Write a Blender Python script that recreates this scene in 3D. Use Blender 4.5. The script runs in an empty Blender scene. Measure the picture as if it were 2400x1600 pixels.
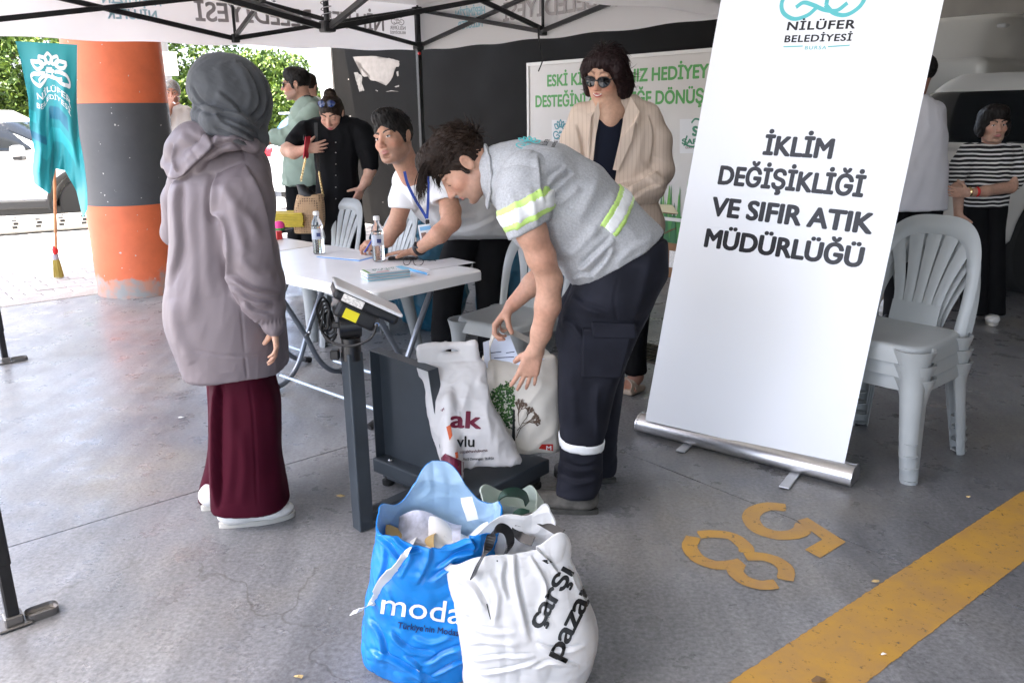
import bpy, bmesh, math, random
import numpy as np
from mathutils import Vector, Matrix, Euler, Quaternion
random.seed(7)
SC = bpy.context.scene
COL = SC.collection
R_ = math.radians

# ------------------------------------------------------------------ camera
CF, CP, CR, CH = 1920.0, 0.272, -0.015, 1.45      # focal (px of 2400), pitch down, roll, height
_F = np.array([0, math.cos(CP), -math.sin(CP)]); _U = np.array([0, math.sin(CP), math.cos(CP)]); _R = np.array([1., 0, 0])
_R, _U = _R * math.cos(CR) + _U * math.sin(CR), _U * math.cos(CR) - _R * math.sin(CR)
cam_d = bpy.data.cameras.new('camera'); cam = bpy.data.objects.new('camera', cam_d); COL.objects.link(cam)
cam_d.sensor_width = 36; cam_d.lens = CF / 2400 * 36; cam_d.clip_start = .05; cam_d.clip_end = 600
mw = Matrix.Identity(4)
for i in range(3):
    mw[i][0] = _R[i]; mw[i][1] = _U[i]; mw[i][2] = -_F[i]
mw[2][3] = CH
cam.matrix_world = mw; SC.camera = cam
# ------------------------------------------------------------------ sky and sun
SUN_EL, SUN_AZ = R_(64), R_(-105)          # azimuth measured from +Y towards +X
w = bpy.data.worlds.new('World'); SC.world = w; w.use_nodes = True
nt = w.node_tree; nt.nodes.clear()
sky = nt.nodes.new('ShaderNodeTexSky'); sky.sky_type = 'NISHITA'; sky.sun_disc = False
sky.sun_elevation = SUN_EL; sky.sun_rotation = SUN_AZ; sky.dust_density = 4.0; sky.air_density = .7; sky.ozone_density = .4
bg = nt.nodes.new('ShaderNodeBackground'); bg.inputs[1].default_value = 0.15
wo = nt.nodes.new('ShaderNodeOutputWorld')
nt.links.new(sky.outputs[0], bg.inputs[0]); nt.links.new(bg.outputs[0], wo.inputs[0])
sl = bpy.data.lights.new('sun', 'SUN'); sl.energy = 4.5; sl.angle = R_(.6); sl.color = (1, .95, .87)
so = bpy.data.objects.new('sun', sl); COL.objects.link(so)
sdir = Vector((math.sin(SUN_AZ) * math.cos(SUN_EL), math.cos(SUN_AZ) * math.cos(SUN_EL), math.sin(SUN_EL)))
so.rotation_euler = (-sdir).to_track_quat('-Z', 'Y').to_euler(); so.location = sdir * 30
SC.view_settings.view_transform = 'Standard'; SC.view_settings.look = 'None'
SC.view_settings.exposure = 3.12; SC.view_settings.gamma = 1.0
SC.cycles.max_bounces = 8; SC.cycles.diffuse_bounces = 5; SC.cycles.transparent_max_bounces = 12
SC.cycles.caustics_reflective = False; SC.cycles.caustics_refractive = False

# ------------------------------------------------------------------ pixel helpers (direction from the picture, distance from what it touches)
def ray(x, y): return _F + _R * (x - 1200) / CF - _U * (y - 800) / CF
def gz(x, y, Z=0.):
    d = ray(x, y); t = (Z - CH) / d[2]; return np.array([0, 0, CH]) + d * t
def gy(x, y, Y):
    d = ray(x, y); t = Y / d[1]; return np.array([0, 0, CH]) + d * t
def A(*v): return np.array(v, float)
def nrm(v):
    v = np.array(v, float); return v / (np.linalg.norm(v) + 1e-12)

# ------------------------------------------------------------------ materials
MATS = {}
def hexc(h):
    h = h.lstrip('#'); c = [int(h[i:i + 2], 16) / 255 for i in (0, 2, 4)]
    return tuple(x / 12.92 if x <= .04045 else ((x + .055) / 1.055) ** 2.4 for x in c)
def M(name, col=(.5, .5, .5), rough=.6, metal=0., spec=.5, var=.0, vs=6., bump=0., bs=80., bdist=.002, sub=0., subc=None,
      coat=0., trans=0., ior=1.45, attr=None, sheen=0., stretch=(1, 1, 1), alpha=1., detail=5, rvar=0.):
    if name in MATS: return MATS[name]
    m = bpy.data.materials.new(name); m.use_nodes = True; n = m.node_tree; L = n.links
    b = n.nodes['Principled BSDF']
    b.inputs['Base Color'].default_value = (*col, 1); b.inputs['Roughness'].default_value = rough
    b.inputs['Metallic'].default_value = metal; b.inputs['Specular IOR Level'].default_value = spec
    b.inputs['IOR'].default_value = ior; b.inputs['Coat Weight'].default_value = coat; b.inputs['Coat Roughness'].default_value = .08
    b.inputs['Transmission Weight'].default_value = trans; b.inputs['Sheen Weight'].default_value = sheen
    b.inputs['Alpha'].default_value = alpha
    if sub: 
        b.inputs['Subsurface Weight'].default_value = sub; b.inputs['Subsurface Radius'].default_value = (1, .35, .2); b.inputs['Subsurface Scale'].default_value = .008
    tc = n.nodes.new('ShaderNodeTexCoord'); mp = n.nodes.new('ShaderNodeMapping'); mp.inputs['Scale'].default_value = stretch
    L.new(tc.outputs['Object'], mp.inputs[0])
    src = None
    if attr:
        a = n.nodes.new('ShaderNodeVertexColor'); a.layer_name = attr; src = a.outputs[0]
    if var:
        nz = n.nodes.new('ShaderNodeTexNoise'); nz.inputs['Scale'].default_value = vs; nz.inputs['Detail'].default_value = detail
        L.new(mp.outputs[0], nz.inputs[0])
        mr = n.nodes.new('ShaderNodeMapRange'); mr.inputs[1].default_value = .3; mr.inputs[2].default_value = .7
        mr.inputs[3].default_value = 1 - var; mr.inputs[4].default_value = 1 + var; L.new(nz.outputs[0], mr.inputs[0])
        mx = n.nodes.new('ShaderNodeVectorMath'); mx.operation = 'MULTIPLY'
        if src: L.new(src, mx.inputs[0])
        else: mx.inputs[0].default_value = col
        L.new(mr.outputs[0], mx.inputs[1]); src = mx.outputs[0]
        if rvar:
            m2 = n.nodes.new('ShaderNodeMapRange'); m2.inputs[1].default_value = .3; m2.inputs[2].default_value = .7
            m2.inputs[3].default_value = rough - rvar; m2.inputs[4].default_value = rough + rvar
            L.new(nz.outputs[0], m2.inputs[0]); L.new(m2.outputs[0], b.inputs['Roughness'])
    if src: L.new(src, b.inputs['Base Color'])
    if bump:
        nb = n.nodes.new('ShaderNodeTexNoise'); nb.inputs['Scale'].default_value = bs; nb.inputs['Detail'].default_value = 4
        L.new(mp.outputs[0], nb.inputs[0])
        bu = n.nodes.new('ShaderNodeBump'); bu.inputs['Strength'].default_value = bump; bu.inputs['Distance'].default_value = bdist
        L.new(nb.outputs[0], bu.inputs['Height']); L.new(bu.outputs[0], b.inputs['Normal'])
    MATS[name] = m; return m

# ------------------------------------------------------------------ object helpers
def tag(o, label=None, cat=None, group=None, kind=None):
    if label: o['label'] = label
    if cat: o['category'] = cat
    if group: o['group'] = group
    if kind: o['kind'] = kind
    return o
def link(name, me, mat=None, parent=None):
    o = bpy.data.objects.new(name, me); COL.objects.link(o)
    if mat is not None:
        for mm in (mat if isinstance(mat, (list, tuple)) else [mat]): me.materials.append(mm)
    if parent is not None:
        o.parent = parent
        o.matrix_parent_inverse = parent.matrix_world.inverted() if parent.type != 'EMPTY' or True else None
    return o
def empty(name, loc=(0, 0, 0), rz=0.):
    o = bpy.data.objects.new(name, None); COL.objects.link(o); o.empty_display_size = .1
    o.location = Vector(loc); o.rotation_euler = (0, 0, rz)
    o.matrix_world = Matrix.Translation(Vector(loc)) @ Matrix.Rotation(rz, 4, 'Z')
    return o
def meshdata(name, V, F, smooth=True):
    me = bpy.data.meshes.new(name)
    me.from_pydata([tuple(map(float, v)) for v in V], [], [tuple(map(int, f)) for f in F])
    if smooth and len(me.polygons): me.polygons.foreach_set('use_smooth', np.ones(len(me.polygons), bool))
    me.update(); return me
def quadmesh(name, V, F, smooth=True):          # numpy arrays, quads
    me = bpy.data.meshes.new(name); V = np.asarray(V, np.float32); F = np.asarray(F, np.int32); k = F.shape[1]
    me.vertices.add(len(V)); me.vertices.foreach_set('co', V.ravel())
    me.loops.add(F.size); me.loops.foreach_set('vertex_index', F.ravel())
    me.polygons.add(len(F)); me.polygons.foreach_set('loop_start', np.arange(0, F.size, k, dtype=np.int32))
    if smooth: me.polygons.foreach_set('use_smooth', np.ones(len(F), bool))
    me.update(calc_edges=True); me.validate(); return me

class MB:
    """collects simple solids into one mesh"""
    def __init__(s): s.bm = bmesh.new()
    def box(s, c, size, rot=None, bev=0., seg=2, taper=None):
        g = bmesh.ops.create_cube(s.bm, size=1.); vs = g['verts']
        for v in vs:
            t = 1.
            if taper and v.co.z > 0: v.co.x *= taper[0]; v.co.y *= taper[1]
            v.co = Vector((v.co.x * size[0], v.co.y * size[1], v.co.z * size[2]))
        if bev:
            ed = list({e for v in vs for e in v.link_edges})
            r = bmesh.ops.bevel(s.bm, geom=ed, offset=bev, segments=seg, affect='EDGES', profile=.5)
            vs = list({v for f in r['faces'] for v in f.verts} | {v for v in vs if v.is_valid})
        m = Matrix.Translation(Vector(c))
        if rot is not None: m = m @ (rot if isinstance(rot, Matrix) else Euler(rot).to_matrix()).to_4x4()
        bmesh.ops.transform(s.bm, matrix=m, verts=vs); return s
    def tube(s, pts, r, n=10, cap=True, flat=1., up=None, closed=False):
        P = [Vector(p) for p in pts]; N = len(P); rr = r if isinstance(r, (list, tuple, np.ndarray)) else [r] * N
        rings = []; ref = Vector(up) if up is not None else None
        prev = None
        for i, p in enumerate(P):
            if closed: t = (P[(i + 1) % N] - P[i - 1])
            else: t = (P[min(i + 1, N - 1)] - P[max(i - 1, 0)])
            t.normalize()
            if ref is not None: a = ref - t * ref.dot(t)
            elif prev is None: a = t.orthogonal()
            else: a = prev - t * prev.dot(t)
            a.normalize(); prev = a; b = t.cross(a)
            rings.append([s.bm.verts.new(p + (a * math.cos(q) * flat + b * math.sin(q)) * rr[i]) for q in [2 * math.pi * j / n for j in range(n)]])
        for i in range(N if closed else N - 1):
            a, b = rings[i], rings[(i + 1) % N]
            for j in range(n):
                try: s.bm.faces.new((a[j], a[(j + 1) % n], b[(j + 1) % n], b[j]))
                except ValueError: pass
        if cap and not closed:
            s.bm.faces.new(rings[0][::-1]); s.bm.faces.new(rings[-1])
        return s
    def ribbon(s, pts, side, w, th=.0015):      # flat strap following pts; side: width direction(s)
        P = [Vector(p) for p in pts]; N = len(P); rings = []
        for i, p in enumerate(P):
            t = (P[min(i + 1, N - 1)] - P[max(i - 1, 0)]).normalized()
            sd = Vector(side[i] if isinstance(side, list) else side); sd = (sd - t * sd.dot(t)).normalized(); nn = t.cross(sd)
            ww = w[i] if isinstance(w, (list, tuple)) else w
            rings.append([s.bm.verts.new(p + sd * (ww / 2) * a + nn * (th / 2) * b) for a, b in ((-1, -1), (1, -1), (1, 1), (-1, 1))])
        for i in range(N - 1):
            for j in range(4): s.bm.faces.new((rings[i][j], rings[i][(j + 1) % 4], rings[i + 1][(j + 1) % 4], rings[i + 1][j]))
        s.bm.faces.new(rings[0][::-1]); s.bm.faces.new(rings[-1]); return s
    def lathe(s, prof, c=(0, 0, 0), n=20, mat=None):
        m = mat if mat is not None else Matrix.Translation(Vector(c)); rings = []
        for (r, z) in prof:
            rings.append([s.bm.verts.new(m @ Vector((r * math.cos(2 * math.pi * j / n), r * math.sin(2 * math.pi * j / n), z))) for j in range(n)])
        for a, b in zip(rings, rings[1:]):
            for j in range(n): s.bm.faces.new((a[j], a[(j + 1) % n], b[(j + 1) % n], b[j]))
        if prof[0][0] > 1e-6: s.bm.faces.new(rings[0][::-1])
        if prof[-1][0] > 1e-6: s.bm.faces.new(rings[-1])
        return s
    def prism(s, poly, y0, y1, m=None):         # poly in (x,z), extruded along y
        m = m or Matrix.Identity(4)
        a = [s.bm.verts.new(m @ Vector((x, y0, z))) for x, z in poly]; b = [s.bm.verts.new(m @ Vector((x, y1, z))) for x, z in poly]; n = len(poly)
        s.bm.faces.new(a); s.bm.faces.new(b[::-1])
        for j in range(n): s.bm.faces.new((a[j], b[j], b[(j + 1) % n], a[(j + 1) % n]))
        return s
    def poly(s, pts):
        s.bm.faces.new([s.bm.verts.new(Vector(p)) for p in pts]); return s
    def build(s, name, mat=None, parent=None, smooth=False, sharp=35, normals=True):
        if normals: bmesh.ops.recalc_face_normals(s.bm, faces=s.bm.faces)
        me = bpy.data.meshes.new(name); s.bm.to_mesh(me); s.bm.free()
        if smooth:
            me.polygons.foreach_set('use_smooth', np.ones(len(me.polygons), bool))
            me.set_sharp_from_angle(angle=R_(sharp))
        me.update(); return link(name, me, mat, parent)

def spline(pts, n=8, closed=False):              # catmull-rom
    P = [np.array(p, float) for p in pts]; N = len(P); out = []
    for i in range(N if closed else N - 1):
        p0, p1, p2, p3 = (P[(i - 1) % N] if (closed or i > 0) else 2 * P[0] - P[1]), P[i], P[(i + 1) % N], (P[(i + 2) % N] if (closed or i + 2 < N) else 2 * P[-1] - P[-2])
        for j in range(n):
            t = j / n
            out.append(.5 * ((2 * p1) + (-p0 + p2) * t + (2 * p0 - 5 * p1 + 4 * p2 - p3) * t * t + (-p0 + 3 * p1 - 3 * p2 + p3) * t ** 3))
    if not closed: out.append(P[-1])
    return out

# ------------------------------------------------------------------ noise
def _hash(i, j, k, seed):
    h = (i * 374761393 + j * 668265263 + k * 2147483647 + seed * 1274126177) & 0xffffffff
    h = ((h ^ (h >> 13)) * 1274126177) & 0xffffffff
    return ((h ^ (h >> 16)) & 0xffffff) / float(0xffffff)
def vnoise(P, seed=0):
    P = np.asarray(P, float); I = np.floor(P).astype(np.int64); f = P - I; u = f * f * f * (f * (f * 6 - 15) + 10)
    r = 0.
    for dx in (0, 1):
        wx = u[..., 0] if dx else 1 - u[..., 0]
        for dy in (0, 1):
            wy = u[..., 1] if dy else 1 - u[..., 1]
            for dz in (0, 1):
                wz = u[..., 2] if dz else 1 - u[..., 2]
                r = r + wx * wy * wz * _hash(I[..., 0] + dx, I[..., 1] + dy, I[..., 2] + dz, seed)
    return r
def fbm(P, oct=4, seed=0):
    P = np.asarray(P, float); r = 0.; a = .5; t = 0.
    for o in range(oct):
        r = r + a * vnoise(P * 2 ** o, seed + o); t += a; a *= .5
    return r / t
def folds(P, axis, freq=14., stretch=5., seed=0, sharp=1.5):   # cloth folds running along axis, -1..1
    ax = nrm(axis); t = P @ ax; Q = P - t[:, None] * ax + (t / stretch)[:, None] * ax
    Q = Q + .04 * (np.stack([vnoise(P * 7, seed + 11), vnoise(P * 7, seed + 12), vnoise(P * 7, seed + 13)], -1) - .5)
    n = vnoise(Q * freq, seed) * .65 + vnoise(Q * freq * 2.1, seed + 5) * .35
    r = 1 - np.abs(2 * n - 1)
    return (r ** sharp) * 1.6 - .6
def crumple(P, freq=9., seed=0, oct=3):          # creased plastic: ridges along cell-like facets
    r = 0.; a = 1.; t = 0.
    for o in range(oct):
        n = vnoise(P * freq * 2 ** o + 3.7 * o, seed + o); r = r + a * (1 - np.abs(2 * n - 1)) ** 2; t += a; a *= .5
    return r / t

# ------------------------------------------------------------------ signed-distance modelling
def frame(z, x=None):
    z = nrm(z)
    if x is None: x = A(1, 0, 0) if abs(z[0]) < .9 else A(0, 1, 0)
    x = np.array(x, float); x = nrm(x - z * (x @ z)); y = np.cross(z, x)
    return np.stack([x, y, z], 1)                # columns
class SDF:
    def __init__(s, h=.008): s.p = []; s.h = h; s.cuts = []
    def rc(s, a, b, ra, rb=None, k=.02, flat=None, sub=False):      # tapered capsule; flat=(dir, factor)
        s.p.append(('rc', A(*a), A(*b), ra, ra if rb is None else rb, flat, k, sub)); return s
    def chain(s, pts, rad, k=.02, flat=None):
        for i in range(len(pts) - 1): s.rc(pts[i], pts[i + 1], rad[i], rad[i + 1], k, flat)
        return s
    def el(s, c, r, rot=None, k=.02, sub=False):
        s.p.append(('el', A(*c), A(*r), np.eye(3) if rot is None else np.array(rot, float), k, sub)); return s
    def bx(s, c, hsz, rot=None, rd=.01, k=.02, sub=False):
        s.p.append(('bx', A(*c), A(*hsz), np.eye(3) if rot is None else np.array(rot, float), rd, k, sub)); return s
    def loft(s, o, fr, st, k=.02, n=2., sub=False, smooth=True):    # st: (t, cx, cy, rx, ry)
        st = np.array(st, float)
        if smooth and len(st) > 2: st = np.array(spline(st, 8))
        s.p.append(('lo', A(*o), np.array(fr, float), st, n, k, sub)); return s
    def cut(s, p, n): s.cuts.append((A(*p), nrm(n))); return s
    def bounds(s):
        lo = np.full(3, 1e9); hi = -lo
        for q in s.p:
            if q[-1]: continue
            l, h = s.bb(q, 0); lo = np.minimum(lo, l); hi = np.maximum(hi, h)
        return lo - 3 * s.h, hi + 3 * s.h
    def bb(s, q, m):
        if q[0] == 'rc':
            r = max(q[3], q[4]) * (max(1., q[5][1]) if q[5] else 1.); return np.minimum(q[1], q[2]) - r - m, np.maximum(q[1], q[2]) + r + m
        if q[0] == 'el': e = np.abs(q[3]) @ q[2]; return q[1] - e - m, q[1] + e + m
        if q[0] == 'bx': e = np.abs(q[3]) @ q[2] + q[4]; return q[1] - e - m, q[1] + e + m
        st = q[3]; pts = []
        for t, cx, cy, rx, ry in st:
            for a in (-1, 1):
                for b in (-1, 1): pts.append(q[1] + q[2] @ A(cx + a * rx, cy + b * ry, t))
        pts = np.array(pts); return pts.min(0) - m, pts.max(0) + m
    def ev(s, q, P):
        if q[0] == 'rc':
            a, b, ra, rb, fl = q[1:6]; d = b - a; L2 = d @ d + 1e-12
            v = P - a; t = np.clip(v @ d / L2, 0, 1); w_ = v - t[..., None] * d
            if fl:
                fd = nrm(fl[0]); c = w_ @ fd; w_ = w_ + (c * (1 / fl[1] - 1))[..., None] * fd
            return np.sqrt((w_ * w_).sum(-1)) - (ra + (rb - ra) * t)
        if q[0] == 'el':
            v = (P - q[1]) @ q[3]; r = q[2]; k0 = np.sqrt(((v / r) ** 2).sum(-1)); k1 = np.sqrt(((v / (r * r)) ** 2).sum(-1)) + 1e-9
            return k0 * (k0 - 1) / k1
        if q[0] == 'bx':
            v = np.abs((P - q[1]) @ q[3]) - q[2]; return np.sqrt((np.maximum(v, 0) ** 2).sum(-1)) + np.minimum(v.max(-1), 0) - q[4]
        v = (P - q[1]) @ q[2]; st = q[3]; t = v[..., 2]; tt = np.clip(t, st[0, 0], st[-1, 0])
        g = [np.interp(tt, st[:, 0], st[:, i]) for i in (1, 2, 3, 4)]; n = q[4]
        x = np.abs((v[..., 0] - g[0]) / g[2]); y = np.abs((v[..., 1] - g[1]) / g[3])
        qq = np.sqrt(x * x + y * y) if n == 2 else (x ** n + y ** n) ** (1 / n)
        d = (qq - 1) * np.minimum(g[2], g[3])
        return np.maximum(d, np.maximum(st[0, 0] - t, t - st[-1, 0]))
    def mesh(s, sm=1, disp=None, col=None):
        h = s.h; lo, hi = s.bounds(); n = np.ceil((hi - lo) / h).astype(int) + 1
        F = np.full(n, .5, np.float32)
        for q in s.p:
            k = q[-2]; sub = q[-1]; l, u = s.bb(q, k + 3 * h)
            i0 = np.maximum(((l - lo) / h).astype(int), 0); i1 = np.minimum(((u - lo) / h).astype(int) + 2, n)
            if (i1 <= i0).any(): continue
            ax = [lo[d] + h * np.arange(i0[d], i1[d]) for d in range(3)]
            P = np.stack(np.meshgrid(*ax, indexing='ij'), -1)
            d = s.ev(q, P).astype(np.float32); S = (slice(i0[0], i1[0]), slice(i0[1], i1[1]), slice(i0[2], i1[2])); f = F[S]
            if sub:
                a, b = f, -d; m = np.maximum(k - np.abs(a - b), 0) / k; F[S] = np.maximum(a, b) + m * m * k * .25
            else:
                m = np.maximum(k - np.abs(f - d), 0) / k; F[S] = np.minimum(f, d) - m * m * k * .25
        for p, nn in s.cuts:
            g = [lo[d] + h * np.arange(n[d]) for d in range(3)]
            D = ((g[0] - p[0]) * nn[0])[:, None, None] + ((g[1] - p[1]) * nn[1])[None, :, None] + ((g[2] - p[2]) * nn[2])[None, None, :]
            F = np.maximum(F, D.astype(np.float32))
        V, Q = surfnet(F, lo, h)
        for _ in range(sm): V = lap(V, Q)
        if disp is not None: V = V + vnormals(V, Q) * disp(V)[:, None]
        return V, Q
def surfnet(F, lo, h):
    S = F < 0; c = np.zeros(tuple(np.array(F.shape) - 1), np.uint8)
    sl = lambda d, n: slice(d, n - 1 + d)
    nx, ny, nz = F.shape; C8 = [(a, b, e) for a in (0, 1) for b in (0, 1) for e in (0, 1)]
    for a, b, e in C8: c += S[sl(a, nx), sl(b, ny), sl(e, nz)]
    act = (c > 0) & (c < 8); idx = np.argwhere(act); mp = np.full(act.shape, -1, np.int32); mp[act] = np.arange(len(idx))
    val = {k: F[idx[:, 0] + k[0], idx[:, 1] + k[1], idx[:, 2] + k[2]] for k in C8}
    acc = np.zeros((len(idx), 3)); cnt = np.zeros(len(idx))
    for k in C8:
        for d in range(3):
            if k[d]: continue
            k2 = list(k); k2[d] = 1; k2 = tuple(k2); a, b = val[k], val[k2]; m = (a < 0) != (b < 0)
            t = np.where(m, a / np.where(m, a - b, 1), 0); p = np.array(k, float)[None].repeat(len(idx), 0); p[:, d] += t
            acc += p * m[:, None]; cnt += m
    V = lo + (idx + acc / np.maximum(cnt, 1)[:, None]) * h
    Q = []
    for d in range(3):
        a, b = [(1, 2), (2, 0), (0, 1)][d]
        s0 = [slice(None)] * 3; s1 = [slice(None)] * 3; s0[d] = slice(0, -1); s1[d] = slice(1, None)
        A0, A1 = S[tuple(s0)], S[tuple(s1)]; e = np.argwhere(A0 != A1)
        e = e[(e[:, a] > 0) & (e[:, b] > 0) & (e[:, a] < F.shape[a] - 1) & (e[:, b] < F.shape[b] - 1)]
        fl = A0[e[:, 0], e[:, 1], e[:, 2]]
        q = []
        for da, db in ((1, 1), (0, 1), (0, 0), (1, 0)):
            f = e.copy(); f[:, a] -= da; f[:, b] -= db; q.append(mp[f[:, 0], f[:, 1], f[:, 2]])
        q = np.stack(q, 1); q[~fl] = q[~fl][:, ::-1]; Q.append(q)
    Q = np.concatenate(Q); Q = Q[(Q >= 0).all(1)]
    return V, Q
def lap(V, Q, w_=.5):
    acc = np.zeros_like(V); cnt = np.zeros(len(V))
    for i in range(4):
        a, b = Q[:, i], Q[:, (i + 1) % 4]
        np.add.at(acc, a, V[b]); np.add.at(cnt, a, 1); np.add.at(acc, b, V[a]); np.add.at(cnt, b, 1)
    return V * (1 - w_) + w_ * acc / np.maximum(cnt, 1)[:, None]
def vnormals(V, Q):
    n = np.cross(V[Q[:, 2]] - V[Q[:, 0]], V[Q[:, 3]] - V[Q[:, 1]]); N = np.zeros_like(V)
    for i in range(4): np.add.at(N, Q[:, i], n)
    return N / (np.linalg.norm(N, axis=1, keepdims=True) + 1e-12)
def sobj(name, sd, mat, parent, sm=1, disp=None, col=None):
    parts = sd if isinstance(sd, list) else [sd]; VV = []; QQ = []; o = 0
    for p in parts:
        V, Q = p.mesh(sm, disp); VV.append(V); QQ.append(Q + o); o += len(V)
    V = np.concatenate(VV); Q = np.concatenate(QQ)
    me = quadmesh(name, V, Q)
    if col is not None:
        c = col(V); at = me.color_attributes.new('Col', 'FLOAT_COLOR', 'POINT')
        at.data.foreach_set('color', np.concatenate([c, np.ones((len(c), 1))], 1).astype(np.float32).ravel())
    return link(name, me, mat, parent)

# ------------------------------------------------------------------ lettering
def letters(s, size=1., bold=0., shear=0., spacing=1., align='CENTER', xs=1., res=4):
    cu = bpy.data.curves.new('lettering', 'FONT'); cu.body = s; cu.size = size; cu.offset = bold * size; cu.shear = shear
    cu.space_character = spacing; cu.align_x = align; cu.resolution_u = res; cu.fill_mode = 'FRONT'
    o = bpy.data.objects.new('lettering', cu); COL.objects.link(o)
    dg = bpy.context.evaluated_depsgraph_get(); me = bpy.data.meshes.new_from_object(o.evaluated_get(dg))
    bpy.data.objects.remove(o); bpy.data.curves.remove(cu)
    if xs != 1: me.transform(Matrix.Diagonal((xs, 1, 1, 1)))
    me.materials.clear(); return me
def lettering(name, s, m4, mat, parent=None, **kw):
    me = letters(s, **kw); me.transform(m4); return link(name, me, mat, parent)
def strokes(name, lines, width, m4, mat, parent=None, closed=()):   # flat 2-D strokes in the xy plane of m4
    bm = bmesh.new()
    for li, pts in enumerate(lines):
        P = [Vector((p[0], p[1], 0)) for p in pts]; N = len(P); L = []; cl = (P[0] - P[-1]).length < 1e-6
        for i, p in enumerate(P):
            if cl: t = P[(i + 1) % (N - 1)] - P[(i - 1) % (N - 1)]
            else: t = P[min(i + 1, N - 1)] - P[max(i - 1, 0)]
            t.normalize(); n = Vector((-t.y, t.x, 0)) * width / 2
            L.append((bm.verts.new(m4 @ (p + n + Vector((0, 0, li * 2e-5)))), bm.verts.new(m4 @ (p - n + Vector((0, 0, li * 2e-5))))))
        for a, b in zip(L, L[1:]): bm.faces.new((a[0], b[0], b[1], a[1]))
    me = bpy.data.meshes.new(name); bm.to_mesh(me); bm.free(); return link(name, me, mat, parent)
def mat4(o, x, y, z=None):
    x = Vector(x); y = Vector(y); z = Vector(z) if z is not None else x.cross(y).normalized()
    m = Matrix.Identity(4)
    for i in range(3): m[i][0] = x[i]; m[i][1] = y[i]; m[i][2] = z[i]; m[i][3] = o[i]
    return m
def lotus():                                     # water-lily emblem, about 2 wide, 1.8 high
    L = []
    def petal(cx, cy, ang, ln, wd):
        p = []
        for i in range(13):
            t = i / 12; u = 1 - abs(2 * t - 1); s = (1 if t > .5 else -1)
            w_ = wd * math.sin(math.pi * min(u, 1) ** .8) ** .9
            x, y = s * w_ * .5, u * ln; p.append((cx + x * math.cos(ang) + y * math.sin(ang), cy - x * math.sin(ang) + y * math.cos(ang)))
        L.append(spline(p, 3))
    for a, ln, wd in ((0, .95, .38), (.45, .88, .36), (-.45, .88, .36), (.95, .92, .42), (-.95, .92, .42)): petal(.38 * math.sin(a), .05 + .28 * math.cos(a), a, ln - .25, wd)
    L.append(spline([(-.1, -.55), (-.3, -.72), (-.62, -.78), (-.92, -.6), (-1.0, -.32), (-.82, -.12), (-.5, -.12), (-.25, -.3)], 6))
    L.append(spline([(.1, -.5), (.35, -.72), (.66, -.78), (.93, -.6), (1.0, -.32), (.82, -.12), (.5, -.12), (.25, -.25)], 6))
    L.append(spline([(-.62, -.5), (-.45, -.4), (-.2, -.48), (.1, -.62), (.4, -.66), (.62, -.5)], 6))
    L.append([(-.12, -.3), (-.12, -.05), (.12, -.05), (.12, -.5)]); L.append([(-.2, -.18), (.22, -.18)])
    return L
LOTUS = lotus()
# ================================================================== SETTING
E1 = A(math.cos(R_(40)), math.sin(R_(40)), 0); E2 = A(math.cos(R_(-50)), math.sin(R_(-50)), 0); EZ = A(0, 0, 1)
def st(s, t, z=0.): return s * E1 + t * E2 + z * EZ
def hit_s(x, y, s):                              # where a pixel's ray meets the wall plane  P.E1 = s
    d = ray(x, y); o = A(0, 0, CH); k = (s - o @ E1) / (d @ E1); return o + d * k
MST = mat4((0, 0, 0), E1, E2)                    # building axes -> world  (x along E1, y along E2)

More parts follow.
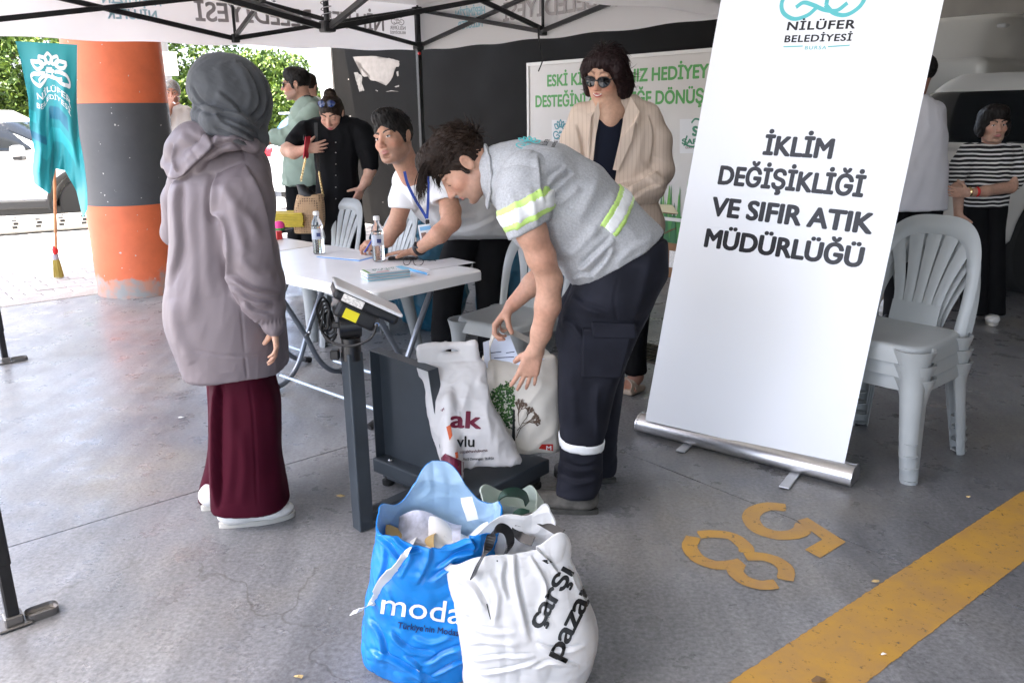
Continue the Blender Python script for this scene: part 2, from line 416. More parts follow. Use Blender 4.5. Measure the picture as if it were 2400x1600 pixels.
def node_concrete(name, c1, c2, c3, rough=.42, rv=.12, bump=.25, scale=1.0, spec=.5, edge=None):
    m = bpy.data.materials.new(name); m.use_nodes = True; n = m.node_tree; L = n.links; b = n.nodes['Principled BSDF']
    tc = n.nodes.new('ShaderNodeTexCoord')
    def nz(sc, det, off=0, st_=None):
        mp = n.nodes.new('ShaderNodeMapping'); mp.inputs['Location'].default_value = (off, off * .7, 0)
        if st_: mp.inputs['Scale'].default_value = st_; mp.inputs['Rotation'].default_value = (0, 0, R_(-52))
        L.new(tc.outputs['Object'], mp.inputs[0])
        x = n.nodes.new('ShaderNodeTexNoise'); x.inputs['Scale'].default_value = sc; x.inputs['Detail'].default_value = det; x.inputs['Roughness'].default_value = .62
        L.new(mp.outputs[0], x.inputs[0]); return x.outputs[0]
    def ramp(src, a, b_, ca, cb):
        r = n.nodes.new('ShaderNodeValToRGB'); r.color_ramp.elements[0].position = a; r.color_ramp.elements[1].position = b_
        r.color_ramp.elements[0].color = (*ca, 1); r.color_ramp.elements[1].color = (*cb, 1); L.new(src, r.inputs[0]); return r.outputs[0]
    def mix(f, a, b_, mode='MIX'):
        x = n.nodes.new('ShaderNodeMix'); x.data_type = 'RGBA'; x.blend_type = mode
        if isinstance(f, float): x.inputs[0].default_value = f
        else: L.new(f, x.inputs[0])
        L.new(a, x.inputs[6]); L.new(b_, x.inputs[7]); return x.outputs[2]
    base = ramp(nz(.55 * scale, 4), .35, .68, c1, c2)
    brown = ramp(nz(.9 * scale, 7, 5.3), .45, .62, c1, c3)
    mask = ramp(nz(.6 * scale, 6, 11.), .47, .63, (0, 0, 0), (1, 1, 1))
    col = mix(mask, base, brown)
    fine = ramp(nz(70, 9, 2.), .32, .70, (.62, .62, .62), (1.3, 1.3, 1.3)); col = mix(1., col, fine, 'MULTIPLY')
    scr = ramp(nz(9, 8, 7., (1, .12, 1)), .36, .62, (.84, .84, .84), (1.12, 1.12, 1.12)); col = mix(1., col, scr, 'MULTIPLY')
    sp = ramp(nz(150, 2, 3.), .68, .78, (1, 1, 1), (1.5, 1.5, 1.45)); col = mix(1., col, sp, 'MULTIPLY')
    # hair cracks
    vo = n.nodes.new('ShaderNodeTexVoronoi'); vo.feature = 'DISTANCE_TO_EDGE'; vo.inputs['Scale'].default_value = .55
    wv = n.nodes.new('ShaderNodeVectorMath'); wv.operation = 'ADD'; nw = n.nodes.new('ShaderNodeTexNoise'); nw.inputs['Scale'].default_value = 4.; nw.inputs['Detail'].default_value = 6
    sc_ = n.nodes.new('ShaderNodeVectorMath'); sc_.operation = 'SCALE'; sc_.inputs[3].default_value = .35
    L.new(tc.outputs['Object'], nw.inputs[0]); L.new(nw.outputs[1], sc_.inputs[0]); L.new(tc.outputs['Object'], wv.inputs[0]); L.new(sc_.outputs[0], wv.inputs[1]); L.new(wv.outputs[0], vo.inputs[0])
    ck = ramp(vo.outputs[0], .0004, .0018, (.62, .6, .57), (1, 1, 1)); cm = ramp(nz(.8, 2, 21.), .5, .56, (0, 0, 0), (1, 1, 1)); wh = n.nodes.new('ShaderNodeRGB'); wh.outputs[0].default_value = (1, 1, 1, 1); ck = mix(cm, wh.outputs[0], ck); col = mix(1., col, ck, 'MULTIPLY')
    L.new(col, b.inputs['Base Color'])
    mr = n.nodes.new('ShaderNodeMapRange'); mr.inputs[1].default_value = .35; mr.inputs[2].default_value = .65; mr.inputs[3].default_value = rough - rv; mr.inputs[4].default_value = rough + rv
    L.new(nz(6, 6, 1.), mr.inputs[0]); L.new(mr.outputs[0], b.inputs['Roughness'])
    bu = n.nodes.new('ShaderNodeBump'); bu.inputs['Strength'].default_value = bump; bu.inputs['Distance'].default_value = .004
    L.new(nz(55, 8), bu.inputs['Height']); L.new(bu.outputs[0], b.inputs['Normal']); b.inputs['Specular IOR Level'].default_value = spec
    return m
FLOORM = node_concrete('floor_concrete', (.165, .168, .178), (.285, .288, .295), (.245, .228, .198), rough=.34, rv=.11, spec=.55)
PATHM = node_concrete('kerb_concrete', (.33, .32, .30), (.45, .43, .4), (.4, .36, .31), rough=.8, scale=2.)
DARKGAP = M('dark_gap', (.03, .03, .03), .9)
GROUNDM = M('road_asphalt', (.16, .16, .16), .9, var=.15, vs=3., bump=.4, bs=200)
PAVEM = M('paver_grey', (.42, .41, .40), .85, var=.16, vs=9, bump=.3, bs=140)

# the ground: one sheet to the horizon
me = meshdata('ground', [(-250, -250, -.03), (250, -250, -.03), (250, 250, -.03), (-250, 250, -.03)], [(0, 1, 2, 3)], False)
tag(link('ground', me, GROUNDM), kind='structure')
T_EDGE = -7.57; T_J = -3.14
fl = tag(link('floor', meshdata('floor', [st(-9, T_EDGE + .005, -.012), st(16, T_EDGE + .005, -.012), st(16, 14, -.012), st(-9, 14, -.012)], [(0, 1, 2, 3)], False), DARKGAP), kind='structure')
S_J = float(gz(2330, 1402) @ E1)
for s0, s1 in ((-9, S_J - 5), (S_J - 5, S_J), (S_J, S_J + 5.2), (S_J + 5.2, 16)):
    for t0, t1 in ((T_EDGE, T_J), (T_J, 1.9), (1.9, 7), (7, 14)):
        g = .003; mb = MB()
        a = [st(s0 + g, t0 + g, 0), st(s1 - g, t0 + g, 0), st(s1 - g, t1 - g, 0), st(s0 + g, t1 - g, 0)]
        if (s0, t1) != (S_J - 5, 1.9) and s1 == S_J and t0 == T_J: pass
        mb.poly(a)
        for i in range(4): p, q = a[i], a[(i + 1) % 4]; mb.poly([p, q, q - A(0, 0, .02), p - A(0, 0, .02)])
        mb.build('floor_slab', FLOORM, fl)
# kerb strip and block paving outside
pv = tag(MB().poly([st(-9, -13.6, -.022), st(30, -13.6, -.022), st(30, T_EDGE - .004, -.022), st(-9, T_EDGE - .004, -.022)]).build('pavement', M('paving_sand', (.2, .19, .17), .95, var=.2, vs=20)), kind='structure')
for i in range(14):
    s0 = -3 + i * 1.0
    MB().box(st(s0 + .5, T_EDGE - .155, -.012), (.992, .27, .028), Euler((0, 0, R_(40))).to_matrix(), .006, 1).build('kerb_stone', PATHM, pv)
PW, PH = .23, .128
pm = MB().box((0, 0, 0), (PW - .009, PH - .009, .03), None, .005, 1).build('paver', PAVEM, pv)
pmesh = pm.data; COL.objects.unlink(pm); bpy.data.objects.remove(pm); cnt = 0; rest = MB()
cells = []
for j in range(44):
    for i in range(-8, 34):
        s, t = i * PW + (j % 2) * PW / 2 + .1, T_EDGE - .295 - PH / 2 - j * PH
        p = st(s, t); d = p - A(0, 0, CH); k = d @ _F; X = 1200 + CF * (d @ _R) / k; vis = -30 < X < 235
        cells.append((0 if vis else 1, k, s, t))
cells.sort()
rng = random.Random(3); RZ = Euler((0, 0, R_(40))).to_matrix().to_4x4()
for n_, (v, k, s, t) in enumerate(cells):
    mm = Matrix.Translation(Vector(st(s, t, -.016 + rng.uniform(-.003, .003)))) @ RZ @ Euler((rng.gauss(0, .008), rng.gauss(0, .008), rng.gauss(0, .006))).to_matrix().to_4x4()
    if n_ < 300:
        o = bpy.data.objects.new('paver', pmesh); COL.objects.link(o); o.parent = pv; o.matrix_world = mm
    else:
        rest.box(mm.translation, (PW - .009, PH - .009, .03), mm.to_3x3())
tag(rest.build('distant_pavers', PAVEM, pv), kind='stuff')

# building: ceiling slab, dark wall, pier, garage walls
ZC = 4.2
CEILM = M('ceiling_concrete', (.66, .65, .62), .9, var=.15, vs=1.5)
mb = MB()
S_OPEN = -2.0                                    # slab cut short here so open sky lights the scene from the front
T_OUT = -10.7                                    # slab stretched past the kerb, added to shade the pavement
mb.box(st((S_OPEN + 17) / 2, (T_OUT + 14) / 2, ZC + .15), (17 - S_OPEN, 14 - T_OUT, .3), Euler((0, 0, R_(40))).to_matrix())
mb.box(st(S_OPEN - 3.0, 6.4, ZC + .15), (5.996, 15.2, .3), Euler((0, 0, R_(40))).to_matrix())  # unseen slab extension, added to shade the floor on the right
ceil_ = tag(mb.build('ceiling', CEILM), kind='structure')
S_W = 5.80
wl = hit_s(787, 250, S_W) @ E2; wr = 3.05
wr = -3.2
def sthits(): pass
P_R = hit_s(1800, 400, S_W); wr = P_R @ E2
DWALL = M('dark_wall_paint', (.0042, .0037, .0033), .6, spec=.08, var=.25, vs=2.2, bump=.15, bs=30, rvar=.08)
wall = MB().box(st(S_W + .1, (wl + wr) / 2, ZC / 2), (.2, wr - wl, ZC), Euler((0, 0, R_(40))).to_matrix()).build('wall', DWALL)
tag(wall, 'tall charcoal painted wall with torn poster scraps behind the stand', 'wall')
# torn poster remains: flat irregular scraps glued on the wall
def on_wall(x, y, off=.003): return hit_s(x, y, S_W) - E1 * off
SCRAP = M('torn_paper', (.26, .24, .22), .9, var=.12, vs=12)
def scrap(pts, seed=0, rough_=1.2):
    rr = random.Random(seed); P = []
    for i, p in enumerate(pts):
        q = pts[(i + 1) % len(pts)]
        for k in range(5):
            t = k / 5; P.append((p[0] + (q[0] - p[0]) * t + rr.uniform(-1, 1) * rough_, p[1] + (q[1] - p[1]) * t + rr.uniform(-1, 1) * rough_))
    return P
Zs = lambda x, y: (580 + x / 3.65, 130 + y / 3.65)
def flatpoly(name, P, off, mat, parent):
    bm = bmesh.new(); vs = [bm.verts.new(Vector(on_wall(x, y, off))) for x, y in P]; f = bm.faces.new(vs)
    bmesh.ops.triangulate(bm, faces=[f]); me = bpy.data.meshes.new(name); bm.to_mesh(me); bm.free(); return link(name, me, mat, parent)
big = [(905, 12), (1100, 8), (1130, 28), (1215, 25), (1300, 50), (1298, 95), (1262, 105), (1250, 170), (1225, 215), (1185, 262), (1150, 225), (1060, 215), (1040, 195), (1052, 175), (1010, 185), (985, 175), (970, 130), (988, 105), (975, 75), (920, 45)]
flatpoly('poster_scrap', scrap([Zs(*p) for p in big], 1, .8), .003, SCRAP, wall)
flatpoly('poster_scrap', scrap([Zs(*p) for p in [(910, 150), (940, 145), (985, 180), (980, 240), (1000, 300), (960, 310), (935, 230)]], 2, .8), .003, M('torn_paper_grey', (.2, .19, .175), .9, var=.3, vs=20), wall)
flatpoly('poster_scrap', scrap([Zs(*p) for p in [(1258, 268), (1298, 255), (1298, 270), (1270, 274)]], 3, .4), .003, SCRAP, wall)
flatpoly('poster_scrap', scrap([Zs(*p) for p in [(1185, 312), (1230, 300), (1296, 310), (1240, 307)]], 4, .3), .003, SCRAP, wall)
flatpoly('poster_scrap', scrap([Zs(*p) for p in [(1275, 140), (1292, 135), (1296, 175), (1284, 182)]], 5, .5), .003, SCRAP, wall)
for k, (x, y) in enumerate([(865, 205), (1112, 305), (1042 + 60, 300), (880, 520), (990, 560), (1200, 930), (1160, 1255)]):
    a, b = Zs(x, y); flatpoly('paint_chip', scrap([(a - 1.2, b - 1), (a + 1.2, b - .8), (a + 1, b + 1.2), (a - .8, b + 1)], k, .3), .003, SCRAP, wall)
# pale pier closing the wall's end
PIER = M('white_render', (.78, .77, .74), .8, var=.05, vs=3)
tag(MB().box(st(S_W + .16, wl - .19, ZC / 2), (.36, .36, ZC), Euler((0, 0, R_(40))).to_matrix()).build('pier', PIER), 'white rendered pier at the end of the dark wall', 'pier')
# garage behind
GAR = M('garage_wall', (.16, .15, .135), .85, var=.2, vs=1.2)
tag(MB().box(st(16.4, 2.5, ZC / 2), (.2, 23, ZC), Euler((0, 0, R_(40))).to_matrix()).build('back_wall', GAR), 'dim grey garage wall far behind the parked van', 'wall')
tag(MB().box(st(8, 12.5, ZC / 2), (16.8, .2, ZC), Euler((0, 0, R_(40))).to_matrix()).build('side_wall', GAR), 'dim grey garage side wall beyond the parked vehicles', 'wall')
for i, s in enumerate((6.8, 10.0, 13.2)):
    MB().box(st(s, 4.8, ZC - .22), (.45, 14, .44), Euler((0, 0, R_(40))).to_matrix()).build('beam', CEILM, ceil_)
tag(MB().tube([st(6.0, -1.6, ZC - .62), st(6.0, 11, ZC - .62)], .04, 12).build('fire_pipe', M('red_paint', (.35, .03, .025), .45), None, True), 'dark red sprinkler pipe under the garage ceiling', 'pipe')
MB().box(st(11.2, 3.5, ZC - .05), (10.2, 16.5, .06), Euler((0, 0, R_(40))).to_matrix()).build('darkening_panel', M('panel_dark', (.07, .062, .055), .9, var=.2, vs=2), ceil_)  # dark panel added below the ceiling to darken the garage
# drain grate in the floor
g0 = gz(1560, 838); GM = M('grate_iron', (.09, .075, .06), .6, metal=.7, var=.3, vs=30)
dr = empty('drain_grate', g0); mb = MB()
for k in (-1, 1): mb.box(g0 + E1 * .145 * k + A(0, 0, .004), (.02, .8, .012), Euler((0, 0, R_(40))).to_matrix())
mb.build('rim', GM, dr)
for i in range(27):
    MB().box(g0 + E2 * (-.39 + i * .03) + A(0, 0, .0035), (.27, .011, .01), Euler((0, 0, R_(40))).to_matrix()).build('bar', GM, dr)
mb = MB(); mb.poly([g0 + E1 * a + E2 * b + A(0, 0, .0015) for a, b in ((-.14, -.4), (.14, -.4), (.14, .4), (-.14, .4))]).build('pit_dark_sheet', DARKGAP, dr)  # flat dark sheet on the floor in place of a hollow
tag(dr, 'rusty slotted drain grate in the floor behind the sandalled woman', 'grate')

# yellow bay line and painted number 58
def paint_mat(name, col):
    m = bpy.data.materials.new(name); m.use_nodes = True; n = m.node_tree; L = n.links; b = n.nodes['Principled BSDF']
    tc = n.nodes.new('ShaderNodeTexCoord'); nz = n.nodes.new('ShaderNodeTexNoise'); nz.inputs['Scale'].default_value = 5; nz.inputs['Detail'].default_value = 9; nz.inputs['Roughness'].default_value = .7
    L.new(tc.outputs['Object'], nz.inputs[0]); r = n.nodes.new('ShaderNodeValToRGB'); e = r.color_ramp.elements
    e[0].position = .36; e[0].color = (.45, .26, .09, 1); e[1].position = .6; e[1].color = (*col, 1); L.new(nz.outputs[0], r.inputs[0]); 
    n2 = n.nodes.new('ShaderNodeTexNoise'); n2.inputs['Scale'].default_value = 38; n2.inputs['Detail'].default_value = 11; n2.inputs['Roughness'].default_value = .75; L.new(tc.outputs['Object'], n2.inputs[0])
    r2 = n.nodes.new('ShaderNodeValToRGB'); r2.color_ramp.elements[0].position = .325; r2.color_ramp.elements[1].position = .42; r2.color_ramp.elements[0].color = (.0, .0, .0, 1); L.new(n2.outputs[0], r2.inputs[0])
    va = n.nodes.new('ShaderNodeVertexColor'); va.layer_name = 'Edge'; n5 = n.nodes.new('ShaderNodeTexNoise'); n5.inputs['Scale'].default_value = 45; n5.inputs['Detail'].default_value = 8; n5.inputs['Roughness'].default_value = .7; L.new(tc.outputs['Object'], n5.inputs[0])
    am = n.nodes.new('ShaderNodeMath'); am.operation = 'ADD'; L.new(va.outputs[0], am.inputs[0]); L.new(n5.outputs[0], am.inputs[1]); r5 = n.nodes.new('ShaderNodeValToRGB'); r5.color_ramp.elements[0].position = .62; r5.color_ramp.elements[1].position = .72
    L.new(am.outputs[0], r5.inputs[0]); mu = n.nodes.new('ShaderNodeMath'); mu.operation = 'MULTIPLY'; L.new(r5.outputs[0], mu.inputs[0]); L.new(r2.outputs[0], mu.inputs[1])
    L.new(r.outputs[0], b.inputs['Base Color']); L.new(mu.outputs[0], b.inputs['Alpha']); b.inputs['Roughness'].default_value = .55; return m
YEL = paint_mat('worn_yellow_paint', (.56, .31, .055))
pts = [(1690, 1612), (2062, 1612), (2400 + 330, 1290 - 205), (2400 + 330, 1150 - 190)]
a, b = gz(1690, 1612), gz(2400, 1150); c_, d_ = gz(2062, 1612), gz(2400, 1290)
bm = bmesh.new(); N = 900; rr = random.Random(5); prev = None
da, dc = nrm(b - a), nrm(d_ - c_); L0 = []
EDGE = []
for i in range(N):
    t = -.6 + i * 5. / N; pa = a + da * t; w0 = .86 * ((c_ - a) - da * ((c_ - a) @ da)); v = []
    for f, e in ((-.02, 0), (.05, 1), (.5, 1), (.95, 1), (1.02, 0)): p = pa + w0 * f; v.append(bm.verts.new(Vector((p[0], p[1], .0015)))); EDGE.append(e)
    if prev:
        for k in range(4): bm.faces.new((prev[k], prev[k + 1], v[k + 1], v[k]))
    prev = v
me = bpy.data.meshes.new('bay_line'); bm.to_mesh(me); bm.free()
def edge_attr(me, E): at = me.color_attributes.new('Edge', 'FLOAT_COLOR', 'POINT'); at.data.foreach_set('color', np.repeat(np.array(E, np.float32)[:, None], 4, 1).ravel())
edge_attr(me, EDGE)
tag(link('bay_line', me, YEL), 'worn yellow painted parking bay line on the floor', 'line')
# stencilled digits traced on the floor
Zd = lambda x, y: gz(1460 + x / 2.24, 900 + y / 2.24, .0012)
LV = [0.]
def stroke_floor(name, pts, half, parent=None):      # half: width in zoom px handled as metres
    LV[0] += .0004; P = [Zd(*p) + A(0, 0, LV[0]) for p in pts]; S_ = spline(P, 6); bm = bmesh.new(); pr = None
    E_ = []
    for i, p in enumerate(S_):
        t = nrm(S_[min(i + 1, len(S_) - 1)] - S_[max(i - 1, 0)]); n = A(-t[1], t[0], 0) * half; v = []
        for f in (-1.08, -.78, .78, 1.08): v.append(bm.verts.new(Vector(p + n * f))); E_.append(0 if abs(f) > 1 or i in (0, len(S_) - 1) else 1)
        if pr:
            for k in range(3): bm.faces.new((pr[k], pr[k + 1], v[k + 1], v[k]))
        pr = v
    me = bpy.data.meshes.new(name); bm.to_mesh(me); bm.free(); edge_attr(me, E_); return link(name, me, YEL, parent)
five = empty('painted_digit', Zd(880, 740))
stroke_floor('bowl', [(858, 648), (770, 640), (700, 660), (672, 700), (705, 755), (790, 788), (880, 790), (935, 770), (955, 735)], .031, five)
bo_ = MB().poly([A(0, 0, .0011) + Zd(*p) for p in ((915, 716), (968, 700), (1170, 828), (1035, 912), (955, 868), (1048, 815))]).build('bar', YEL, five); edge_attr(bo_.data, [.62] * 6)
tag(five, 'yellow stencilled figure five painted on the floor', 'floor marking')
eight = empty('painted_digit', Zd(600, 900))
def arc(cx, cy, rx, ry, a0, a1, rot, n=10):
    o = []
    for i in range(n + 1):
        a_ = R_(a0 + (a1 - a0) * i / n); x, y = rx * math.cos(a_), ry * math.sin(a_); o.append((cx + x * math.cos(rot) - y * math.sin(rot), cy + x * math.sin(rot) + y * math.cos(rot)))
    return o
stroke_floor('loop_half', [(395, 790), (480, 785), (575, 800), (640, 850), (650, 885)], .026, eight)
stroke_floor('loop_half', [(372, 800), (350, 855), (395, 915), (480, 948), (560, 948), (630, 935)], .026, eight)
stroke_floor('loop_half', [(640, 905), (720, 905), (800, 925), (855, 970), (850, 1030)], .026, eight)
stroke_floor('loop_half', [(600, 950), (590, 985), (640, 1030), (720, 1055), (810, 1050)], .026, eight)
tag(eight, 'yellow stencilled figure eight painted on the floor', 'floor marking')

# ------------------------------------------------------------------ banded pillar
pc = A(-3.22, 7.08, 0); PRAD = .375
zb = lambda y: gy(295, y, pc[1] - PRAD + .02)[2]
z1, z2 = zb(483), zb(241)
def pillar_mat(name, col, worn=False):
    m = bpy.data.materials.new(name); m.use_nodes = True; n = m.node_tree; L = n.links; b = n.nodes['Principled BSDF']; b.inputs['Roughness'].default_value = .5
    tc = n.nodes.new('ShaderNodeTexCoord'); nz = n.nodes.new('ShaderNodeTexNoise'); nz.inputs['Scale'].default_value = 4.; nz.inputs['Detail'].default_value = 9; nz.inputs['Roughness'].default_value = .65; L.new(tc.outputs['Object'], nz.inputs[0])
    r = n.nodes.new('ShaderNodeValToRGB'); r.color_ramp.elements[0].position = .3; r.color_ramp.elements[1].position = .7
    r.color_ramp.elements[0].color = (*[c * .86 for c in col], 1); r.color_ramp.elements[1].color = (*[min(1, c * 1.1) for c in col], 1); L.new(nz.outputs[0], r.inputs[0])
    src = r.outputs[0]
    sp = n.nodes.new('ShaderNodeTexNoise'); sp.inputs['Scale'].default_value = 26; sp.inputs['Detail'].default_value = 1; L.new(tc.outputs['Object'], sp.inputs[0])
    rs = n.nodes.new('ShaderNodeValToRGB'); rs.color_ramp.elements[0].position = .76; rs.color_ramp.elements[1].position = .775; L.new(sp.outputs[0], rs.inputs[0])
    def mx(f, a, bcol):
        x = n.nodes.new('ShaderNodeMix'); x.data_type = 'RGBA'; L.new(f, x.inputs[0]); L.new(a, x.inputs[6]); x.inputs[7].default_value = (*bcol, 1); return x.outputs[2]
    src = mx(rs.outputs[0], src, (.5, .48, .45))
    if worn:
        sx = n.nodes.new('ShaderNodeSeparateXYZ'); L.new(tc.outputs['Object'], sx.inputs[0])
        ma = n.nodes.new('ShaderNodeMath'); ma.operation = 'MULTIPLY_ADD'; L.new(nz.outputs[0], ma.inputs[0]); ma.inputs[1].default_value = -.55; L.new(sx.outputs[2], ma.inputs[2])
        r3 = n.nodes.new('ShaderNodeValToRGB'); r3.color_ramp.elements[0].position = .0; r3.color_ramp.elements[1].position = .05
        m3 = n.nodes.new('ShaderNodeMath'); m3.operation = 'ADD'; m3.inputs[1].default_value = .16; L.new(ma.outputs[0], m3.inputs[0]); L.new(m3.outputs[0], r3.inputs[0])
        iv = n.nodes.new('ShaderNodeInvert'); L.new(r3.outputs[0], iv.inputs[1]); 
        n4 = n.nodes.new('ShaderNodeTexNoise'); n4.inputs['Scale'].default_value = 11; n4.inputs['Detail'].default_value = 6; L.new(tc.outputs['Object'], n4.inputs[0])
        r4 = n.nodes.new('ShaderNodeValToRGB'); r4.color_ramp.elements[0].position = .4; r4.color_ramp.elements[1].position = .62
        r4.color_ramp.elements[0].color = (.3, .3, .29, 1); r4.color_ramp.elements[1].color = (.52, .25, .17, 1); L.new(n4.outputs[0], r4.inputs[0])
        x = n.nodes.new('ShaderNodeMix'); x.data_type = 'RGBA'; L.new(iv.outputs[0], x.inputs[0]); L.new(src, x.inputs[6]); L.new(r4.outputs[0], x.inputs[7]); src = x.outputs[2]
    L.new(src, b.inputs['Base Color']); bu = n.nodes.new('ShaderNodeBump'); bu.inputs['Strength'].default_value = .25; bu.inputs['Distance'].default_value = .006; L.new(nz.outputs[0], bu.inputs['Height']); L.new(bu.outputs[0], b.inputs['Normal'])
    return m
OR = (.70, .15, .055)
pl = empty('pillar', pc)
for nm, za, zb_, mt in (('orange_band', 0, z1, pillar_mat('pillar_orange_worn', OR, True)), ('black_band', z1, z2, pillar_mat('pillar_black', (.075, .075, .08))), ('orange_band', z2, ZC, pillar_mat('pillar_orange', OR))):
    mb = MB(); mb.lathe([(PRAD, 0), (PRAD, zb_ - za - .001)], pc + A(0, 0, za), 48); mb.build(nm, mt, pl, True)
    o = bpy.data.objects[-1] if False else None
tag(pl, 'round concrete pillar painted in orange and black bands', 'pillar')
# ================================================================== helpers for sheets and fitted lettering
def sheet(fn, nu, nv, th=.002):                  # thin closed solid following fn(u,v)
    u, v = np.meshgrid(np.linspace(0, 1, nu), np.linspace(0, 1, nv), indexing='ij'); P = fn(u, v)
    du = np.gradient(P, axis=0); dv = np.gradient(P, axis=1); N = np.cross(du, dv); N /= np.linalg.norm(N, axis=-1, keepdims=True) + 1e-12
    V = np.concatenate([(P + N * th / 2).reshape(-1, 3), (P - N * th / 2).reshape(-1, 3)]); I = np.arange(nu * nv).reshape(nu, nv); o = nu * nv
    q = np.stack([I[:-1, :-1], I[1:, :-1], I[1:, 1:], I[:-1, 1:]], -1).reshape(-1, 4); F = [q, q[:, ::-1] + o]
    for a in (I[:, 0], I[-1, :], I[::-1, -1], I[0, ::-1]):
        F.append(np.stack([a[:-1], a[:-1] + o, a[1:] + o, a[1:]], -1))
    return V, np.concatenate(F)
def sheet_obj(name, fn, nu, nv, th, mat, parent=None, smooth=True):
    V, F = sheet(fn, nu, nv, th); me = quadmesh(name, V, F, smooth)
    if smooth: me.set_sharp_from_angle(angle=R_(50))
    return link(name, me, mat, parent)
def embolden(me, b):                             # heavier strokes: shifted copies, each a hair above the last
    if not b: return me
    n = len(me.vertices); V = np.array([v.co[:] for v in me.vertices]); F = [list(p.vertices) for p in me.polygons]; VV = []; FF = []
    for k, (dx, dy) in enumerate(((0, 0), (b, 0), (-b, 0), (0, b * .8), (0, -b * .8), (b * .7, b * .6), (-b * .7, -b * .6), (b * .7, -b * .6), (-b * .7, b * .6))):
        VV.append(V + A(dx, dy, k)); FF += [[i + n * k for i in f] for f in F]
    m2 = meshdata('lettering', np.concatenate(VV), FF, False); bpy.data.meshes.remove(me); return m2
CAPH = []
def fit_letters(name, s, p0, p1, up, cap, mat, parent=None, off=None, bold=0., shear=0., spacing=1., flip=False):
    """text from p0 to p1 along the baseline, capital height cap along up"""
    me = embolden(letters(s, 1., 0., shear, spacing, 'LEFT'), bold); V = np.array([v.co[:] for v in me.vertices]); lo = V[:, 0].min(); wd = V[:, 0].max() - lo
    if not CAPH: ch = letters('H', 1.); hy = np.array([v.co[:] for v in ch.vertices]); CAPH.extend((hy[:, 1].min(), hy[:, 1].max())); bpy.data.meshes.remove(ch)
    c0 = CAPH[0] - bold * .8; c1 = CAPH[1] + bold * .8 - c0
    p0, p1, up = A(*p0), A(*p1), A(*up); ex = (p1 - p0) / wd; ey = nrm(up) * cap / c1; o = A(0, 0, 0) if off is None else A(*off)
    nn = nrm(np.cross(ex, ey)); nn = nn if nn @ (A(0, 0, CH) - p0) > 0 else -nn
    W = p0 + o + (V[:, :1] - lo) * ex + (V[:, 1:2] - c0) * ey + V[:, 2:3] * nn * .00005
    me.vertices.foreach_set('co', W.astype(np.float32).ravel()); me.update(); return link(name, me, mat, parent)

# ================================================================== POP-UP TENT
def fabric(name, col, transl=.45, rough=.8):
    m = bpy.data.materials.new(name); m.use_nodes = True; n = m.node_tree; L = n.links; n.nodes.remove(n.nodes['Principled BSDF'])
    d = n.nodes.new('ShaderNodeBsdfDiffuse'); t = n.nodes.new('ShaderNodeBsdfTranslucent'); mx = n.nodes.new('ShaderNodeMixShader'); mx.inputs[0].default_value = transl
    nz = n.nodes.new('ShaderNodeTexNoise'); nz.inputs['Scale'].default_value = 3; tc = n.nodes.new('ShaderNodeTexCoord'); L.new(tc.outputs['Object'], nz.inputs[0])
    bu = n.nodes.new('ShaderNodeBump'); bu.inputs['Strength'].default_value = .5; bu.inputs['Distance'].default_value = .02; L.new(nz.outputs[0], bu.inputs['Height'])
    for x in (d, t): x.inputs['Color'].default_value = (*col, 1); L.new(bu.outputs[0], x.inputs['Normal'])
    L.new(d.outputs[0], mx.inputs[1]); L.new(t.outputs[0], mx.inputs[2]); L.new(mx.outputs[0], n.nodes['Material Output'].inputs[0]); return m
CANV = fabric('tent_fabric', (.93, .915, .915), .58)
BLK = M('black_steel', (.012, .012, .013), .35, spec=.5, var=.2, vs=30)
STEEL = M('bright_steel', (.6, .6, .6), .25, metal=1.)
ZV, ZT = 2.0, 2.36
C1 = gz(981, 118, ZV)[:2]; C2 = gz(14, 850)[:2]; C3 = gz(34, 1462)[:2]; C4 = C1 + E2[:2] * 3.3
C1, C2, C3, C4 = [A(c[0], c[1], 0) for c in (C1, C2, C3, C4)]; CC = (C1 + C2 + C3 + C4) / 4
tent = empty('canopy_tent', CC)
DA = nrm(C2 - C1); LA = np.linalg.norm(C2 - C1)
def zdrop(p): return -.075 * ((p - C1) @ DA) / LA          # the frame stands a little lower on its outer side
def up(p, z): return A(p[0], p[1], z + (zdrop(A(p[0], p[1], 0)) if z > 1.6 else 0))
for i, c in enumerate((C1, C2, C3, C4)):
    mb = MB(); mb.box(up(c, ZT / 2 + .1), (.042, .042, ZT - .2), Euler((0, 0, R_(40))).to_matrix(), .006, 2)
    leg = mb.build('leg', BLK, tent)
    d = nrm(c - CC)
    mb = MB(); mb.box(up(c, .5), (.035, .035, .98), Euler((0, 0, R_(40))).to_matrix(), .005, 1); mb.build('lower_tube', BLK, leg)
    mb = MB(); fx = [R_(40)]; pd = nrm(E1 * (1 if i in (0, 3) else -1) * .0 + (E1 if i in (1, 2) else -E1))
    mb.box(up(c, .006), (.09, .075, .008), Euler((0, 0, R_(40))).to_matrix(), .003, 1); mb.box(up(c + pd * .075, .006), (.09, .055, .007), Euler((0, 0, R_(40))).to_matrix(), .02, 3)
    mb.box(up(c, .022), (.05, .05, .03), Euler((0, 0, R_(40))).to_matrix(), .004, 1)
    mb.build('foot_plate', M('foot_metal', (.22, .21, .2), .4, metal=.8), leg)
    MB().box(up(c, ZT - .03), (.07, .07, .06), Euler((0, 0, R_(40))).to_matrix(), .008, 2).build('corner_cap', M('black_plastic', (.015, .015, .016), .5), leg)
    mb = MB(); mb.box(up(c, ZV + .035), (.075, .075, .07), Euler((0, 0, R_(40))).to_matrix(), .008, 2); mb.build('bracket', M('black_plastic', (.015, .015, .016), .5), leg)
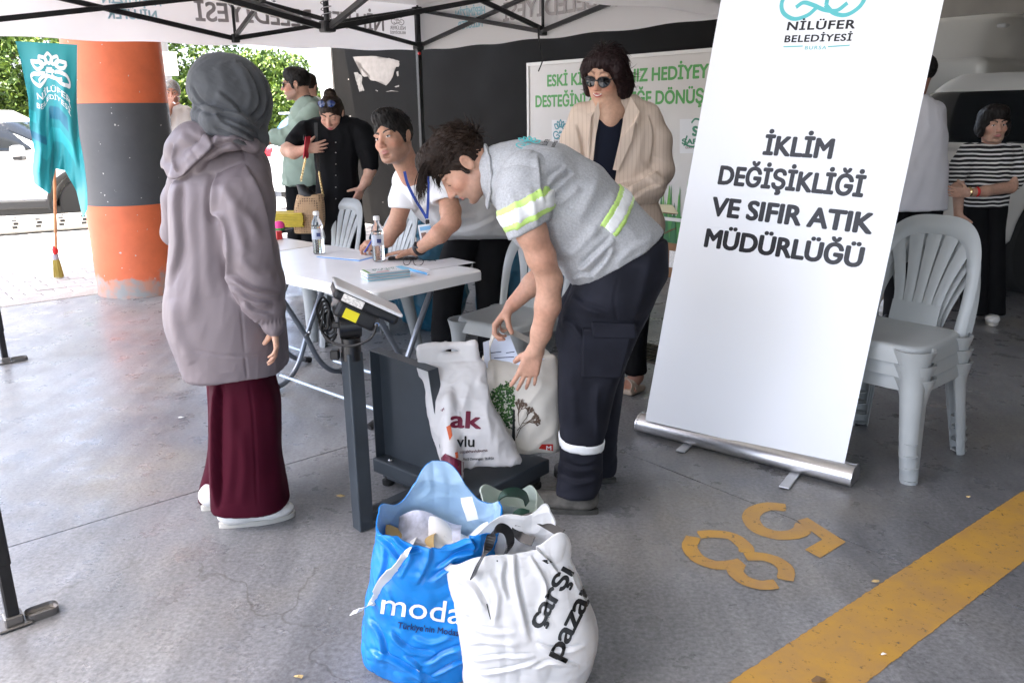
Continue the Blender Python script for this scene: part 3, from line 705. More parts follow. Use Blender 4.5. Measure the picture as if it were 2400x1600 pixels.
# scissor trusses
def bar(a, b, w=.024, h=.032):
    mb = MB(); a, b = Vector(a), Vector(b); d = b - a; q = d.to_track_quat('Z', 'Y').to_matrix()
    mb.box((a + b) / 2, (w, h, d.length), q, .003, 1); mb.build('truss_bar', BLK, tent)
def pivot(p): 
    mb = MB(); mb.tube([A(*p) - A(.0, .03, 0), A(*p) + A(.0, .03, 0)], .009, 8); mb.build('rivet', STEEL, tent, True)
zs, zt = ZV + .045, ZT - .03
hub = up(CC, 0) ; HZ = 1.985
def joint(p, s=.05): MB().box(p, (s, s, .06), Euler((0, 0, R_(40))).to_matrix(), .008, 2).build('joint', M('black_plastic'), tent)
for a, b in ((C1, C2), (C1, C4), (C2, C3), (C4, C3)):
    m = (a + b) / 2; n = nrm(np.cross(b - a, EZ)) * .018
    for p in (a, b):
        dd = nrm(m - p) * .04
        bar(up(p + dd + n, zt), up(m + n, ZV + .035)); bar(up(p + dd - n, zs), up(m - n, zt))
        pivot(up((p + m) / 2, (zt + zs) / 2))
    joint(up(m, zt)); joint(up(m, ZV + .035))
    MB().tube([up(m, ZV + .06), up(m, zt)], .011, 8).build('truss_post', BLK, tent, True)
    hb = nrm(m - CC) * .05
    bar(up(m, zt), up(CC + hb, HZ)); bar(up(m, ZV + .05), up(CC + hb, HZ + .52)); pivot(up((m + CC) / 2, (zt + HZ) / 2 + .05))
joint(up(CC, HZ), .075); joint(up(CC, HZ + .52), .075)
MB().tube([up(CC, HZ + .03), up(CC, 3.05)], .016, 10).build('peak_pole', BLK, tent, True)
sp = [up(CC, HZ + .04) + A(math.cos(a) * .028, math.sin(a) * .028, a * .0055) for a in np.linspace(0, 44, 200)]
MB().tube(sp, .0035, 6).build('spring', STEEL, tent, True)
# fabric: roof panels and valances
ZP = 3.08
quad = [C1, C2, C3, C4]
for i in range(4):
    a, b = quad[i], quad[(i + 1) % 4]
    out = nrm(np.cross(nrm(b - a), EZ)); out = out if out @ ((a + b) / 2 - CC) > 0 else -out
    e = .045
    def roof(u, v, a=a, b=b):
        pa = a + nrm(a - CC) * .06; pb = b + nrm(b - CC) * .06
        base = pa[None, None] * (1 - u[..., None]) + pb[None, None] * u[..., None]; q = base * (1 - v[..., None]) + CC * v[..., None]
        z = ZT + .02 + (ZP - ZT) * v - .05 * np.sin(np.pi * v) * np.sin(np.pi * u); q[..., 2] = 0; q[..., 2] = z + zdrop(q); return q
    sheet_obj('roof_panel', roof, 16, 12, .0015, CANV, tent)
    def val(u, v, a=a, b=b, out=out, i=i):
        q = (a - nrm(b - a) * .035)[None, None] * (1 - u[..., None]) + (b + nrm(b - a) * .035)[None, None] * u[..., None] + out * (e - .004)
        wob = .010 * np.sin(u * 23 + i) * v + .014 * np.sin(u * 9 + 2 * i) * v
        q = q + out * wob[..., None]; q[..., 2] = 0; q[..., 2] = ZT + .02 - (ZT + .02 - ZV + .012 * np.sin(np.pi * u)) * v + .006 * np.sin(u * 31 + i) * v + zdrop(q); return q
    vo = sheet_obj('valance', val, 60, 6, .0015, CANV, tent)
    if i in (0, 3):
        # outside print, reading mirrored from below
        p0, p1 = (a, b) if i == 0 else (a, b)        # i=0: C1->C2 ; i=3: C4->C1
        d = nrm(p1 - p0); Ln = np.linalg.norm(p1 - p0); inn = -out
        GRYP = M('print_grey', (.40, .37, .37), .9); BLUP = M('print_blue', (.42, .66, .74), .9)
        def vp(x, z):                                # follow the valance surface, slightly inside it
            f = (x + .035) / (Ln + .07); vv = (ZT + .02 - z) / (ZT + .02 - ZV); q = val(np.array([[f]]), np.array([[vv]]))[0, 0]; return q + inn * .006
        def word(s, x0, x1, z, cap, mt, bold=.03):
            me = embolden(letters(s, 1., 0, 0, 1., 'LEFT'), bold * .8); V = np.array([v.co[:] for v in me.vertices]); lo = V[:, 0].min(); sc = (x1 - x0) / (V[:, 0].max() - lo); cs = cap / .72
            f = ((x0 + (V[:, 0] - lo) * sc) + .035) / (Ln + .07); zz = z + V[:, 1] * cs; vv = (ZT + .02 - zz) / (ZT + .02 - ZV)
            W = val(f[:, None], vv[:, None])[:, 0] + inn * (.006 + .0003 * V[:, 2:3])
            me.vertices.foreach_set('co', W.astype(np.float32).ravel()); me.update(); link('lettering', me, mt, vo)
        word('NİLÜFER', .36, 1.03, 2.155, .125, GRYP); word('BELEDİYESİ', 1.13, 2.14, 2.155, .125, GRYP)
        word('HEPİMİZİN', 2.38, 2.78, 2.225, .062, BLUP); word('NİLÜFER', 2.42, 2.76, 2.135, .062, BLUP)
        ms = mat4(vp(.20, 2.255), d * .075, EZ * .062); strokes('emblem', LOTUS, .11, ms, GRYP, vo)
        word('NİLÜFER', .11, .29, 2.165, .03, GRYP, .02); word('BELEDİYESİ', .11, .29, 2.13, .022, GRYP, .02)
tag(tent, 'white pop-up canopy tent on a black folding steel frame', 'tent')
# tie strap hanging from the truss on the wall side
q = spline([gy(1262, 60, 5.55), gy(1263, 90, 5.55), gy(1268, 120, 5.55), gy(1272, 140, 5.55), gy(1262, 168, 5.55)], 6)
MB().ribbon(q, A(1, 0, 0), [.012] * 8 + [.008] * (len(q) - 8), .002).build('tie_strap', M('black_webbing', (.02, .02, .02), .8), tent)
MB().lathe([(0, -.014), (.012, -.01), (.015, 0), (.012, .01), (0, .014)], up(C1, ZV - .03) + A(.01, -.035, 0), 12).build('release_button', M('red_plastic', (.6, .02, .02), .35), tent, True)

# ------------------------------------------------------------------ teal flag hung at the tent edge
TEAL = bpy.data.materials.new('teal_satin'); TEAL.use_nodes = True
n = TEAL.node_tree; b = n.nodes['Principled BSDF']; b.inputs['Roughness'].default_value = .5; b.inputs['Sheen Weight'].default_value = .3
at = n.nodes.new('ShaderNodeVertexColor'); at.layer_name = 'Col'; n.links.new(at.outputs[0], b.inputs['Base Color'])
FY = 5.05
def flag(u, v):
    # left and right outline in picture pixels, hung just inside the valance
    vv = np.array([0, .12, .25, .42, .58, .72, .80, .88, 1.])
    lx = np.interp(v, vv, [36, 48, 62, 72, 78, 76, 80, 130, 185]); rx = np.interp(v, vv, [181, 181, 180, 181, 184, 190, 196, 202, 205])
    ty = 96 + v * 400
    bot = np.interp(u, [0, .28, .44, .62, .8, .9, 1.], [430, 455, 395, 400, 450, 512, 490])
    y = 97 + (bot - 97) * v + u * 8 * (1 - v)
    lx = np.interp(y, [97, 150, 230, 300, 350, 400, 430, 520], [36, 50, 66, 70, 80, 76, 80, 90]); rx = np.interp(y, [97, 250, 320, 380, 440, 520], [181, 180, 186, 197, 204, 206])
    x = lx + (rx - lx) * u
    d = FY + .02 * np.sin(u * 13 + v * 3) * (.2 + v) + .035 * np.sin(u * 7 - v * 4 + 1) * (.2 + v) + .012 * np.sin(u * 29 + v * 9) * v
    R3 = _F + _R * ((x - 1200) / CF)[..., None] - _U * ((y - 800) / CF)[..., None]
    return A(0, 0, CH) + R3 * (d / R3[..., 1])[..., None]
fo = sheet_obj('flag', flag, 60, 90, .0012, TEAL)
u, v = np.meshgrid(np.linspace(0, 1, 60), np.linspace(0, 1, 90), indexing='ij')
c0 = np.array([.012, .30, .33]); c1_ = np.array([.02, .42, .45]); c2_ = np.array([.008, .16, .25])
bl = (np.sin(u * 3 + np.floor(v * 9) * 2.1) > .55) & (v > .48); b2 = ((u > .42) & (u < .78) & (v > .5) & (v < .6)) | ((v > .62) & (v < .68) & (u < .3)); 
cc = np.where(b2[..., None], c2_, np.where(bl[..., None], c1_, c0)).reshape(-1, 3); cc = np.concatenate([cc, cc]); cc = np.concatenate([cc, np.ones((len(cc), 1))], 1)
at = fo.data.color_attributes.new('Col', 'FLOAT_COLOR', 'POINT'); at.data.foreach_set('color', cc.astype(np.float32).ravel())
tag(fo, 'teal satin flag with white lily emblem hung from the tent edge', 'flag')
WHT = M('print_white', (.85, .85, .85), .8)
def on_flag(me, name):                           # me vertices given in (u,v) -> surface
    V = np.array([p.co[:] for p in me.vertices]); uu, vv = V[:, 0], V[:, 1]; e = 1e-3
    P = flag(uu[:, None], vv[:, None])[:, 0]; N = np.cross(flag(uu[:, None] + e, vv[:, None])[:, 0] - P, flag(uu[:, None], vv[:, None] + e)[:, 0] - P); N /= np.linalg.norm(N, axis=1, keepdims=True); N *= np.sign(-N[:, 1:2])
    me.vertices.foreach_set('co', (P + N * .003).astype(np.float32).ravel()); me.update(); return link(name, me, WHT, fo)
def slice_mesh(me, nx, ny, x0=0., x1=1., y0=0., y1=1.):
    bm = bmesh.new(); bm.from_mesh(me)
    for i in range(1, nx): bmesh.ops.bisect_plane(bm, geom=bm.verts[:] + bm.edges[:] + bm.faces[:], plane_co=(x0 + (x1 - x0) * i / nx, 0, 0), plane_no=(1, 0, 0))
    for i in range(1, ny): bmesh.ops.bisect_plane(bm, geom=bm.verts[:] + bm.edges[:] + bm.faces[:], plane_co=(0, y0 + (y1 - y0) * i / ny, 0), plane_no=(0, 1, 0))
    bm.to_mesh(me); bm.free(); return me
def uv_word(s, u0, u1, v0, cap, bold=.03):
    me = letters(s, 1., bold * .4, 0, 1., 'LEFT'); V = np.array([v.co[:] for v in me.vertices]); lo = V[:, 0].min(); sc = (u1 - u0) / (V[:, 0].max() - lo)
    W = np.stack([u0 + (V[:, 0] - lo) * sc, v0 - V[:, 1] * cap / .72, V[:, 0] * 0], 1); me.vertices.foreach_set('co', W.astype(np.float32).ravel()); return slice_mesh(me, 24, 20)
on_flag(uv_word('NİLÜFER', .2, .88, .385, .045), 'lettering'); on_flag(uv_word('BELEDİYESİ', .18, .86, .445, .036), 'lettering')
tmp = strokes('emblem', [[(.5 + p[0] * .36, .2 - p[1] * .115) for p in l] for l in LOTUS], .028, Matrix.Identity(4), None); me = tmp.data; COL.objects.unlink(tmp); bpy.data.objects.remove(tmp); on_flag(me, 'emblem')
# ================================================================== FURNITURE
def superellipse(n, rx, ry, p=4.):
    o = []
    for i in range(n):
        a = 2 * math.pi * i / n; c, s = math.cos(a), math.sin(a); o.append((rx * abs(c) ** (2 / p) * (1 if c >= 0 else -1), ry * abs(s) ** (2 / p) * (1 if s >= 0 else -1)))
    return o
def ring_solid(outline, rings, cap0=True, cap1=True, tf=None):   # rings: (scale or inset, z [,dx,dy]); closed loft
    bm = bmesh.new(); L = []
    for r in rings:
        sc, z = r[0], r[1]; L.append([bm.verts.new(Vector((x * sc, y * sc, z if not callable(z) else z(x * sc, y * sc)))) for x, y in outline])
    n = len(outline)
    for a, b in zip(L, L[1:]):
        for j in range(n): bm.faces.new((a[j], a[(j + 1) % n], b[(j + 1) % n], b[j]))
    if cap0: bm.faces.new(L[0][::-1])
    if cap1: bm.faces.new(L[-1])
    return bm
def finish(bm, name, mat, parent, m4=None, smooth=True, sharp=40):
    bmesh.ops.recalc_face_normals(bm, faces=bm.faces)
    if m4 is not None: bmesh.ops.transform(bm, matrix=m4, verts=bm.verts)
    me = bpy.data.meshes.new(name); bm.to_mesh(me); bm.free()
    if smooth: me.polygons.foreach_set('use_smooth', np.ones(len(me.polygons), bool)); me.set_sharp_from_angle(angle=R_(sharp))
    me.update(); return link(name, me, mat, parent)
def copy_tree(o, parent=None):
    c = o.copy(); COL.objects.link(c); c.parent = parent
    if parent is not None: c.matrix_parent_inverse = o.matrix_parent_inverse.copy()
    for ch in o.children: copy_tree(ch, c)
    return c
CHM = M('chair_plastic', (.37, .39, .39), .38, spec=.45, var=.06, vs=5, bump=.08, bs=300, bdist=.0006)
def make_chair():
    t = empty('plastic_chair')
    so_ = superellipse(64, .222, .215, 5)
    dish = lambda f: (lambda x, y: .44 - .012 * max(0, 1 - (x * x + y * y) / .03) * f)
    bm = ring_solid(so_, [(.02, dish(1)), (.25, dish(1)), (.5, dish(1)), (.72, dish(1)), (.88, .441), (.95, .4405), (.99, .434), (1.015, .418), (1.03, .372), (1.0, .372), (.985, .41), (.94, .428), (.5, .422), (.02, .42)])
    finish(bm, 'seat', CHM, t)
    for sx in (-1, 1):
        for sy in (-1, 1):
            # open channel leg, curved outer face
            a = Vector((sx * .198, sy * .19, .43)); b = Vector((sx * .238, sy * (.225 if sy > 0 else .265), 0)); bm = bmesh.new(); rings = []
            for i in range(9):
                f = i / 8; c = a.lerp(b, f); w_ = .052 - .018 * f + (.028 * max(0, 1 - f * 5)); prof = []
                for k in range(9):
                    q = math.pi / 4 - math.pi * .62 + k / 8 * math.pi * 1.24; prof.append((math.cos(q), math.sin(q)))
                pin = [(x * .87, y * .87) for x, y in prof[::-1]]
                rings.append([bm.verts.new(Vector((c.x + sx * x * w_ - sx * .02, c.y + sy * y * w_ - sy * .02, c.z))) for x, y in prof + pin])
            for r0, r1 in zip(rings, rings[1:]):
                n = len(r0)
                for j in range(n): bm.faces.new((r0[j], r0[(j + 1) % n], r1[(j + 1) % n], r1[j]))
            bm.faces.new(rings[0]); bm.faces.new(rings[-1][::-1])
            lg = finish(bm, 'leg', CHM, t)
            for z in (.012, .06):
                c = a.lerp(b, 1 - z / .43); mb = MB(); mb.lathe([(.0, 0), (.031, 0), (.031, .003), (0, .003)], (c.x - sx * .012, c.y - sy * .012, z), 12); mb.build('rib', CHM, lg, True)
    yb = lambda z: -.195 - .30 * (z - .44) - .10 * np.maximum(z - .44, 0) ** 2
    def back(x, z): return np.stack([x, yb(z) + .55 * x * x * np.clip((z - .40) / .3, 0, 1), z], -1)
    HT = .885
    def hoop(u, v):
        a = np.pi * u; zc = .60; co, sn = -np.cos(a), np.sin(a); pw = .62
        def curve(rx, zt, zb):
            x = rx * np.sign(co) * np.abs(co) ** pw; z = zb + (zt - zb) * np.abs(sn) ** pw; return x, z
        xo, zo = curve(.242, HT, .40); xi, zi = curve(.196, HT - .075, .40)
        sq = 1 - .10 * (1 - np.abs(sn)) ** 2
        x = (xo + (xi - xo) * v) * sq; z = zo + (zi - zo) * v; P = back(x, z); P[..., 1] += .014 * np.cos(np.pi * (v - .5)) - .01 * 0
        return P
    sheet_obj('back_hoop', hoop, 72, 7, .009, CHM, t)
    def panel(u, v):
        z = .425 + .10 * v; x = (u - .5) * (.205 + .0 * v); return back(x, z)
    sheet_obj('back_panel', panel, 12, 5, .008, CHM, t)
    for i in range(5):
        def slat(u, v, i=i):
            z0 = .52; z1 = HT - .055 - .012 * abs(i - 2) ** 1.6; z = z0 + (z1 - z0) * v; e = v ** 1.5
            xc = (i - 2) * (.041 + .036 * e); w_ = .036 + .026 * e; P = back(xc + (u - .5) * w_, z); P[..., 1] -= .003; P[..., 1] += .004 * np.cos((u - .5) * np.pi); return P
        sheet_obj('slat', slat, 5, 14, .008, CHM, t)
    return t
chair0 = make_chair()
AXR = R_(130)
def put_chair(p, rz, label, group=None, first=[True]):
    o = chair0 if first[0] else copy_tree(chair0); first[0] = False
    o.location = Vector(p); o.rotation_euler = (0, 0, rz); tag(o, label, 'chair', group); return o
sc_ = A(1.60, 3.31, 0)
for k, lab in enumerate(('light grey plastic chair at the bottom of the stack', 'light grey plastic chair in the middle of the stack', 'light grey plastic chair on top of the stack')):
    put_chair(sc_ - E1 * .016 * k + A(0, 0, .058 * k), AXR, lab)
bt = gz(835, 466, .885); put_chair(up(bt - E1 * .36, 0), AXR + R_(8), 'empty plastic chair at the table in front of the woman in black')
bt = gz(952, 482, .885); put_chair(up(bt - E1 * .34, 0), AXR - R_(4), 'plastic chair behind the man writing at the table')
put_chair(up(gz(1196, 738, .44), 0), AXR + R_(12), 'plastic chair beside the tote bag, its seat empty, at the table end')
LABP = M('paper_label', (.75, .72, .68), .7, var=.3, vs=160, detail=2)

# ------------------------------------------------------------------ folding tables
N0 = gz(878, 686, .72); RR = gz(1137, 632, .72); tx = nrm(RR - N0); ty = A(-tx[1], tx[0], 0); TWD = np.linalg.norm(RR - N0); TLN = 1.32
WPL = M('white_table_plastic', (.87, .87, .865), .28, spec=.5, var=.03, vs=6, bump=.05, bs=90)
CPL = M('table_white_tinted', (.66, .60, .53), .35, var=.06, vs=4)  # same white plastic, brownish reflection mixed into the colour
TUB = M('grey_tube', (.17, .19, .22), .28, metal=.55, spec=.6)
TUBL = M('pale_tube', (.42, .5, .58), .3, metal=.5)
def folding_table(o, topm, label, TLN=1.32):
    t = empty('folding_table', up(o, 0)); c = o + tx * TWD / 2 + ty * TLN / 2
    out = superellipse(72, TWD / 2, TLN / 2, 22); m = mat4(A(c[0], c[1], 0), tx, ty)
    bm = ring_solid(out, [(.02, .72), (.9, .72), (.985, .72), (.997, .715), (1., .705), (1., .672), (.985, .672), (.98, .69), (.02, .69)]); finish(bm, 'tabletop', topm, t, m)
    for f in (.16, .80):
        for sgn in (0, 1):
            pth = [(.14, .685), (.30, .50), (.47, .29), (.58, .13), (.70, .045), (.83, .018)]
            P = [o + tx * TWD * (x if sgn == 0 else 1 - x) + ty * (TLN * f + (.03 if sgn else 0)) + A(0, 0, z - o[2]) for x, z in pth]
            lg = MB().tube(spline(P, 6), .0145, 10).build('leg', TUB, t, True)
            MB().tube([P[-1] - nrm(P[-1] - P[-2]) * .03, P[-1] + nrm(P[-1] - P[-2]) * .012], .0185, 10).build('foot_cap', M('black_plastic'), lg, True)
            MB().tube([P[2] - ty * .022, P[2] + ty * .022], .008, 8).build('rivet', STEEL, lg, True)
    for x in (.24, .76):
        P = [o + tx * TWD * x + ty * TLN * f + A(0, 0, .085 - o[2]) for f in (.16, .82)]; MB().tube(P, .009, 8).build('stretcher', TUBL, t, True)
    tag(t, label, 'table'); return t
folding_table(N0, WPL, 'white plastic folding table with bottles, brochures and glasses on it')
folding_table(N0 + ty * (TLN + .006) + A(0, 0, -.003), CPL, 'folding table with yellow pads, its white top tinted for a brownish reflection', .56)

# ------------------------------------------------------------------ platform scale
PS = M('scale_paint', (.045, .055, .066), .42, spec=.5, var=.1, vs=10, bump=.1, bs=200)
RUB = M('rubber', (.015, .015, .015), .7)
PN = gz(1108, 1166, .12); PL_ = gz(872, 1072, .12); PR_ = gz(1322, 1088, .12); ux = nrm(PL_ - PN); uy = nrm(PR_ - PN); LX, LY = np.linalg.norm(PL_ - PN), np.linalg.norm(PR_ - PN)
uy = nrm(uy - ux * (uy @ ux)); scale = empty('platform_scale', up(PN, 0)); rs = Matrix([[ux[0], uy[0], 0], [ux[1], uy[1], 0], [0, 0, 1]])
if rs.determinant() < 0: rs = Matrix([[uy[0], ux[0], 0], [uy[1], ux[1], 0], [0, 0, 1]]); SZ = lambda a, b, c: (b, a, c)
else: SZ = lambda a, b, c: (a, b, c)
cp = PN + ux * LX / 2 + uy * LY / 2
MB().box(up(cp, .09), SZ(LX, LY, .06), rs, .006, 2).build('platform', PS, scale)
MB().box(up(cp, .045), SZ(LX * .92, LY * .85, .03), rs).build('frame', PS, scale)
for a in (.07, .93):
    for b in (.1, .9): MB().lathe([(.022, 0), (.025, .004), (.025, .02), (.012, .022), (.012, .045)], up(PN + ux * LX * a + uy * LY * b, 0), 14).build('foot', RUB, scale, True)
# upright plate along the ux edge, leaning slightly
pb = PN + ux * LX * .99 + uy * .06; pe = PN + ux * LX * .27 + uy * .06; hz = gy(893, 812, pb[1])[2]
bl = up(pb, .118); br = up(pe, .118); tl = up(pb + (pe - pb) * .02, .118) ; 
tl = bl + A(0, 0, hz - .12); tr = br + A(0, 0, hz - .14) + ux * .07
nn = nrm(np.cross(br - bl, tl - bl)); nn = nn if nn @ uy > 0 else -nn
def slab(pts, th, d): 
    mb = MB(); a = [mb.bm.verts.new(Vector(p)) for p in pts]; b = [mb.bm.verts.new(Vector(p + d * th)) for p in pts]
    mb.bm.faces.new(a); mb.bm.faces.new(b[::-1])
    for j in range(len(pts)): mb.bm.faces.new((a[j], b[j], b[(j + 1) % len(pts)], a[(j + 1) % len(pts)]))
    return mb
pt_ = slab([bl, br, tr, tl], .004, nn).build('back_plate', PS, scale)
slab([bl, tl, tl - nn * .045, bl - nn * .045], .004, nrm(br - bl)).build('flange', PS, pt_)
slab([br, tr, tr - nn * .045, br - nn * .045], .004, nrm(bl - br)).build('flange', PS, pt_)
slab([tl, tr, tr - nn * .045, tl - nn * .045], .004, A(0, 0, -1)).build('flange', PS, pt_)
for f in (.2, .8): MB().lathe([(.011, 0), (.011, .006), (.007, .01), (0, .01)], up(pb + (pe - pb) * f - uy * .035, .12), 10).build('bolt', STEEL, scale, True)
cb = gz(852, 1236); ct = gy(822, 795, cb[1]); lean = ct - cb
q = Vector(lean).to_track_quat('Z', 'Y').to_matrix() @ Euler((0, 0, R_(40))).to_matrix()
L_ = np.linalg.norm(lean); ax = lean / L_
MB().box(cb + ax * L_ * .47, (.058, .058, L_ * .94), q, .005, 2).build('column', PS, scale)
mb = MB(); e = PN + ux * LX * .55; mb.box((up(cb, .04) + up(e, .04)) / 2, (np.linalg.norm(e - cb), .05, .04), Vector(e * A(1, 1, 0) - cb * A(1, 1, 0)).to_track_quat('X', 'Z').to_matrix(), .004, 1); mb.build('arm', PS, scale)
BP = M('black_plastic'); BPG = M('indicator_plastic', (.012, .012, .013), .32, bump=.1, bs=400)
MB().tube([cb + ax * L_ * .90, cb + ax * L_ * 1.01], .034, 16).build('collar', BPG, scale, True)
kn = cb + ax * L_ * 1.07
MB().tube([kn - A(.035, .01, 0), kn + A(.035, .01, 0)], .042, 18).build('tilt_joint', BPG, scale, True)
MB().box(cb + ax * L_ * .93 + A(-.055, -.01, 0), (.03, .03, .035), None, .004, 1).build('clamp', BPG, scale)
# indicator head: seen from behind, its face turned up and away
ic = gy(850, 716, 2.74); ixr = nrm(gy(940, 772, 2.66) - gy(800, 672, 2.74)); 
ixr = nrm(A(.80, .22, -.46)); ifn = nrm(A(.42, .12, .62)); ifn = nrm(ifn - ixr * (ifn @ ixr)); iyr = np.cross(ifn, ixr)
ri = Matrix([[ixr[i], iyr[i], ifn[i]] for i in range(3)])
ind = MB().box(ic + ifn * .012, (.235, .165, .035), ri, .012, 3).build('indicator', BPG, scale)
MB().box(ic - ifn * .03 - ixr * .015, (.15, .15, .06), ri, .014, 3).build('rear_housing', BPG, ind)
MB().box(ic + ifn * .034, (.245, .175, .012), ri, .005, 2).build('face_rim', M('indicator_grey', (.72, .73, .74), .3), ind)
fo_ = ic - ifn * .03 - iyr * .0755 
MB().box(ic - ifn * .035 - iyr * .0762 - ixr * .035, (.05, .0015, .034), ri).build('yellow_sticker', M('yellow_sticker', (.78, .68, .02), .5), ind)
MB().box(ic + ifn * .012 - iyr * .0835 - ixr * .05, (.075, .0015, .026), ri).build('rating_label', LABP, ind)
cnx = ic - iyr * .083 + ixr * .05 - ifn * .012
MB().tube([cnx, cnx - iyr * .03 - ifn * .01], .0085, 10).build('connector', STEEL, ind, True)
CB = M('cable_black', (.01, .01, .01), .45)
c0 = cnx - iyr * .03 - ifn * .01
MB().tube(spline([c0, c0 + A(-.02, -.02, -.04), c0 + A(-.08, -.02, -.065), c0 + A(-.15, .0, -.06), c0 + A(-.19, .02, -.03)], 8), .0042, 8).build('signal_cable', CB, ind, True)
lp = []
base = gy(757, 735, 2.74)
for i in range(90):
    a = i / 90 * 2 * math.pi * 5; k = i / 90; lp.append(base + A(math.cos(a) * (.02 + .006 * math.sin(i)) + .02 * k, .012 * math.sin(a * .5 + i * .1), math.sin(a) * (.05 + .008 * math.sin(i * .37)) - .05 * k))
MB().tube(lp, .0045, 6).build('coiled_cable', CB, ind, True)
MB().box(base + A(.045, -.02, -.035), (.03, .02, .022), None, .004, 1).build('cable_plug', BPG, ind)
tag(scale, 'dark grey platform scale with upright plate and tilted display on a post', 'scale')

# ------------------------------------------------------------------ roll-up banner
bL, bR = gz(1512, 985, .075), gz(1978, 1092, .075)
r1, r2 = ray(1690, 0), ray(2212, 0); o = A(0, 0, CH)
Mx = np.stack([r1, -r2], 1); sol = np.linalg.lstsq(Mx, (bL - bR), rcond=None)[0]
tL = o + r1 * sol[0]; tR = o + r2 * sol[1]; wL = tL - bL
wv_ = nrm(((tL - bL) + (tR - bR)) / 2); bu_ = nrm(bR - bL); BW = np.linalg.norm(bR - bL); BH = 2.0
print('banner axes', bu_, wv_, BW, np.linalg.norm(tL - bL), np.linalg.norm(tR - bR))
bn = nrm(np.cross(bu_, wv_)); bn = bn if bn @ (o - bL) > 0 else -bn
BANM = M('banner_film', (.84, .85, .87), .35, spec=.4, bump=.03, bs=6, bdist=.01)
ban = empty('rollup_banner', up((bL + bR) / 2, 0))
def on_ban(x, y, off=.0010):
    d = ray(x, y); t = ((bL - o) @ bn) / (d @ bn); return o + d * t + bn * off
def edge_pt(side, b): 
    k = (tL - bL) if side == 0 else (tR - bR); p = bL if side == 0 else bR; return p + k * (b / 1.0)
def bsheet(u, v):
    p0, p1, q0, q1 = on_ban(1512, 985, 0), on_ban(1978, 1092, 0), on_ban(1690, 0, 0), on_ban(2212, 0, 0); s = BH / np.linalg.norm(q0 - p0)
    P = (p0 + (q0 - p0) * (v * s)[..., None]) * (1 - u[..., None]) + (p1 + (q1 - p1) * (v * s)[..., None]) * u[..., None]
    return P
sheet_obj('printed_sheet', bsheet, 10, 30, .0008, BANM, ban)
INK = M('ink_charcoal', (.02, .019, .021), .3, spec=.3); INKT = M('ink_teal', (.10, .50, .52), .35)
ALU = M('brushed_aluminium', (.62, .62, .63), .28, metal=1., var=.05, vs=80, stretch=(1, 1, 1))
Zb = lambda x, y: (1480 + x * .4847, y * .4847)
def btext(s, xl, yl, xr, yr, cap_px, mat=INK, bold=.045, spacing=1.):
    a, b = on_ban(*Zb(xl, yl)), on_ban(*Zb(xr, yr)); c = on_ban(*Zb(xl + 20, yl - cap_px)); upv = wv_ - bu_ * (wv_ @ bu_)
    cap = (c - a) @ wv_; fit_letters('lettering', s, a, b, wv_, cap, mat, ban, None, bold, 0, spacing)
btext('İKLİM', 632, 750, 968, 771, 95); btext('DEĞİŞİKLİĞİ', 415, 892, 1118, 956, 92)
btext('VE SIFIR ATIK', 378, 1043, 1162, 1135, 92); btext('MÜDÜRLÜĞÜ', 348, 1194, 1112, 1297, 90)
btext('NİLÜFER', 750, 149, 1080, 140, 42, INK, .03, 1.12); btext('BELEDİYESİ', 738, 207, 1064, 199, 34, INK, .03, 1.1); btext('BURSA', 838, 241, 942, 240, 17, INKT, .01, 1.2)
for xa, xb_ in ((735, 828), (950, 1055)):
    a, b = on_ban(*Zb(xa, 230)), on_ban(*Zb(xb_, 227 if xa < 800 else 223)); slab([a, b, b + wv_ * .004, a + wv_ * .004], .0006, bn).build('rule', INKT, ban)
ce = on_ban(*Zb(938, -75)); wd = np.linalg.norm(on_ban(*Zb(1135, 0)) - on_ban(*Zb(738, 0))) / 2
strokes('emblem', LOTUS, .10, mat4(ce, bu_ * wd, wv_ * wd), INKT, ban)
# cassette
gl, gr_ = gz(1497, 1012), gz(1992, 1142); gd = nrm(gr_ - gl); gn = np.cross(gd, EZ); gn = gn if gn @ (o - gl) > 0 else -gn
prof = [(-.055, .018), (-.052, .055), (-.03, .082), (-.006, .088), (-.004, .078), (.004, .078), (.006, .088), (.03, .080), (.052, .055), (.058, .025), (.05, .014), (-.048, .012)]
mb = MB(); c0_ = (gl + gr_) / 2 - gn * .03; LB = np.linalg.norm(gr_ - gl) / 2
mc = mat4(up(c0_, 0), gn, -gd if np.linalg.det(np.stack([gn, -gd, EZ], 1)) > 0 else gd, EZ)
mb.prism(prof, -LB, LB, mc); cas = mb.build('cassette', ALU, ban, True, 50)
for s_ in (-1, 1):
    mb = MB(); mb.prism([(x * 1.06, z * 1.02) for x, z in prof], 0, .008, mc @ Matrix.Translation((0, s_ * (LB + .0045) - .004, 0))); mb.build('end_cap', ALU, cas, True, 50)
for px_, py_ in ((1600, 1056), (1842, 1140)):
    f = gz(px_, py_); dirf = nrm(gn * 1. + gd * (.12 if px_ < 1700 else .1)); mm = Vector(dirf).to_track_quat('X', 'Z').to_matrix()
    MB().box(up(f - dirf * .1, .008), (.26, .042, .007), mm, .003, 2).build('swivel_foot', M('grey_cast', (.5, .51, .52), .4, metal=.6), ban)
tag(ban, 'white roll-up banner with dark lettering on an aluminium base', 'banner')

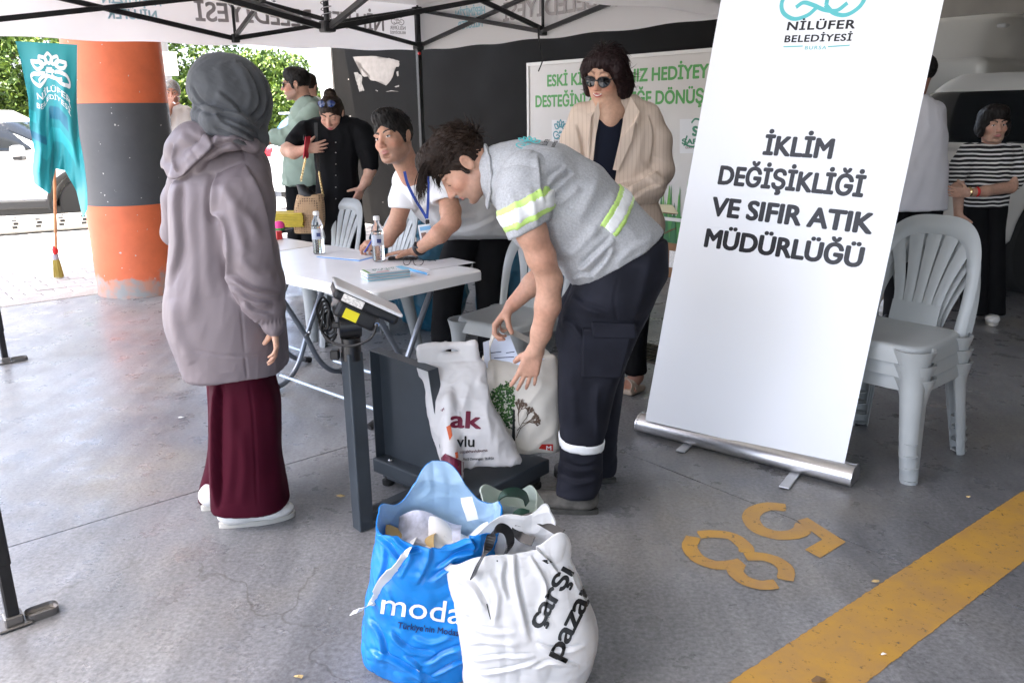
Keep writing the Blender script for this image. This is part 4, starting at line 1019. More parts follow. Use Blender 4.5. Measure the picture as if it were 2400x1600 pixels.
# ------------------------------------------------------------------ green and white signboard on the wall
bp = lambda x, y, off=.02: hit_s(x, y, S_W) - E1 * off
sb = empty('signboard', up(bp(1420, 600), 0))
zt_, zb_ = bp(1240, 152)[2], .52; t0_, t1_ = bp(1240, 300) @ E2, bp(1760, 300) @ E2
BRD = M('board_white', (.52, .50, .47), .45, var=.04, vs=3)
def bd(t, z, off=.02): return E2 * t + E1 * (S_W - off) + A(0, 0, z)
slab([bd(t0_, zb_, .002), bd(t1_, zb_, .002), bd(t1_, zt_, .002), bd(t0_, zt_, .002)], .016, -E1).build('panel', BRD, sb)
FRM = M('board_frame', (.6, .59, .56), .4)
for a, b, w_ in (((t0_, zt_), (t1_, zt_), (0, .03)), ((t0_, zb_), (t1_, zb_), (0, .03))):
    slab([bd(a[0], a[1] - .015, .0185), bd(b[0], b[1] - .015, .0185), bd(b[0], b[1] + .015, .0185), bd(a[0], a[1] + .015, .0185)], .01, -E1).build('frame_strip', FRM, sb)
slab([bd(t0_, zb_, .0185), bd(t0_ + .03, zb_, .0185), bd(t0_ + .03, zt_, .0185), bd(t0_, zt_, .0185)], .0095, -E1).build('frame_strip', FRM, sb)
GRN = M('print_green', (.055, .27, .05), .5); 
Zg = lambda x, y: (1200 + x * .357, 60 + y * .357)
def stext(s, xl, yl, xr, yr, cap, mt=GRN, bold=.036):
    of = .0192 if mt is GRN else .0226; a, b = bp(*Zg(xl, yl), of), bp(*Zg(xr, yr), of); c = bp(*Zg(xl, yl - cap), of); fit_letters('lettering', s, a, b, EZ, abs(c[2] - a[2]), mt, sb, None, bold)
stext('ESKİ KİTAPLARINIZ HEDİYEYE', 240, 403, 1345, 343, 78); stext('DESTEĞİNİZ GELECEĞE DÖNÜŞÜR', 163, 538, 1395, 508, 78)
slab([bp(*Zg(272, 620), .019), bp(*Zg(400, 620), .019), bp(*Zg(400, 790), .019), bp(*Zg(272, 790), .019)], .003, -E1).build('logo_card', M('card_white', (.6, .6, .6), .5), sb)
e_ = np.linalg.norm(bp(*Zg(376, 690)) - bp(*Zg(284, 690))) / 2; TEALP = M('print_teal', (.04, .22, .26), .5)
strokes('emblem', LOTUS, .12, mat4(bp(*Zg(330, 690), .0245), E2 * e_, EZ * e_), TEALP, sb)
stext('NİLÜFER', 290, 750, 385, 747, 14, M('print_dark', (.04, .04, .05), .5), .03); stext('BELEDİYESİ', 290, 772, 385, 770, 11, M('print_dark'), .02)
slab([bp(*Zg(1112, 615), .019), bp(*Zg(1330, 610), .019), bp(*Zg(1330, 838), .019), bp(*Zg(1112, 838), .019)], .003, -E1).build('logo_card', M('card_white'), sb)
stext('ŞAFAK', 1124, 780, 1300, 778, 36, M('print_dkgreen', (.03, .18, .1), .5), .05); stext('GERİ DÖNÜŞÜM', 1148, 808, 1300, 807, 15, M('print_dkred', (.16, .07, .06), .5), .02); stext('S', 1192, 726, 1232, 726, 66, M('print_dkgreen'), .06)
strokes('emblem', [spline([(.6, -.4), (.9, .1), (.5, .6), (0, .75), (-.3, .5)], 6), spline([(-.6, -.3), (-.75, -.8), (-.2, -1.), (.4, -.9)], 6)], .12, mat4(bp(*Zg(1212, 692), .0245), E2 * .13, EZ * .13), M('print_dkgreen'), sb)
# printed forest band
zf = bp(1590, 690)[2]
G1 = [M('forest_a', (.11, .32, .05), .5), M('forest_b', (.05, .22, .05), .5), M('forest_c', (.03, .14, .05), .5)]
zh = bp(1575, 520)[2]
slab([bd(t0_ + .03, zb_ + .03, .019), bd(t1_, zb_ + .03, .019), bd(t1_, zh - .12, .019), bd(t0_ + .03, zh - .12, .019)], .001, -E1).build('printed_meadow', M('meadow_green', (.05, .23, .04), .5, var=.3, vs=1.2), sb)
rf = random.Random(11); tt = t0_ + .05; L3 = 0
while tt < t1_ - .05:
    for lay in range(3):
        w_ = rf.uniform(.05, .085); zb0 = zh - .45; h_ = (bp(1575, 405)[2] - zb0) * (rf.uniform(.78, 1.02) - lay * .1); P = []; K = 9; xc = tt + rf.uniform(-.03, .03) + lay * .025
        for i in range(K):
            f = i / K; P += [(xc - w_ * (1 - f) * 1.05, zb0 + h_ * f), (xc - w_ * (1 - f) * .62, zb0 + h_ * (f + .6 / K))]
        P.append((xc, zb0 + h_)); P += [(2 * xc - x, z) for x, z in P[-2::-1]]
        bm = bmesh.new(); f = bm.faces.new([bm.verts.new(Vector(bd(max(t0_ + .035, min(x, t1_ - .01)), z, .0215 + .0006 * lay + .0001 * (L3 % 5)))) for x, z in P]); bmesh.ops.triangulate(bm, faces=[f]); me = bpy.data.meshes.new('printed_tree'); bm.to_mesh(me); bm.free(); link('printed_tree', me, G1[lay], sb); L3 += 1
    tt += rf.uniform(.06, .09)
Zk = lambda x, y: (1480 + x / 4.61, 380 + y / 4.61)
flatpoly('printed_book', [Zk(*p) for p in [(300, 450), (465, 462), (525, 545), (520, 560), (300, 530)]], .027, M('print_cream', (.55, .48, .30), .5), sb)
flatpoly('printed_book_spine', [Zk(*p) for p in [(300, 530), (520, 556), (525, 545), (528, 558), (470, 562), (300, 542)]], .0275, M('print_brown', (.12, .05, .02), .5), sb)
flatpoly('printed_twig', [Zk(*p) for p in [(370, 765), (440, 725), (505, 706), (506, 714), (445, 735), (375, 775)]], .027, M('print_brown'), sb)
tag(sb, 'large white signboard with green slogan and printed fir forest on the dark wall', 'sign')

# ------------------------------------------------------------------ cardboard boxes by the wall
CARD = M('cardboard', (.24, .125, .06), .8, var=.12, vs=7, bump=.1, bs=120); TAPE = M('brown_tape', (.2, .12, .06), .4)
bxp = gz(1560, 655)
def carton(p, sx, sy, sz, rz, label, lab=False):
    t = MB().box(p + A(0, 0, sz / 2), (sx, sy, sz), Euler((0, 0, rz)).to_matrix(), .006, 1).build('cardboard_box', CARD)
    m = Matrix.Translation(Vector(p)) @ Matrix.Rotation(rz, 4, 'Z')
    MB().box(m @ Vector((0, 0, sz + .0006)), (sx * 1.0, .05, .001), Euler((0, 0, rz)).to_matrix()).build('tape', TAPE, t)
    if lab: MB().box(m @ Vector((-sx / 2 - .001, -.02, sz * .55)), (.001, .16, .15), Euler((0, 0, rz)).to_matrix()).build('paper_label', LABP, t)
    return tag(t, label, 'box')
bq = up(bxp, 0) + E1 * .3 + E2 * .02
carton(bq, .42, .55, .31, R_(40), 'brown cardboard box with paper label, under another box by the signboard', True)
carton(bq + A(.01, .02, .315), .38, .52, .27, R_(37), 'brown cardboard box stacked on a labelled box below the signboard')
# ------------------------------------------------------------------ cloth creases traced as lines on the garment's near side
def to_px(V):
    v = V - A(0, 0, CH); k = v @ _F; return np.stack([1200 + CF * (v @ _R) / k, 800 - CF * (v @ _U) / k], 1)
def crease(V, pts, w_, amp, mode='step', ymax=None, px=None):
    """mode step: one side stands proud of the other; line: a narrow groove; ridge: a rounded fold"""
    P = to_px(V) if px is None else px; S_ = np.array(spline([A(*p) for p in pts], 6)); best = np.full(len(P), 1e9); sg = np.ones(len(P)); tt = np.zeros(len(P)); n = len(S_) - 1
    for i in range(n):
        a, b = S_[i], S_[i + 1]; d = b - a; L2 = d @ d + 1e-9; q = P - a; t = np.clip(q @ d / L2, 0, 1); r = q - t[:, None] * d; dist = np.sqrt((r * r).sum(1)); m = dist < best
        best[m] = dist[m]; sg[m] = np.sign(d[0] * q[m, 1] - d[1] * q[m, 0]); tt[m] = (i + t[m]) / n
    s = best * sg / w_; tap = np.clip(np.minimum(tt, 1 - tt) * 6, 0, 1) ** .7
    if mode == 'step': k = np.clip((s + .5) / 1., 0, 1); k = k * k * (3 - 2 * k); f = k * np.exp(-np.maximum(s, 0) ** 2 * .35) - (1 - k) * np.exp(-np.minimum(s, 0) ** 2 * 1.2)
    elif mode == 'ridge': f = np.exp(-s * s)
    else: f = -np.exp(-s * s)
    f = f * tap * amp
    if ymax is not None: f = f * np.clip((ymax - V[:, 1]) / .03, 0, 1)
    return f
def creases(L, ymax=None):
    def f(V):
        px = to_px(V); d = np.zeros(len(V))
        for pts, w_, amp, mode in L: d = d + crease(V, pts, w_, amp, mode, ymax, px)
        return d
    return f
# ================================================================== PEOPLE
SKIN = M('skin', (.5, .3, .22), .5, attr='Col', sub=.12, spec=.35, var=.09, vs=70, bump=.14, bs=260, bdist=.0015, detail=8)
def J(x, y, Y): return gy(x, y, Y)
def basis(f, u):
    f = nrm(f); u = np.array(u, float); u = nrm(u - f * (u @ f)); return np.stack([np.cross(f, u), f, u], 1)     # x right, y forward, z up
def rotv(v, ax, a):
    ax = nrm(ax); return v * math.cos(a) + np.cross(ax, v) * math.sin(a) + ax * (ax @ v) * (1 - math.cos(a))
def add_head(sd, c, Rm, s=1., fem=False, neck=None):
    W = lambda x, y, z: c + Rm @ (A(x, y, z) * s)
    E = lambda p, r, k=.012, sub=False, rot=None: sd.el(W(*p), A(*r) * s, Rm if rot is None else Rm @ rot, k * s, sub)
    C = lambda a, b, ra, rb, k=.008: sd.rc(W(*a), W(*b), ra * s, rb * s, k * s)
    E((0, -.018, .032), (.074, .094, .083)); E((0, .028, -.022), (.060, .066, .082), .03)
    E((0, .032, -.072), (.048 if fem else .053, .050, .038), .03); E((0, .070, -.098), (.018 if fem else .022, .015, .014), .02)
    for q in (-1, 1):
        E((q * .042, .058, -.024), (.021, .021, .019), .02); E((q * .028, .076, .024), (.026, .012, .009), .012)
        C((q * .054, .0, -.06), (q * .03, .05, -.09), .02, .016, .02)
    C((0, .086, .010), (0, .108, -.028), .0075, .0098, .012); E((0, .106, -.032), (.0125, .012, .010), .006)
    for q in (-1, 1): E((q * .0125, .097, -.035), (.0075, .010, .0075), .005)
    for q in (-1, 1): E((q * .031, .094, .003), (.017, .013, .0095), .010, True)
    for q in (-1, 1): E((q * .031, .0745, .003), (.0155, .0115, .0125), .006)
    E((0, .088, -.058), (.021, .010, .0055), .005); E((0, .0865, -.0685), (.018, .010, .006), .005); E((0, .1, -.0632), (.019, .006, .0014), .003, True)
    E((0, .082, -.082), (.02, .012, .006), .012, True)
    for q in (-1, 1):
        th = .25 * q; ro = np.array([[math.cos(th), 0, math.sin(th)], [0, 1, 0], [-math.sin(th), 0, math.cos(th)]])
        E((q * .079, -.012, -.004), (.007, .019, .031), .006, False, ro); E((q * .086, -.008, -.002), (.006, .011, .019), .005, True, ro)
    if neck is not None:
        sd.rc(W(0, -.022, -.055), neck, .054 * s if not fem else .047 * s, .058 * s if not fem else .051 * s, .03); sd.rc(W(0, -.03, .0), neck, .05 * s, .05 * s, .03)
def skin_col(base, heads=(), lips=(.42, .15, .13), brow=(.03, .02, .015), stub=0., browh=.0):
    base = A(*base)
    def f(V):
        n = fbm(V * 22, 3, 5)[:, None]; c = base * (.94 + .12 * n); r = fbm(V * 9, 2, 9)[:, None]; c = c * (1 + A(.05, -.04, -.05) * (r - .5) * 2)
        for (hc, Rm, s) in heads:
            q = (V - hc) @ Rm / s; x, y, z = np.abs(q[:, 0]), q[:, 1], q[:, 2]; near = (np.abs(q) < .16).all(1)
            ch = np.exp(-(((x - .045) / .022) ** 2 + ((z + .03) / .022) ** 2)) * (y > .02) * near; c = c * (1 + ch[:, None] * A(.08, -.10, -.12))
            nose = np.exp(-((x / .014) ** 2 + ((z + .03) / .014) ** 2)) * (y > .09) * near; c = c * (1 + nose[:, None] * A(.06, -.10, -.1))
            if stub:
                m = np.clip((-.040 - z) / .02, 0, 1) * np.clip((y - .0) / .03, 0, 1) * (z > -.125) * near; m2 = np.clip((-.02 - z) / .02, 0, 1) * np.exp(-((y - .01) / .03) ** 2) * near; m = np.maximum(m, m2)
                c = c * (1 - stub * m[:, None]) + A(.10, .085, .08) * stub * m[:, None]
            lp_ = ((x / .0235) ** 2 + ((z + .0632) / (.0105 * np.clip(1.15 - x / .035, .2, 1))) ** 2 < 1) & (y > .075) & near; c[lp_] = A(*lips)
            bz = .0245 + browh + .008 * np.sin(np.clip((x - .012) / .042, 0, 1) * np.pi * .75); br = (x > .011) & (x < .053) & (np.abs(z - bz) < .0048 * (1.15 - .8 * (x - .011) / .042)) & (y > .045) & near; c[br] = A(*brow)
        return c
    return f
EYEW = M('eye_white', (.72, .70, .68), .15); EYED = M('eye_iris', (.025, .012, .008), .1); LASH = M('lashes', (.012, .009, .008), .6)
def eyes(root, c, Rm, s, down=0., look=0., closed=False):
    for q in (-1, 1):
        p = c + Rm @ (A(q * .031, .0795, .003) * s); mm = Matrix([list(Rm[i]) + [p[i]] for i in range(3)] + [[0, 0, 0, 1]])
        if not closed:
            e = MB(); e.lathe([(0, -1), (.5, -.87), (.87, -.5), (1, 0), (.87, .5), (.5, .87), (0, 1)], n=14, mat=mm @ Matrix.Diagonal((.0128 * s, .0085 * s, .0056 * s, 1))); eo = e.build('eye', EYEW, root, True, 80)
            pi = c + Rm @ (A(q * .031 + look, .0862, .0032 - down) * s); mi = Matrix([list(Rm[i]) + [pi[i]] for i in range(3)] + [[0, 0, 0, 1]])
            MB().lathe([(0, -1), (.7, -.7), (1, 0), (.7, .7), (0, 1)], n=12, mat=mi @ Matrix.Diagonal((.0054 * s, .0024 * s, .0050 * s, 1))).build('iris', EYED, eo, True, 80)
        zz = .0085 if not closed else -.002
        P = [c + Rm @ (A(q * (.031 + x), .0868 - abs(x) * .35 - (0.0 if not closed else -.001), zz - x * x * 22) * s) for x in np.linspace(-.0145, .0155, 7)]
        MB().tube(P, .0013 * s, 5).build('eyelashes', LASH, root, True)
def hairmat(name, col): return M(name, col, .5, spec=.22, var=.35, vs=90, bump=.5, bs=220, bdist=.003, stretch=(1, 1, 1))
def add_hair(c, Rm, s, kind, h=.004):
    sd = SDF(h); W = lambda x, y, z: c + Rm @ (A(x, y, z) * s); E = lambda p, r, k=.012, sub=False: sd.el(W(*p), A(*r) * s, Rm, k * s, sub)
    if kind == 'short':
        E((0, -.018, .040), (.082, .102, .088)); E((0, .03, .085), (.058, .05, .042), .03)
        for q in (-1, 1): E((q * .074, .012, .0), (.008, .016, .035), .01)
        E((0, .115, -.022), (.082, .062, .092), .012, True); E((0, -.01, -.105), (.14, .16, .062), .015, True)
        for q in (-1, 1): E((q * .085, -.012, -.012), (.02, .022, .034), .008, True); E((q * .083, .062, -.01), (.03, .034, .05), .008, True)
    elif kind == 'quiff':
        E((0, -.018, .038), (.080, .100, .087)); E((0, .046, .104), (.054, .042, .030), .03); E((0, .0, .108), (.062, .074, .030), .03)
        for q in (-1, 1): E((q * .073, .008, -.002), (.006, .013, .030), .01)
        E((0, .120, -.008), (.084, .062, .092), .010, True); E((0, .098, .02), (.05, .03, .05), .01, True); E((0, -.01, -.115), (.14, .16, .07), .015, True)
        for q in (-1, 1): E((q * .085, -.012, -.012), (.02, .022, .034), .008, True); E((q * .083, .066, -.004), (.03, .05, .055), .008, True)
    elif kind == 'bun':
        E((0, -.02, .036), (.081, .103, .090)); E((0, -.055, .125), (.042, .042, .036), .02); E((0, -.05, -.02), (.075, .075, .07), .03)
        E((0, .108, -.030), (.074, .062, .088), .01, True); E((0, 0, -.125), (.14, .16, .07), .015, True)
        for q in (-1, 1): E((q * .088, -.006, -.012), (.02, .024, .03), .008, True)
    elif kind == 'bob':
        E((0, -.028, .034), (.087, .103, .090)); E((-.01, .035, .076), (.066, .046, .038), .03); E((0, -.07, -.045), (.095, .065, .08), .04)
        for q in (-1, 1): E((q * .086, -.02, -.045), (.028, .058, .068), .03); E((q * .082, .035, .03), (.022, .03, .05), .03)
        E((.012, .118, -.026), (.072, .072, .098), .012, True); E((0, .02, -.15), (.16, .10, .06), .02, True)
    elif kind == 'curly':
        E((0, -.022, .036), (.090, .108, .094)); E((0, .03, .09), (.074, .056, .04), .03); E((0, -.06, -.03), (.085, .07, .07), .03)
        for q in (-1, 1): E((q * .08, .01, -.02), (.02, .04, .06), .02)
        E((0, .112, -.036), (.074, .066, .09), .012, True); E((0, .0, -.14), (.15, .15, .07), .015, True)
    ax = Rm[:, 1] * .5 + Rm[:, 2] * .8
    return sd, (lambda V: (.0032 * s) * folds(V - c, ax, 95 if kind != 'curly' else 60, 6, 3, 1.2) + .004 * s * (fbm((V - c) * 40, 2, 8) - .5))
def strands(name, root, paths, r, mat):
    mb = MB()
    for p in paths: n = len(p); mb.tube(p, [r * (1 - .85 * (i / (n - 1)) ** 1.5) for i in range(n)], 5, True)
    return tag(mb.build(name, mat, root, True), kind='stuff')
def scalp_strands(c, Rm, s, n, comb, ln, seed, region, lift=.006):   # comb: local direction of growth
    rr = random.Random(seed); out = []
    while len(out) < n:
        a = rr.uniform(0, 2 * math.pi); z = rr.uniform(-.3, 1); q = math.sqrt(1 - z * z); d = A(q * math.cos(a), q * math.sin(a), z)
        p = A(0, -.018, .040) + d * A(.083, .103, .089)
        if not region(p): continue
        g = comb(p); g = nrm(g - d * (g @ d) + d * .15); P = []; L = ln * rr.uniform(.6, 1.25); j = A(rr.gauss(0, .25), rr.gauss(0, .25), rr.gauss(0, .25))
        for i in range(5):
            t = i / 4; v = p + (g + j * t * .5) * L * t + d * lift * math.sin(math.pi * min(1, t * 1.1)) ; P.append(c + Rm @ (v * s))
        out.append(P)
    return out
def add_hand(sd, w, d, l, p, curl=(.3, .3, .35, .4), spread=.05, s=1., thumb=(.8, .55, .3), tc=.25, lens=None):
    """w wrist, d towards the knuckles, l towards the thumb, p out of the palm (fingers curl that way)"""
    d = nrm(d); l = nrm(l - d * (l @ d)); p = nrm(p - d * (p @ d) - l * (p @ l)); off = (.029, .0095, -.010, -.028); LN = lens or (.070, .079, .073, .056); kd = (.088, .092, .087, .078)
    for i in range(4):
        k = w + (d * kd[i] + l * off[i]) * s - p * .002 * s; sd.rc(w + l * off[i] * .55 * s, k, .0165 * s, .0118 * s, .012 * s, (p, .85))
        c = curl[i] if isinstance(curl, (list, tuple)) else curl; dr = nrm(d + l * spread * (1.5 - i)); ax = np.cross(dr, p); q = k; r = .0098 - .0007 * i
        for j, f in enumerate((.46, .30, .24)):
            dr = rotv(dr, ax, c * (.8 if j == 0 else 1.)); e = q + dr * LN[i] * f * s; sd.rc(q, e, (r - .0009 * j) * s, (r - .0009 * (j + 1)) * s, .0032 * s); q = e
    b = w + (l * .020 + d * .016 + p * .004) * s; dr = nrm(l * thumb[0] + d * thumb[1] + p * thumb[2]); ax = np.cross(dr, nrm(d * .6 + p * .8))
    sd.rc(w + l * .006 * s + d * .012 * s, b + dr * .030 * s, .017 * s, .013 * s, .012 * s); q = b + dr * .028 * s
    for j, L in enumerate((.032, .027)): dr = rotv(dr, ax, tc); e = q + dr * L * s; sd.rc(q, e, (.0118 - .0012 * j) * s, (.0106 - .0014 * j) * s, .004 * s); q = e
def rows(sd, Y, R, ry, k=.03, n=2.3, yoff=None):   # torso / legs from an outline read off the picture; R: (ypx, xl, xr[, dY][, ry])
    S_ = []
    for r in R:
        dY = r[3] if len(r) > 3 else 0.; q = r[4] if len(r) > 4 else ry; a, b = gy(r[1], r[0], Y + dY), gy(r[2], r[0], Y + dY); S_.append(((a[2] + b[2]) / 2, (a[0] + b[0]) / 2, Y + dY, abs(b[0] - a[0]) / 2, q))
    S_.sort(key=lambda r: r[0]); sd.loft((0, 0, 0), np.eye(3), S_, k, n)
    return S_
def person(loc, label):
    r = empty('person', up(A(*loc), 0)); tag(r, label, 'person'); return r
def shoe(root, heel, toe, mat, sole, w_=.095, h_=.085, name='shoe'):
    hd = nrm(A(toe[0] - heel[0], toe[1] - heel[1], 0)); L = np.linalg.norm((A(*toe) - A(*heel))[:2]); o = A(heel[0], heel[1], 0); fr = np.stack([hd, np.cross(EZ, hd), EZ], 1); W = lambda a, b, z: o + fr @ A(a, b, z)
    sd = SDF(.006); sd.el(W(L * .30, 0, .045), (L * .30, w_ * .42, .040), fr, .02); sd.el(W(L * .70, 0, .036), (L * .31, w_ * .50, .030), fr, .03); sd.el(W(L * .22, 0, h_ - .02), (L * .24, w_ * .40, .045), fr, .03); sd.cut((0, 0, .012), (0, 0, -1))
    so_ = sobj(name, sd, mat, root, 2)
    out = []
    for i in range(28):
        a = 2 * math.pi * i / 28; x = L * .5 + L * .515 * math.cos(a); y = w_ * .5 * math.sin(a) * (.86 + .16 * math.cos(a - .3) - .10 * (math.cos(a) < -.2)); out.append((x, y))
    bm = bmesh.new(); R0 = [[bm.verts.new(Vector(W(x, y, z))) for x, y in out] for z in (.001, .020)]
    for j in range(28): bm.faces.new((R0[0][j], R0[0][(j + 1) % 28], R0[1][(j + 1) % 28], R0[1][j]))
    bm.faces.new(R0[0][::-1]); bm.faces.new(R0[1]); finish(bm, 'sole', sole, so_, None, True, 40)
    return so_
def cloth(name, col=(.008, .008, .009), rough=.75, var=.05, vs=7, bump=.15, bs=500, sheen=.0, spec=.14, bdist=.0006): return M(name, col, rough, spec=spec, var=var, vs=vs, bump=bump, bs=bs, sheen=sheen, bdist=bdist)

# ------------------------------------------------------------------ 1. woman in headscarf, seen from behind
def hijab_woman():
    r = person(gz(590, 1225), 'woman in grey headscarf, mauve hooded coat and maroon trousers, seen from behind'); Y = 2.80
    coat = cloth('coat_mauve', (.178, .15, .162), .5, .03, 5, .08, 700, .0, .35); sd = SDF(.0075)
    rows(sd, Y, [(335, 470, 600, 0, .07), (370, 440, 622, 0, .11), (410, 418, 632, 0, .13), (460, 408, 636, 0, .145), (540, 410, 640, 0, .155), (620, 408, 648, 0, .165), (700, 397, 655, 0, .18), (760, 402, 662, 0, .185), (820, 428, 668, 0, .185), (870, 452, 670, 0, .18), (905, 462, 670, 0, .175)], .15, .03, 2.4)
    # near sleeve
    sd.chain([J(578, 408, Y - .06), J(572, 470, Y - .13), J(588, 590, Y - .17), J(606, 665, Y - .17), J(622, 715, Y - .17)], [.070, .088, .080, .078, .062], .03)
    sd.chain([J(612, 700, Y - .17), J(630, 722, Y - .17)], [.066, .050], .02); sd.chain([J(630, 735, Y - .17), J(641, 758, Y - .17)], [.041, .041], .006)
    # far elbow behind the back edge
    sd.chain([J(440, 410, Y + .05), J(418, 470, Y + .10), J(414, 545, Y + .14), J(435, 580, Y + .25)], [.055, .048, .045, .04], .02)
    # hood fallen on the shoulders: a folded pouch of cloth
    sd.chain([J(398, 384, Y - .02), J(420, 352, Y - .05), J(452, 322, Y - .08), J(490, 312, Y - .10)], [.026, .036, .038, .030], .03)
    sd.chain([J(400, 392, Y - .04), J(424, 398, Y - .10), J(456, 380, Y - .13), J(492, 350, Y - .14), J(545, 332, Y - .135), J(594, 342, Y - .09)], [.020, .021, .022, .022, .020, .018], .022)
    sd.el(J(452, 352, Y - .08), (.070, .045, .066), None, .03); sd.chain([J(560, 318, Y - .10), J(608, 345, Y - .05)], [.024, .020], .02)
    sd.cut(J(560, 893, Y - .15), (0, 0, -1)); hz = J(560, 893, Y - .15)[2]
    CR = creases([([(509, 404), (504, 450), (503, 498), (522, 515), (534, 559), (537, 636), (550, 690)], 9, -.020, 'step'),
        ([(428, 425), (421, 483), (425, 578), (402, 674)], 13, .012, 'step'), ([(492, 410), (483, 483), (485, 597), (492, 700)], 15, .010, 'ridge'), ([(455, 430), (450, 520), (458, 640), (440, 760)], 16, .010, 'ridge'),
        ([(580, 390), (612, 450), (628, 510), (645, 617)], 10, .011, 'step'), ([(545, 470), (560, 540), (575, 600)], 13, .009, 'ridge'), ([(520, 430), (545, 470), (590, 520), (612, 570)], 12, .008, 'ridge'),
        ([(383, 391), (400, 411), (423, 413), (449, 392), (484, 361), (515, 336), (556, 330), (600, 348)], 7, -.016, 'step'), ([(411, 337), (408, 375), (414, 402)], 7, -.014, 'step'), ([(423, 318), (465, 345), (444, 372)], 12, .010, 'ridge'), ([(440, 300), (490, 330), (530, 322)], 9, .008, 'ridge'), ([(470, 300), (500, 345), (470, 372)], 8, .007, 'step'),
        ([(507, 410), (534, 395), (574, 381)], 2.6, .004, 'line'), ([(574, 381), (568, 352), (548, 334)], 2.6, .004, 'line'), ([(574, 381), (600, 415), (625, 470)], 2.6, .003, 'line'),
        ([(540, 640), (582, 672), (619, 684), (656, 688)], 9, .014, 'step'), ([(548, 665), (590, 700), (640, 710)], 8, .011, 'step'), ([(575, 704), (599, 727), (640, 737)], 7, .010, 'step'), ([(560, 600), (600, 640), (648, 648)], 10, .008, 'ridge'),
        ([(559, 690), (565, 733), (574, 828)], 2.4, .0035, 'line'), ([(447, 816), (516, 832), (574, 834), (622, 828)], 2.4, .0035, 'line'), ([(574, 834), (580, 888)], 3, .004, 'line'), ([(410, 700), (420, 780), (455, 850)], 14, .010, 'ridge'), ([(640, 770), (655, 820), (668, 850)], 9, .007, 'ridge')], Y + .02)
    def dp(V):
        d = .006 * folds(V, (.05, 0, 1), 5., 6, 4, 1.2) + .0016 * folds(V, (.35, 0, 1), 22, 4, 9, 1.4) + CR(V)
        w2 = np.exp(-(((V - J(636, 748, Y - .17)) / A(.06, .1, .012)) ** 2).sum(1)); d = d + w2 * .004 * np.sin(V[:, 0] * 420 + V[:, 1] * 300)
        flare = np.clip((hz + .12 - V[:, 2]) / .12, 0, 1); return d + .008 * flare * np.sin(V[:, 0] * 17 + 1.)
    sd.h = .0052; co = sobj('coat', sd, coat, r, 2, dp)
    # headscarf
    sc = cloth('scarf_grey', (.072, .076, .082), .8, .08, 30, .35, 260, .15, .2, .001); hs = SDF(.0065)
    hs.el(J(540, 218, Y), (.116, .134, .122), None, .03); hs.el(J(562, 246, Y - .01), (.098, .118, .112), None, .04); hs.el(J(508, 205, Y + .0), (.086, .118, .10), None, .03)
    hs.chain([J(478, 272, Y - .06), J(510, 285, Y - .11), J(555, 300, Y - .11), J(600, 325, Y - .03)], [.040, .046, .048, .042], .02); hs.chain([J(480, 255, Y + .1), J(545, 300, Y + .1), J(600, 322, Y + .03)], [.04, .05, .04], .03)
    hs.chain([J(478, 262, Y - .075), J(495, 275, Y - .11), J(520, 285, Y - .13)], [.016, .020, .015], .008)
    hc = J(590, 300, Y)
    HC = creases([([(564, 146), (595, 195), (604, 243), (582, 274)], 7, .011, 'step'), ([(587, 153), (617, 203), (619, 253), (597, 288)], 7, .011, 'step'), ([(608, 166), (631, 212), (625, 268), (605, 305)], 6, .010, 'step'), ([(545, 140), (575, 190), (585, 235), (570, 262)], 8, .006, 'ridge'),
        ([(512, 215), (545, 240), (566, 268)], 7, .008, 'step'), ([(500, 240), (530, 252), (560, 262)], 6, .006, 'ridge'), ([(449, 230), (466, 252), (511, 264), (557, 275), (600, 302)], 6, -.013, 'step'), ([(468, 270), (492, 254), (520, 287)], 6, .008, 'ridge'), ([(518, 284), (564, 307), (605, 332)], 6, .009, 'step'), ([(530, 276), (580, 300), (606, 318)], 5, .007, 'step'), ([(500, 300), (545, 318), (590, 338)], 6, .008, 'step'),
        ([(470, 160), (490, 200), (480, 235)], 12, .004, 'ridge'), ([(510, 150), (525, 195), (515, 235)], 12, .004, 'ridge'), ([(448, 200), (470, 235), (500, 255)], 5, .005, 'step')], Y + .03)
    def hp(V): return .0016 * folds(V, (.5, .3, .8), 30, 5, 3) + .0008 * folds(V, (.7, .2, -.5), 90, 5, 12) + HC(V)
    hs.h = .0048
    sobj('headscarf', hs, sc, r, 2, hp)
    # body: head inside the scarf, neck, near hand
    bs = SDF(.0045); Rm = basis((.75, .62, -.12), (0, 0, 1)); hcn = J(545, 225, Y + .01); add_head(bs, hcn, Rm, .93, True, J(540, 350, Y))
    wst = J(641, 760, Y - .17); b2 = SDF(.003); b2.rc(J(632, 735, Y - .17), wst, .028, .024, .01)
    add_hand(b2, wst, A(.02, -.01, -1), A(-.25, -.95, -.1) * -1 * A(-1, 1, 1), A(-.95, .25, 0), (.28, .32, .36, .42), .03, .86, (.5, .8, .3), .2)
    sobj('body', [bs, b2], SKIN, r, 1, None, skin_col((.52, .31, .22)))
    # trousers
    mar = cloth('trousers_maroon', (.052, .0035, .0125), .7, .05, 6, .06, 700, .0, .12); ts = SDF(.006)
    rows(ts, Y - .02, [(840, 498, 640, .02, .14), (878, 500, 636), (940, 505, 650), (1002, 504, 652), (1064, 505, 651), (1110, 504, 660), (1150, 503, 668), (1181, 502, 673, 0, .12)], .125, .02, 2.6)
    ts2 = SDF(.0075); rows(ts2, Y + .16, [(840, 498, 600, 0, .1), (878, 492, 590), (1000, 498, 595), (1075, 489, 590), (1130, 474, 580), (1163, 470, 578, 0, .10)], .10, .02, 2.6)
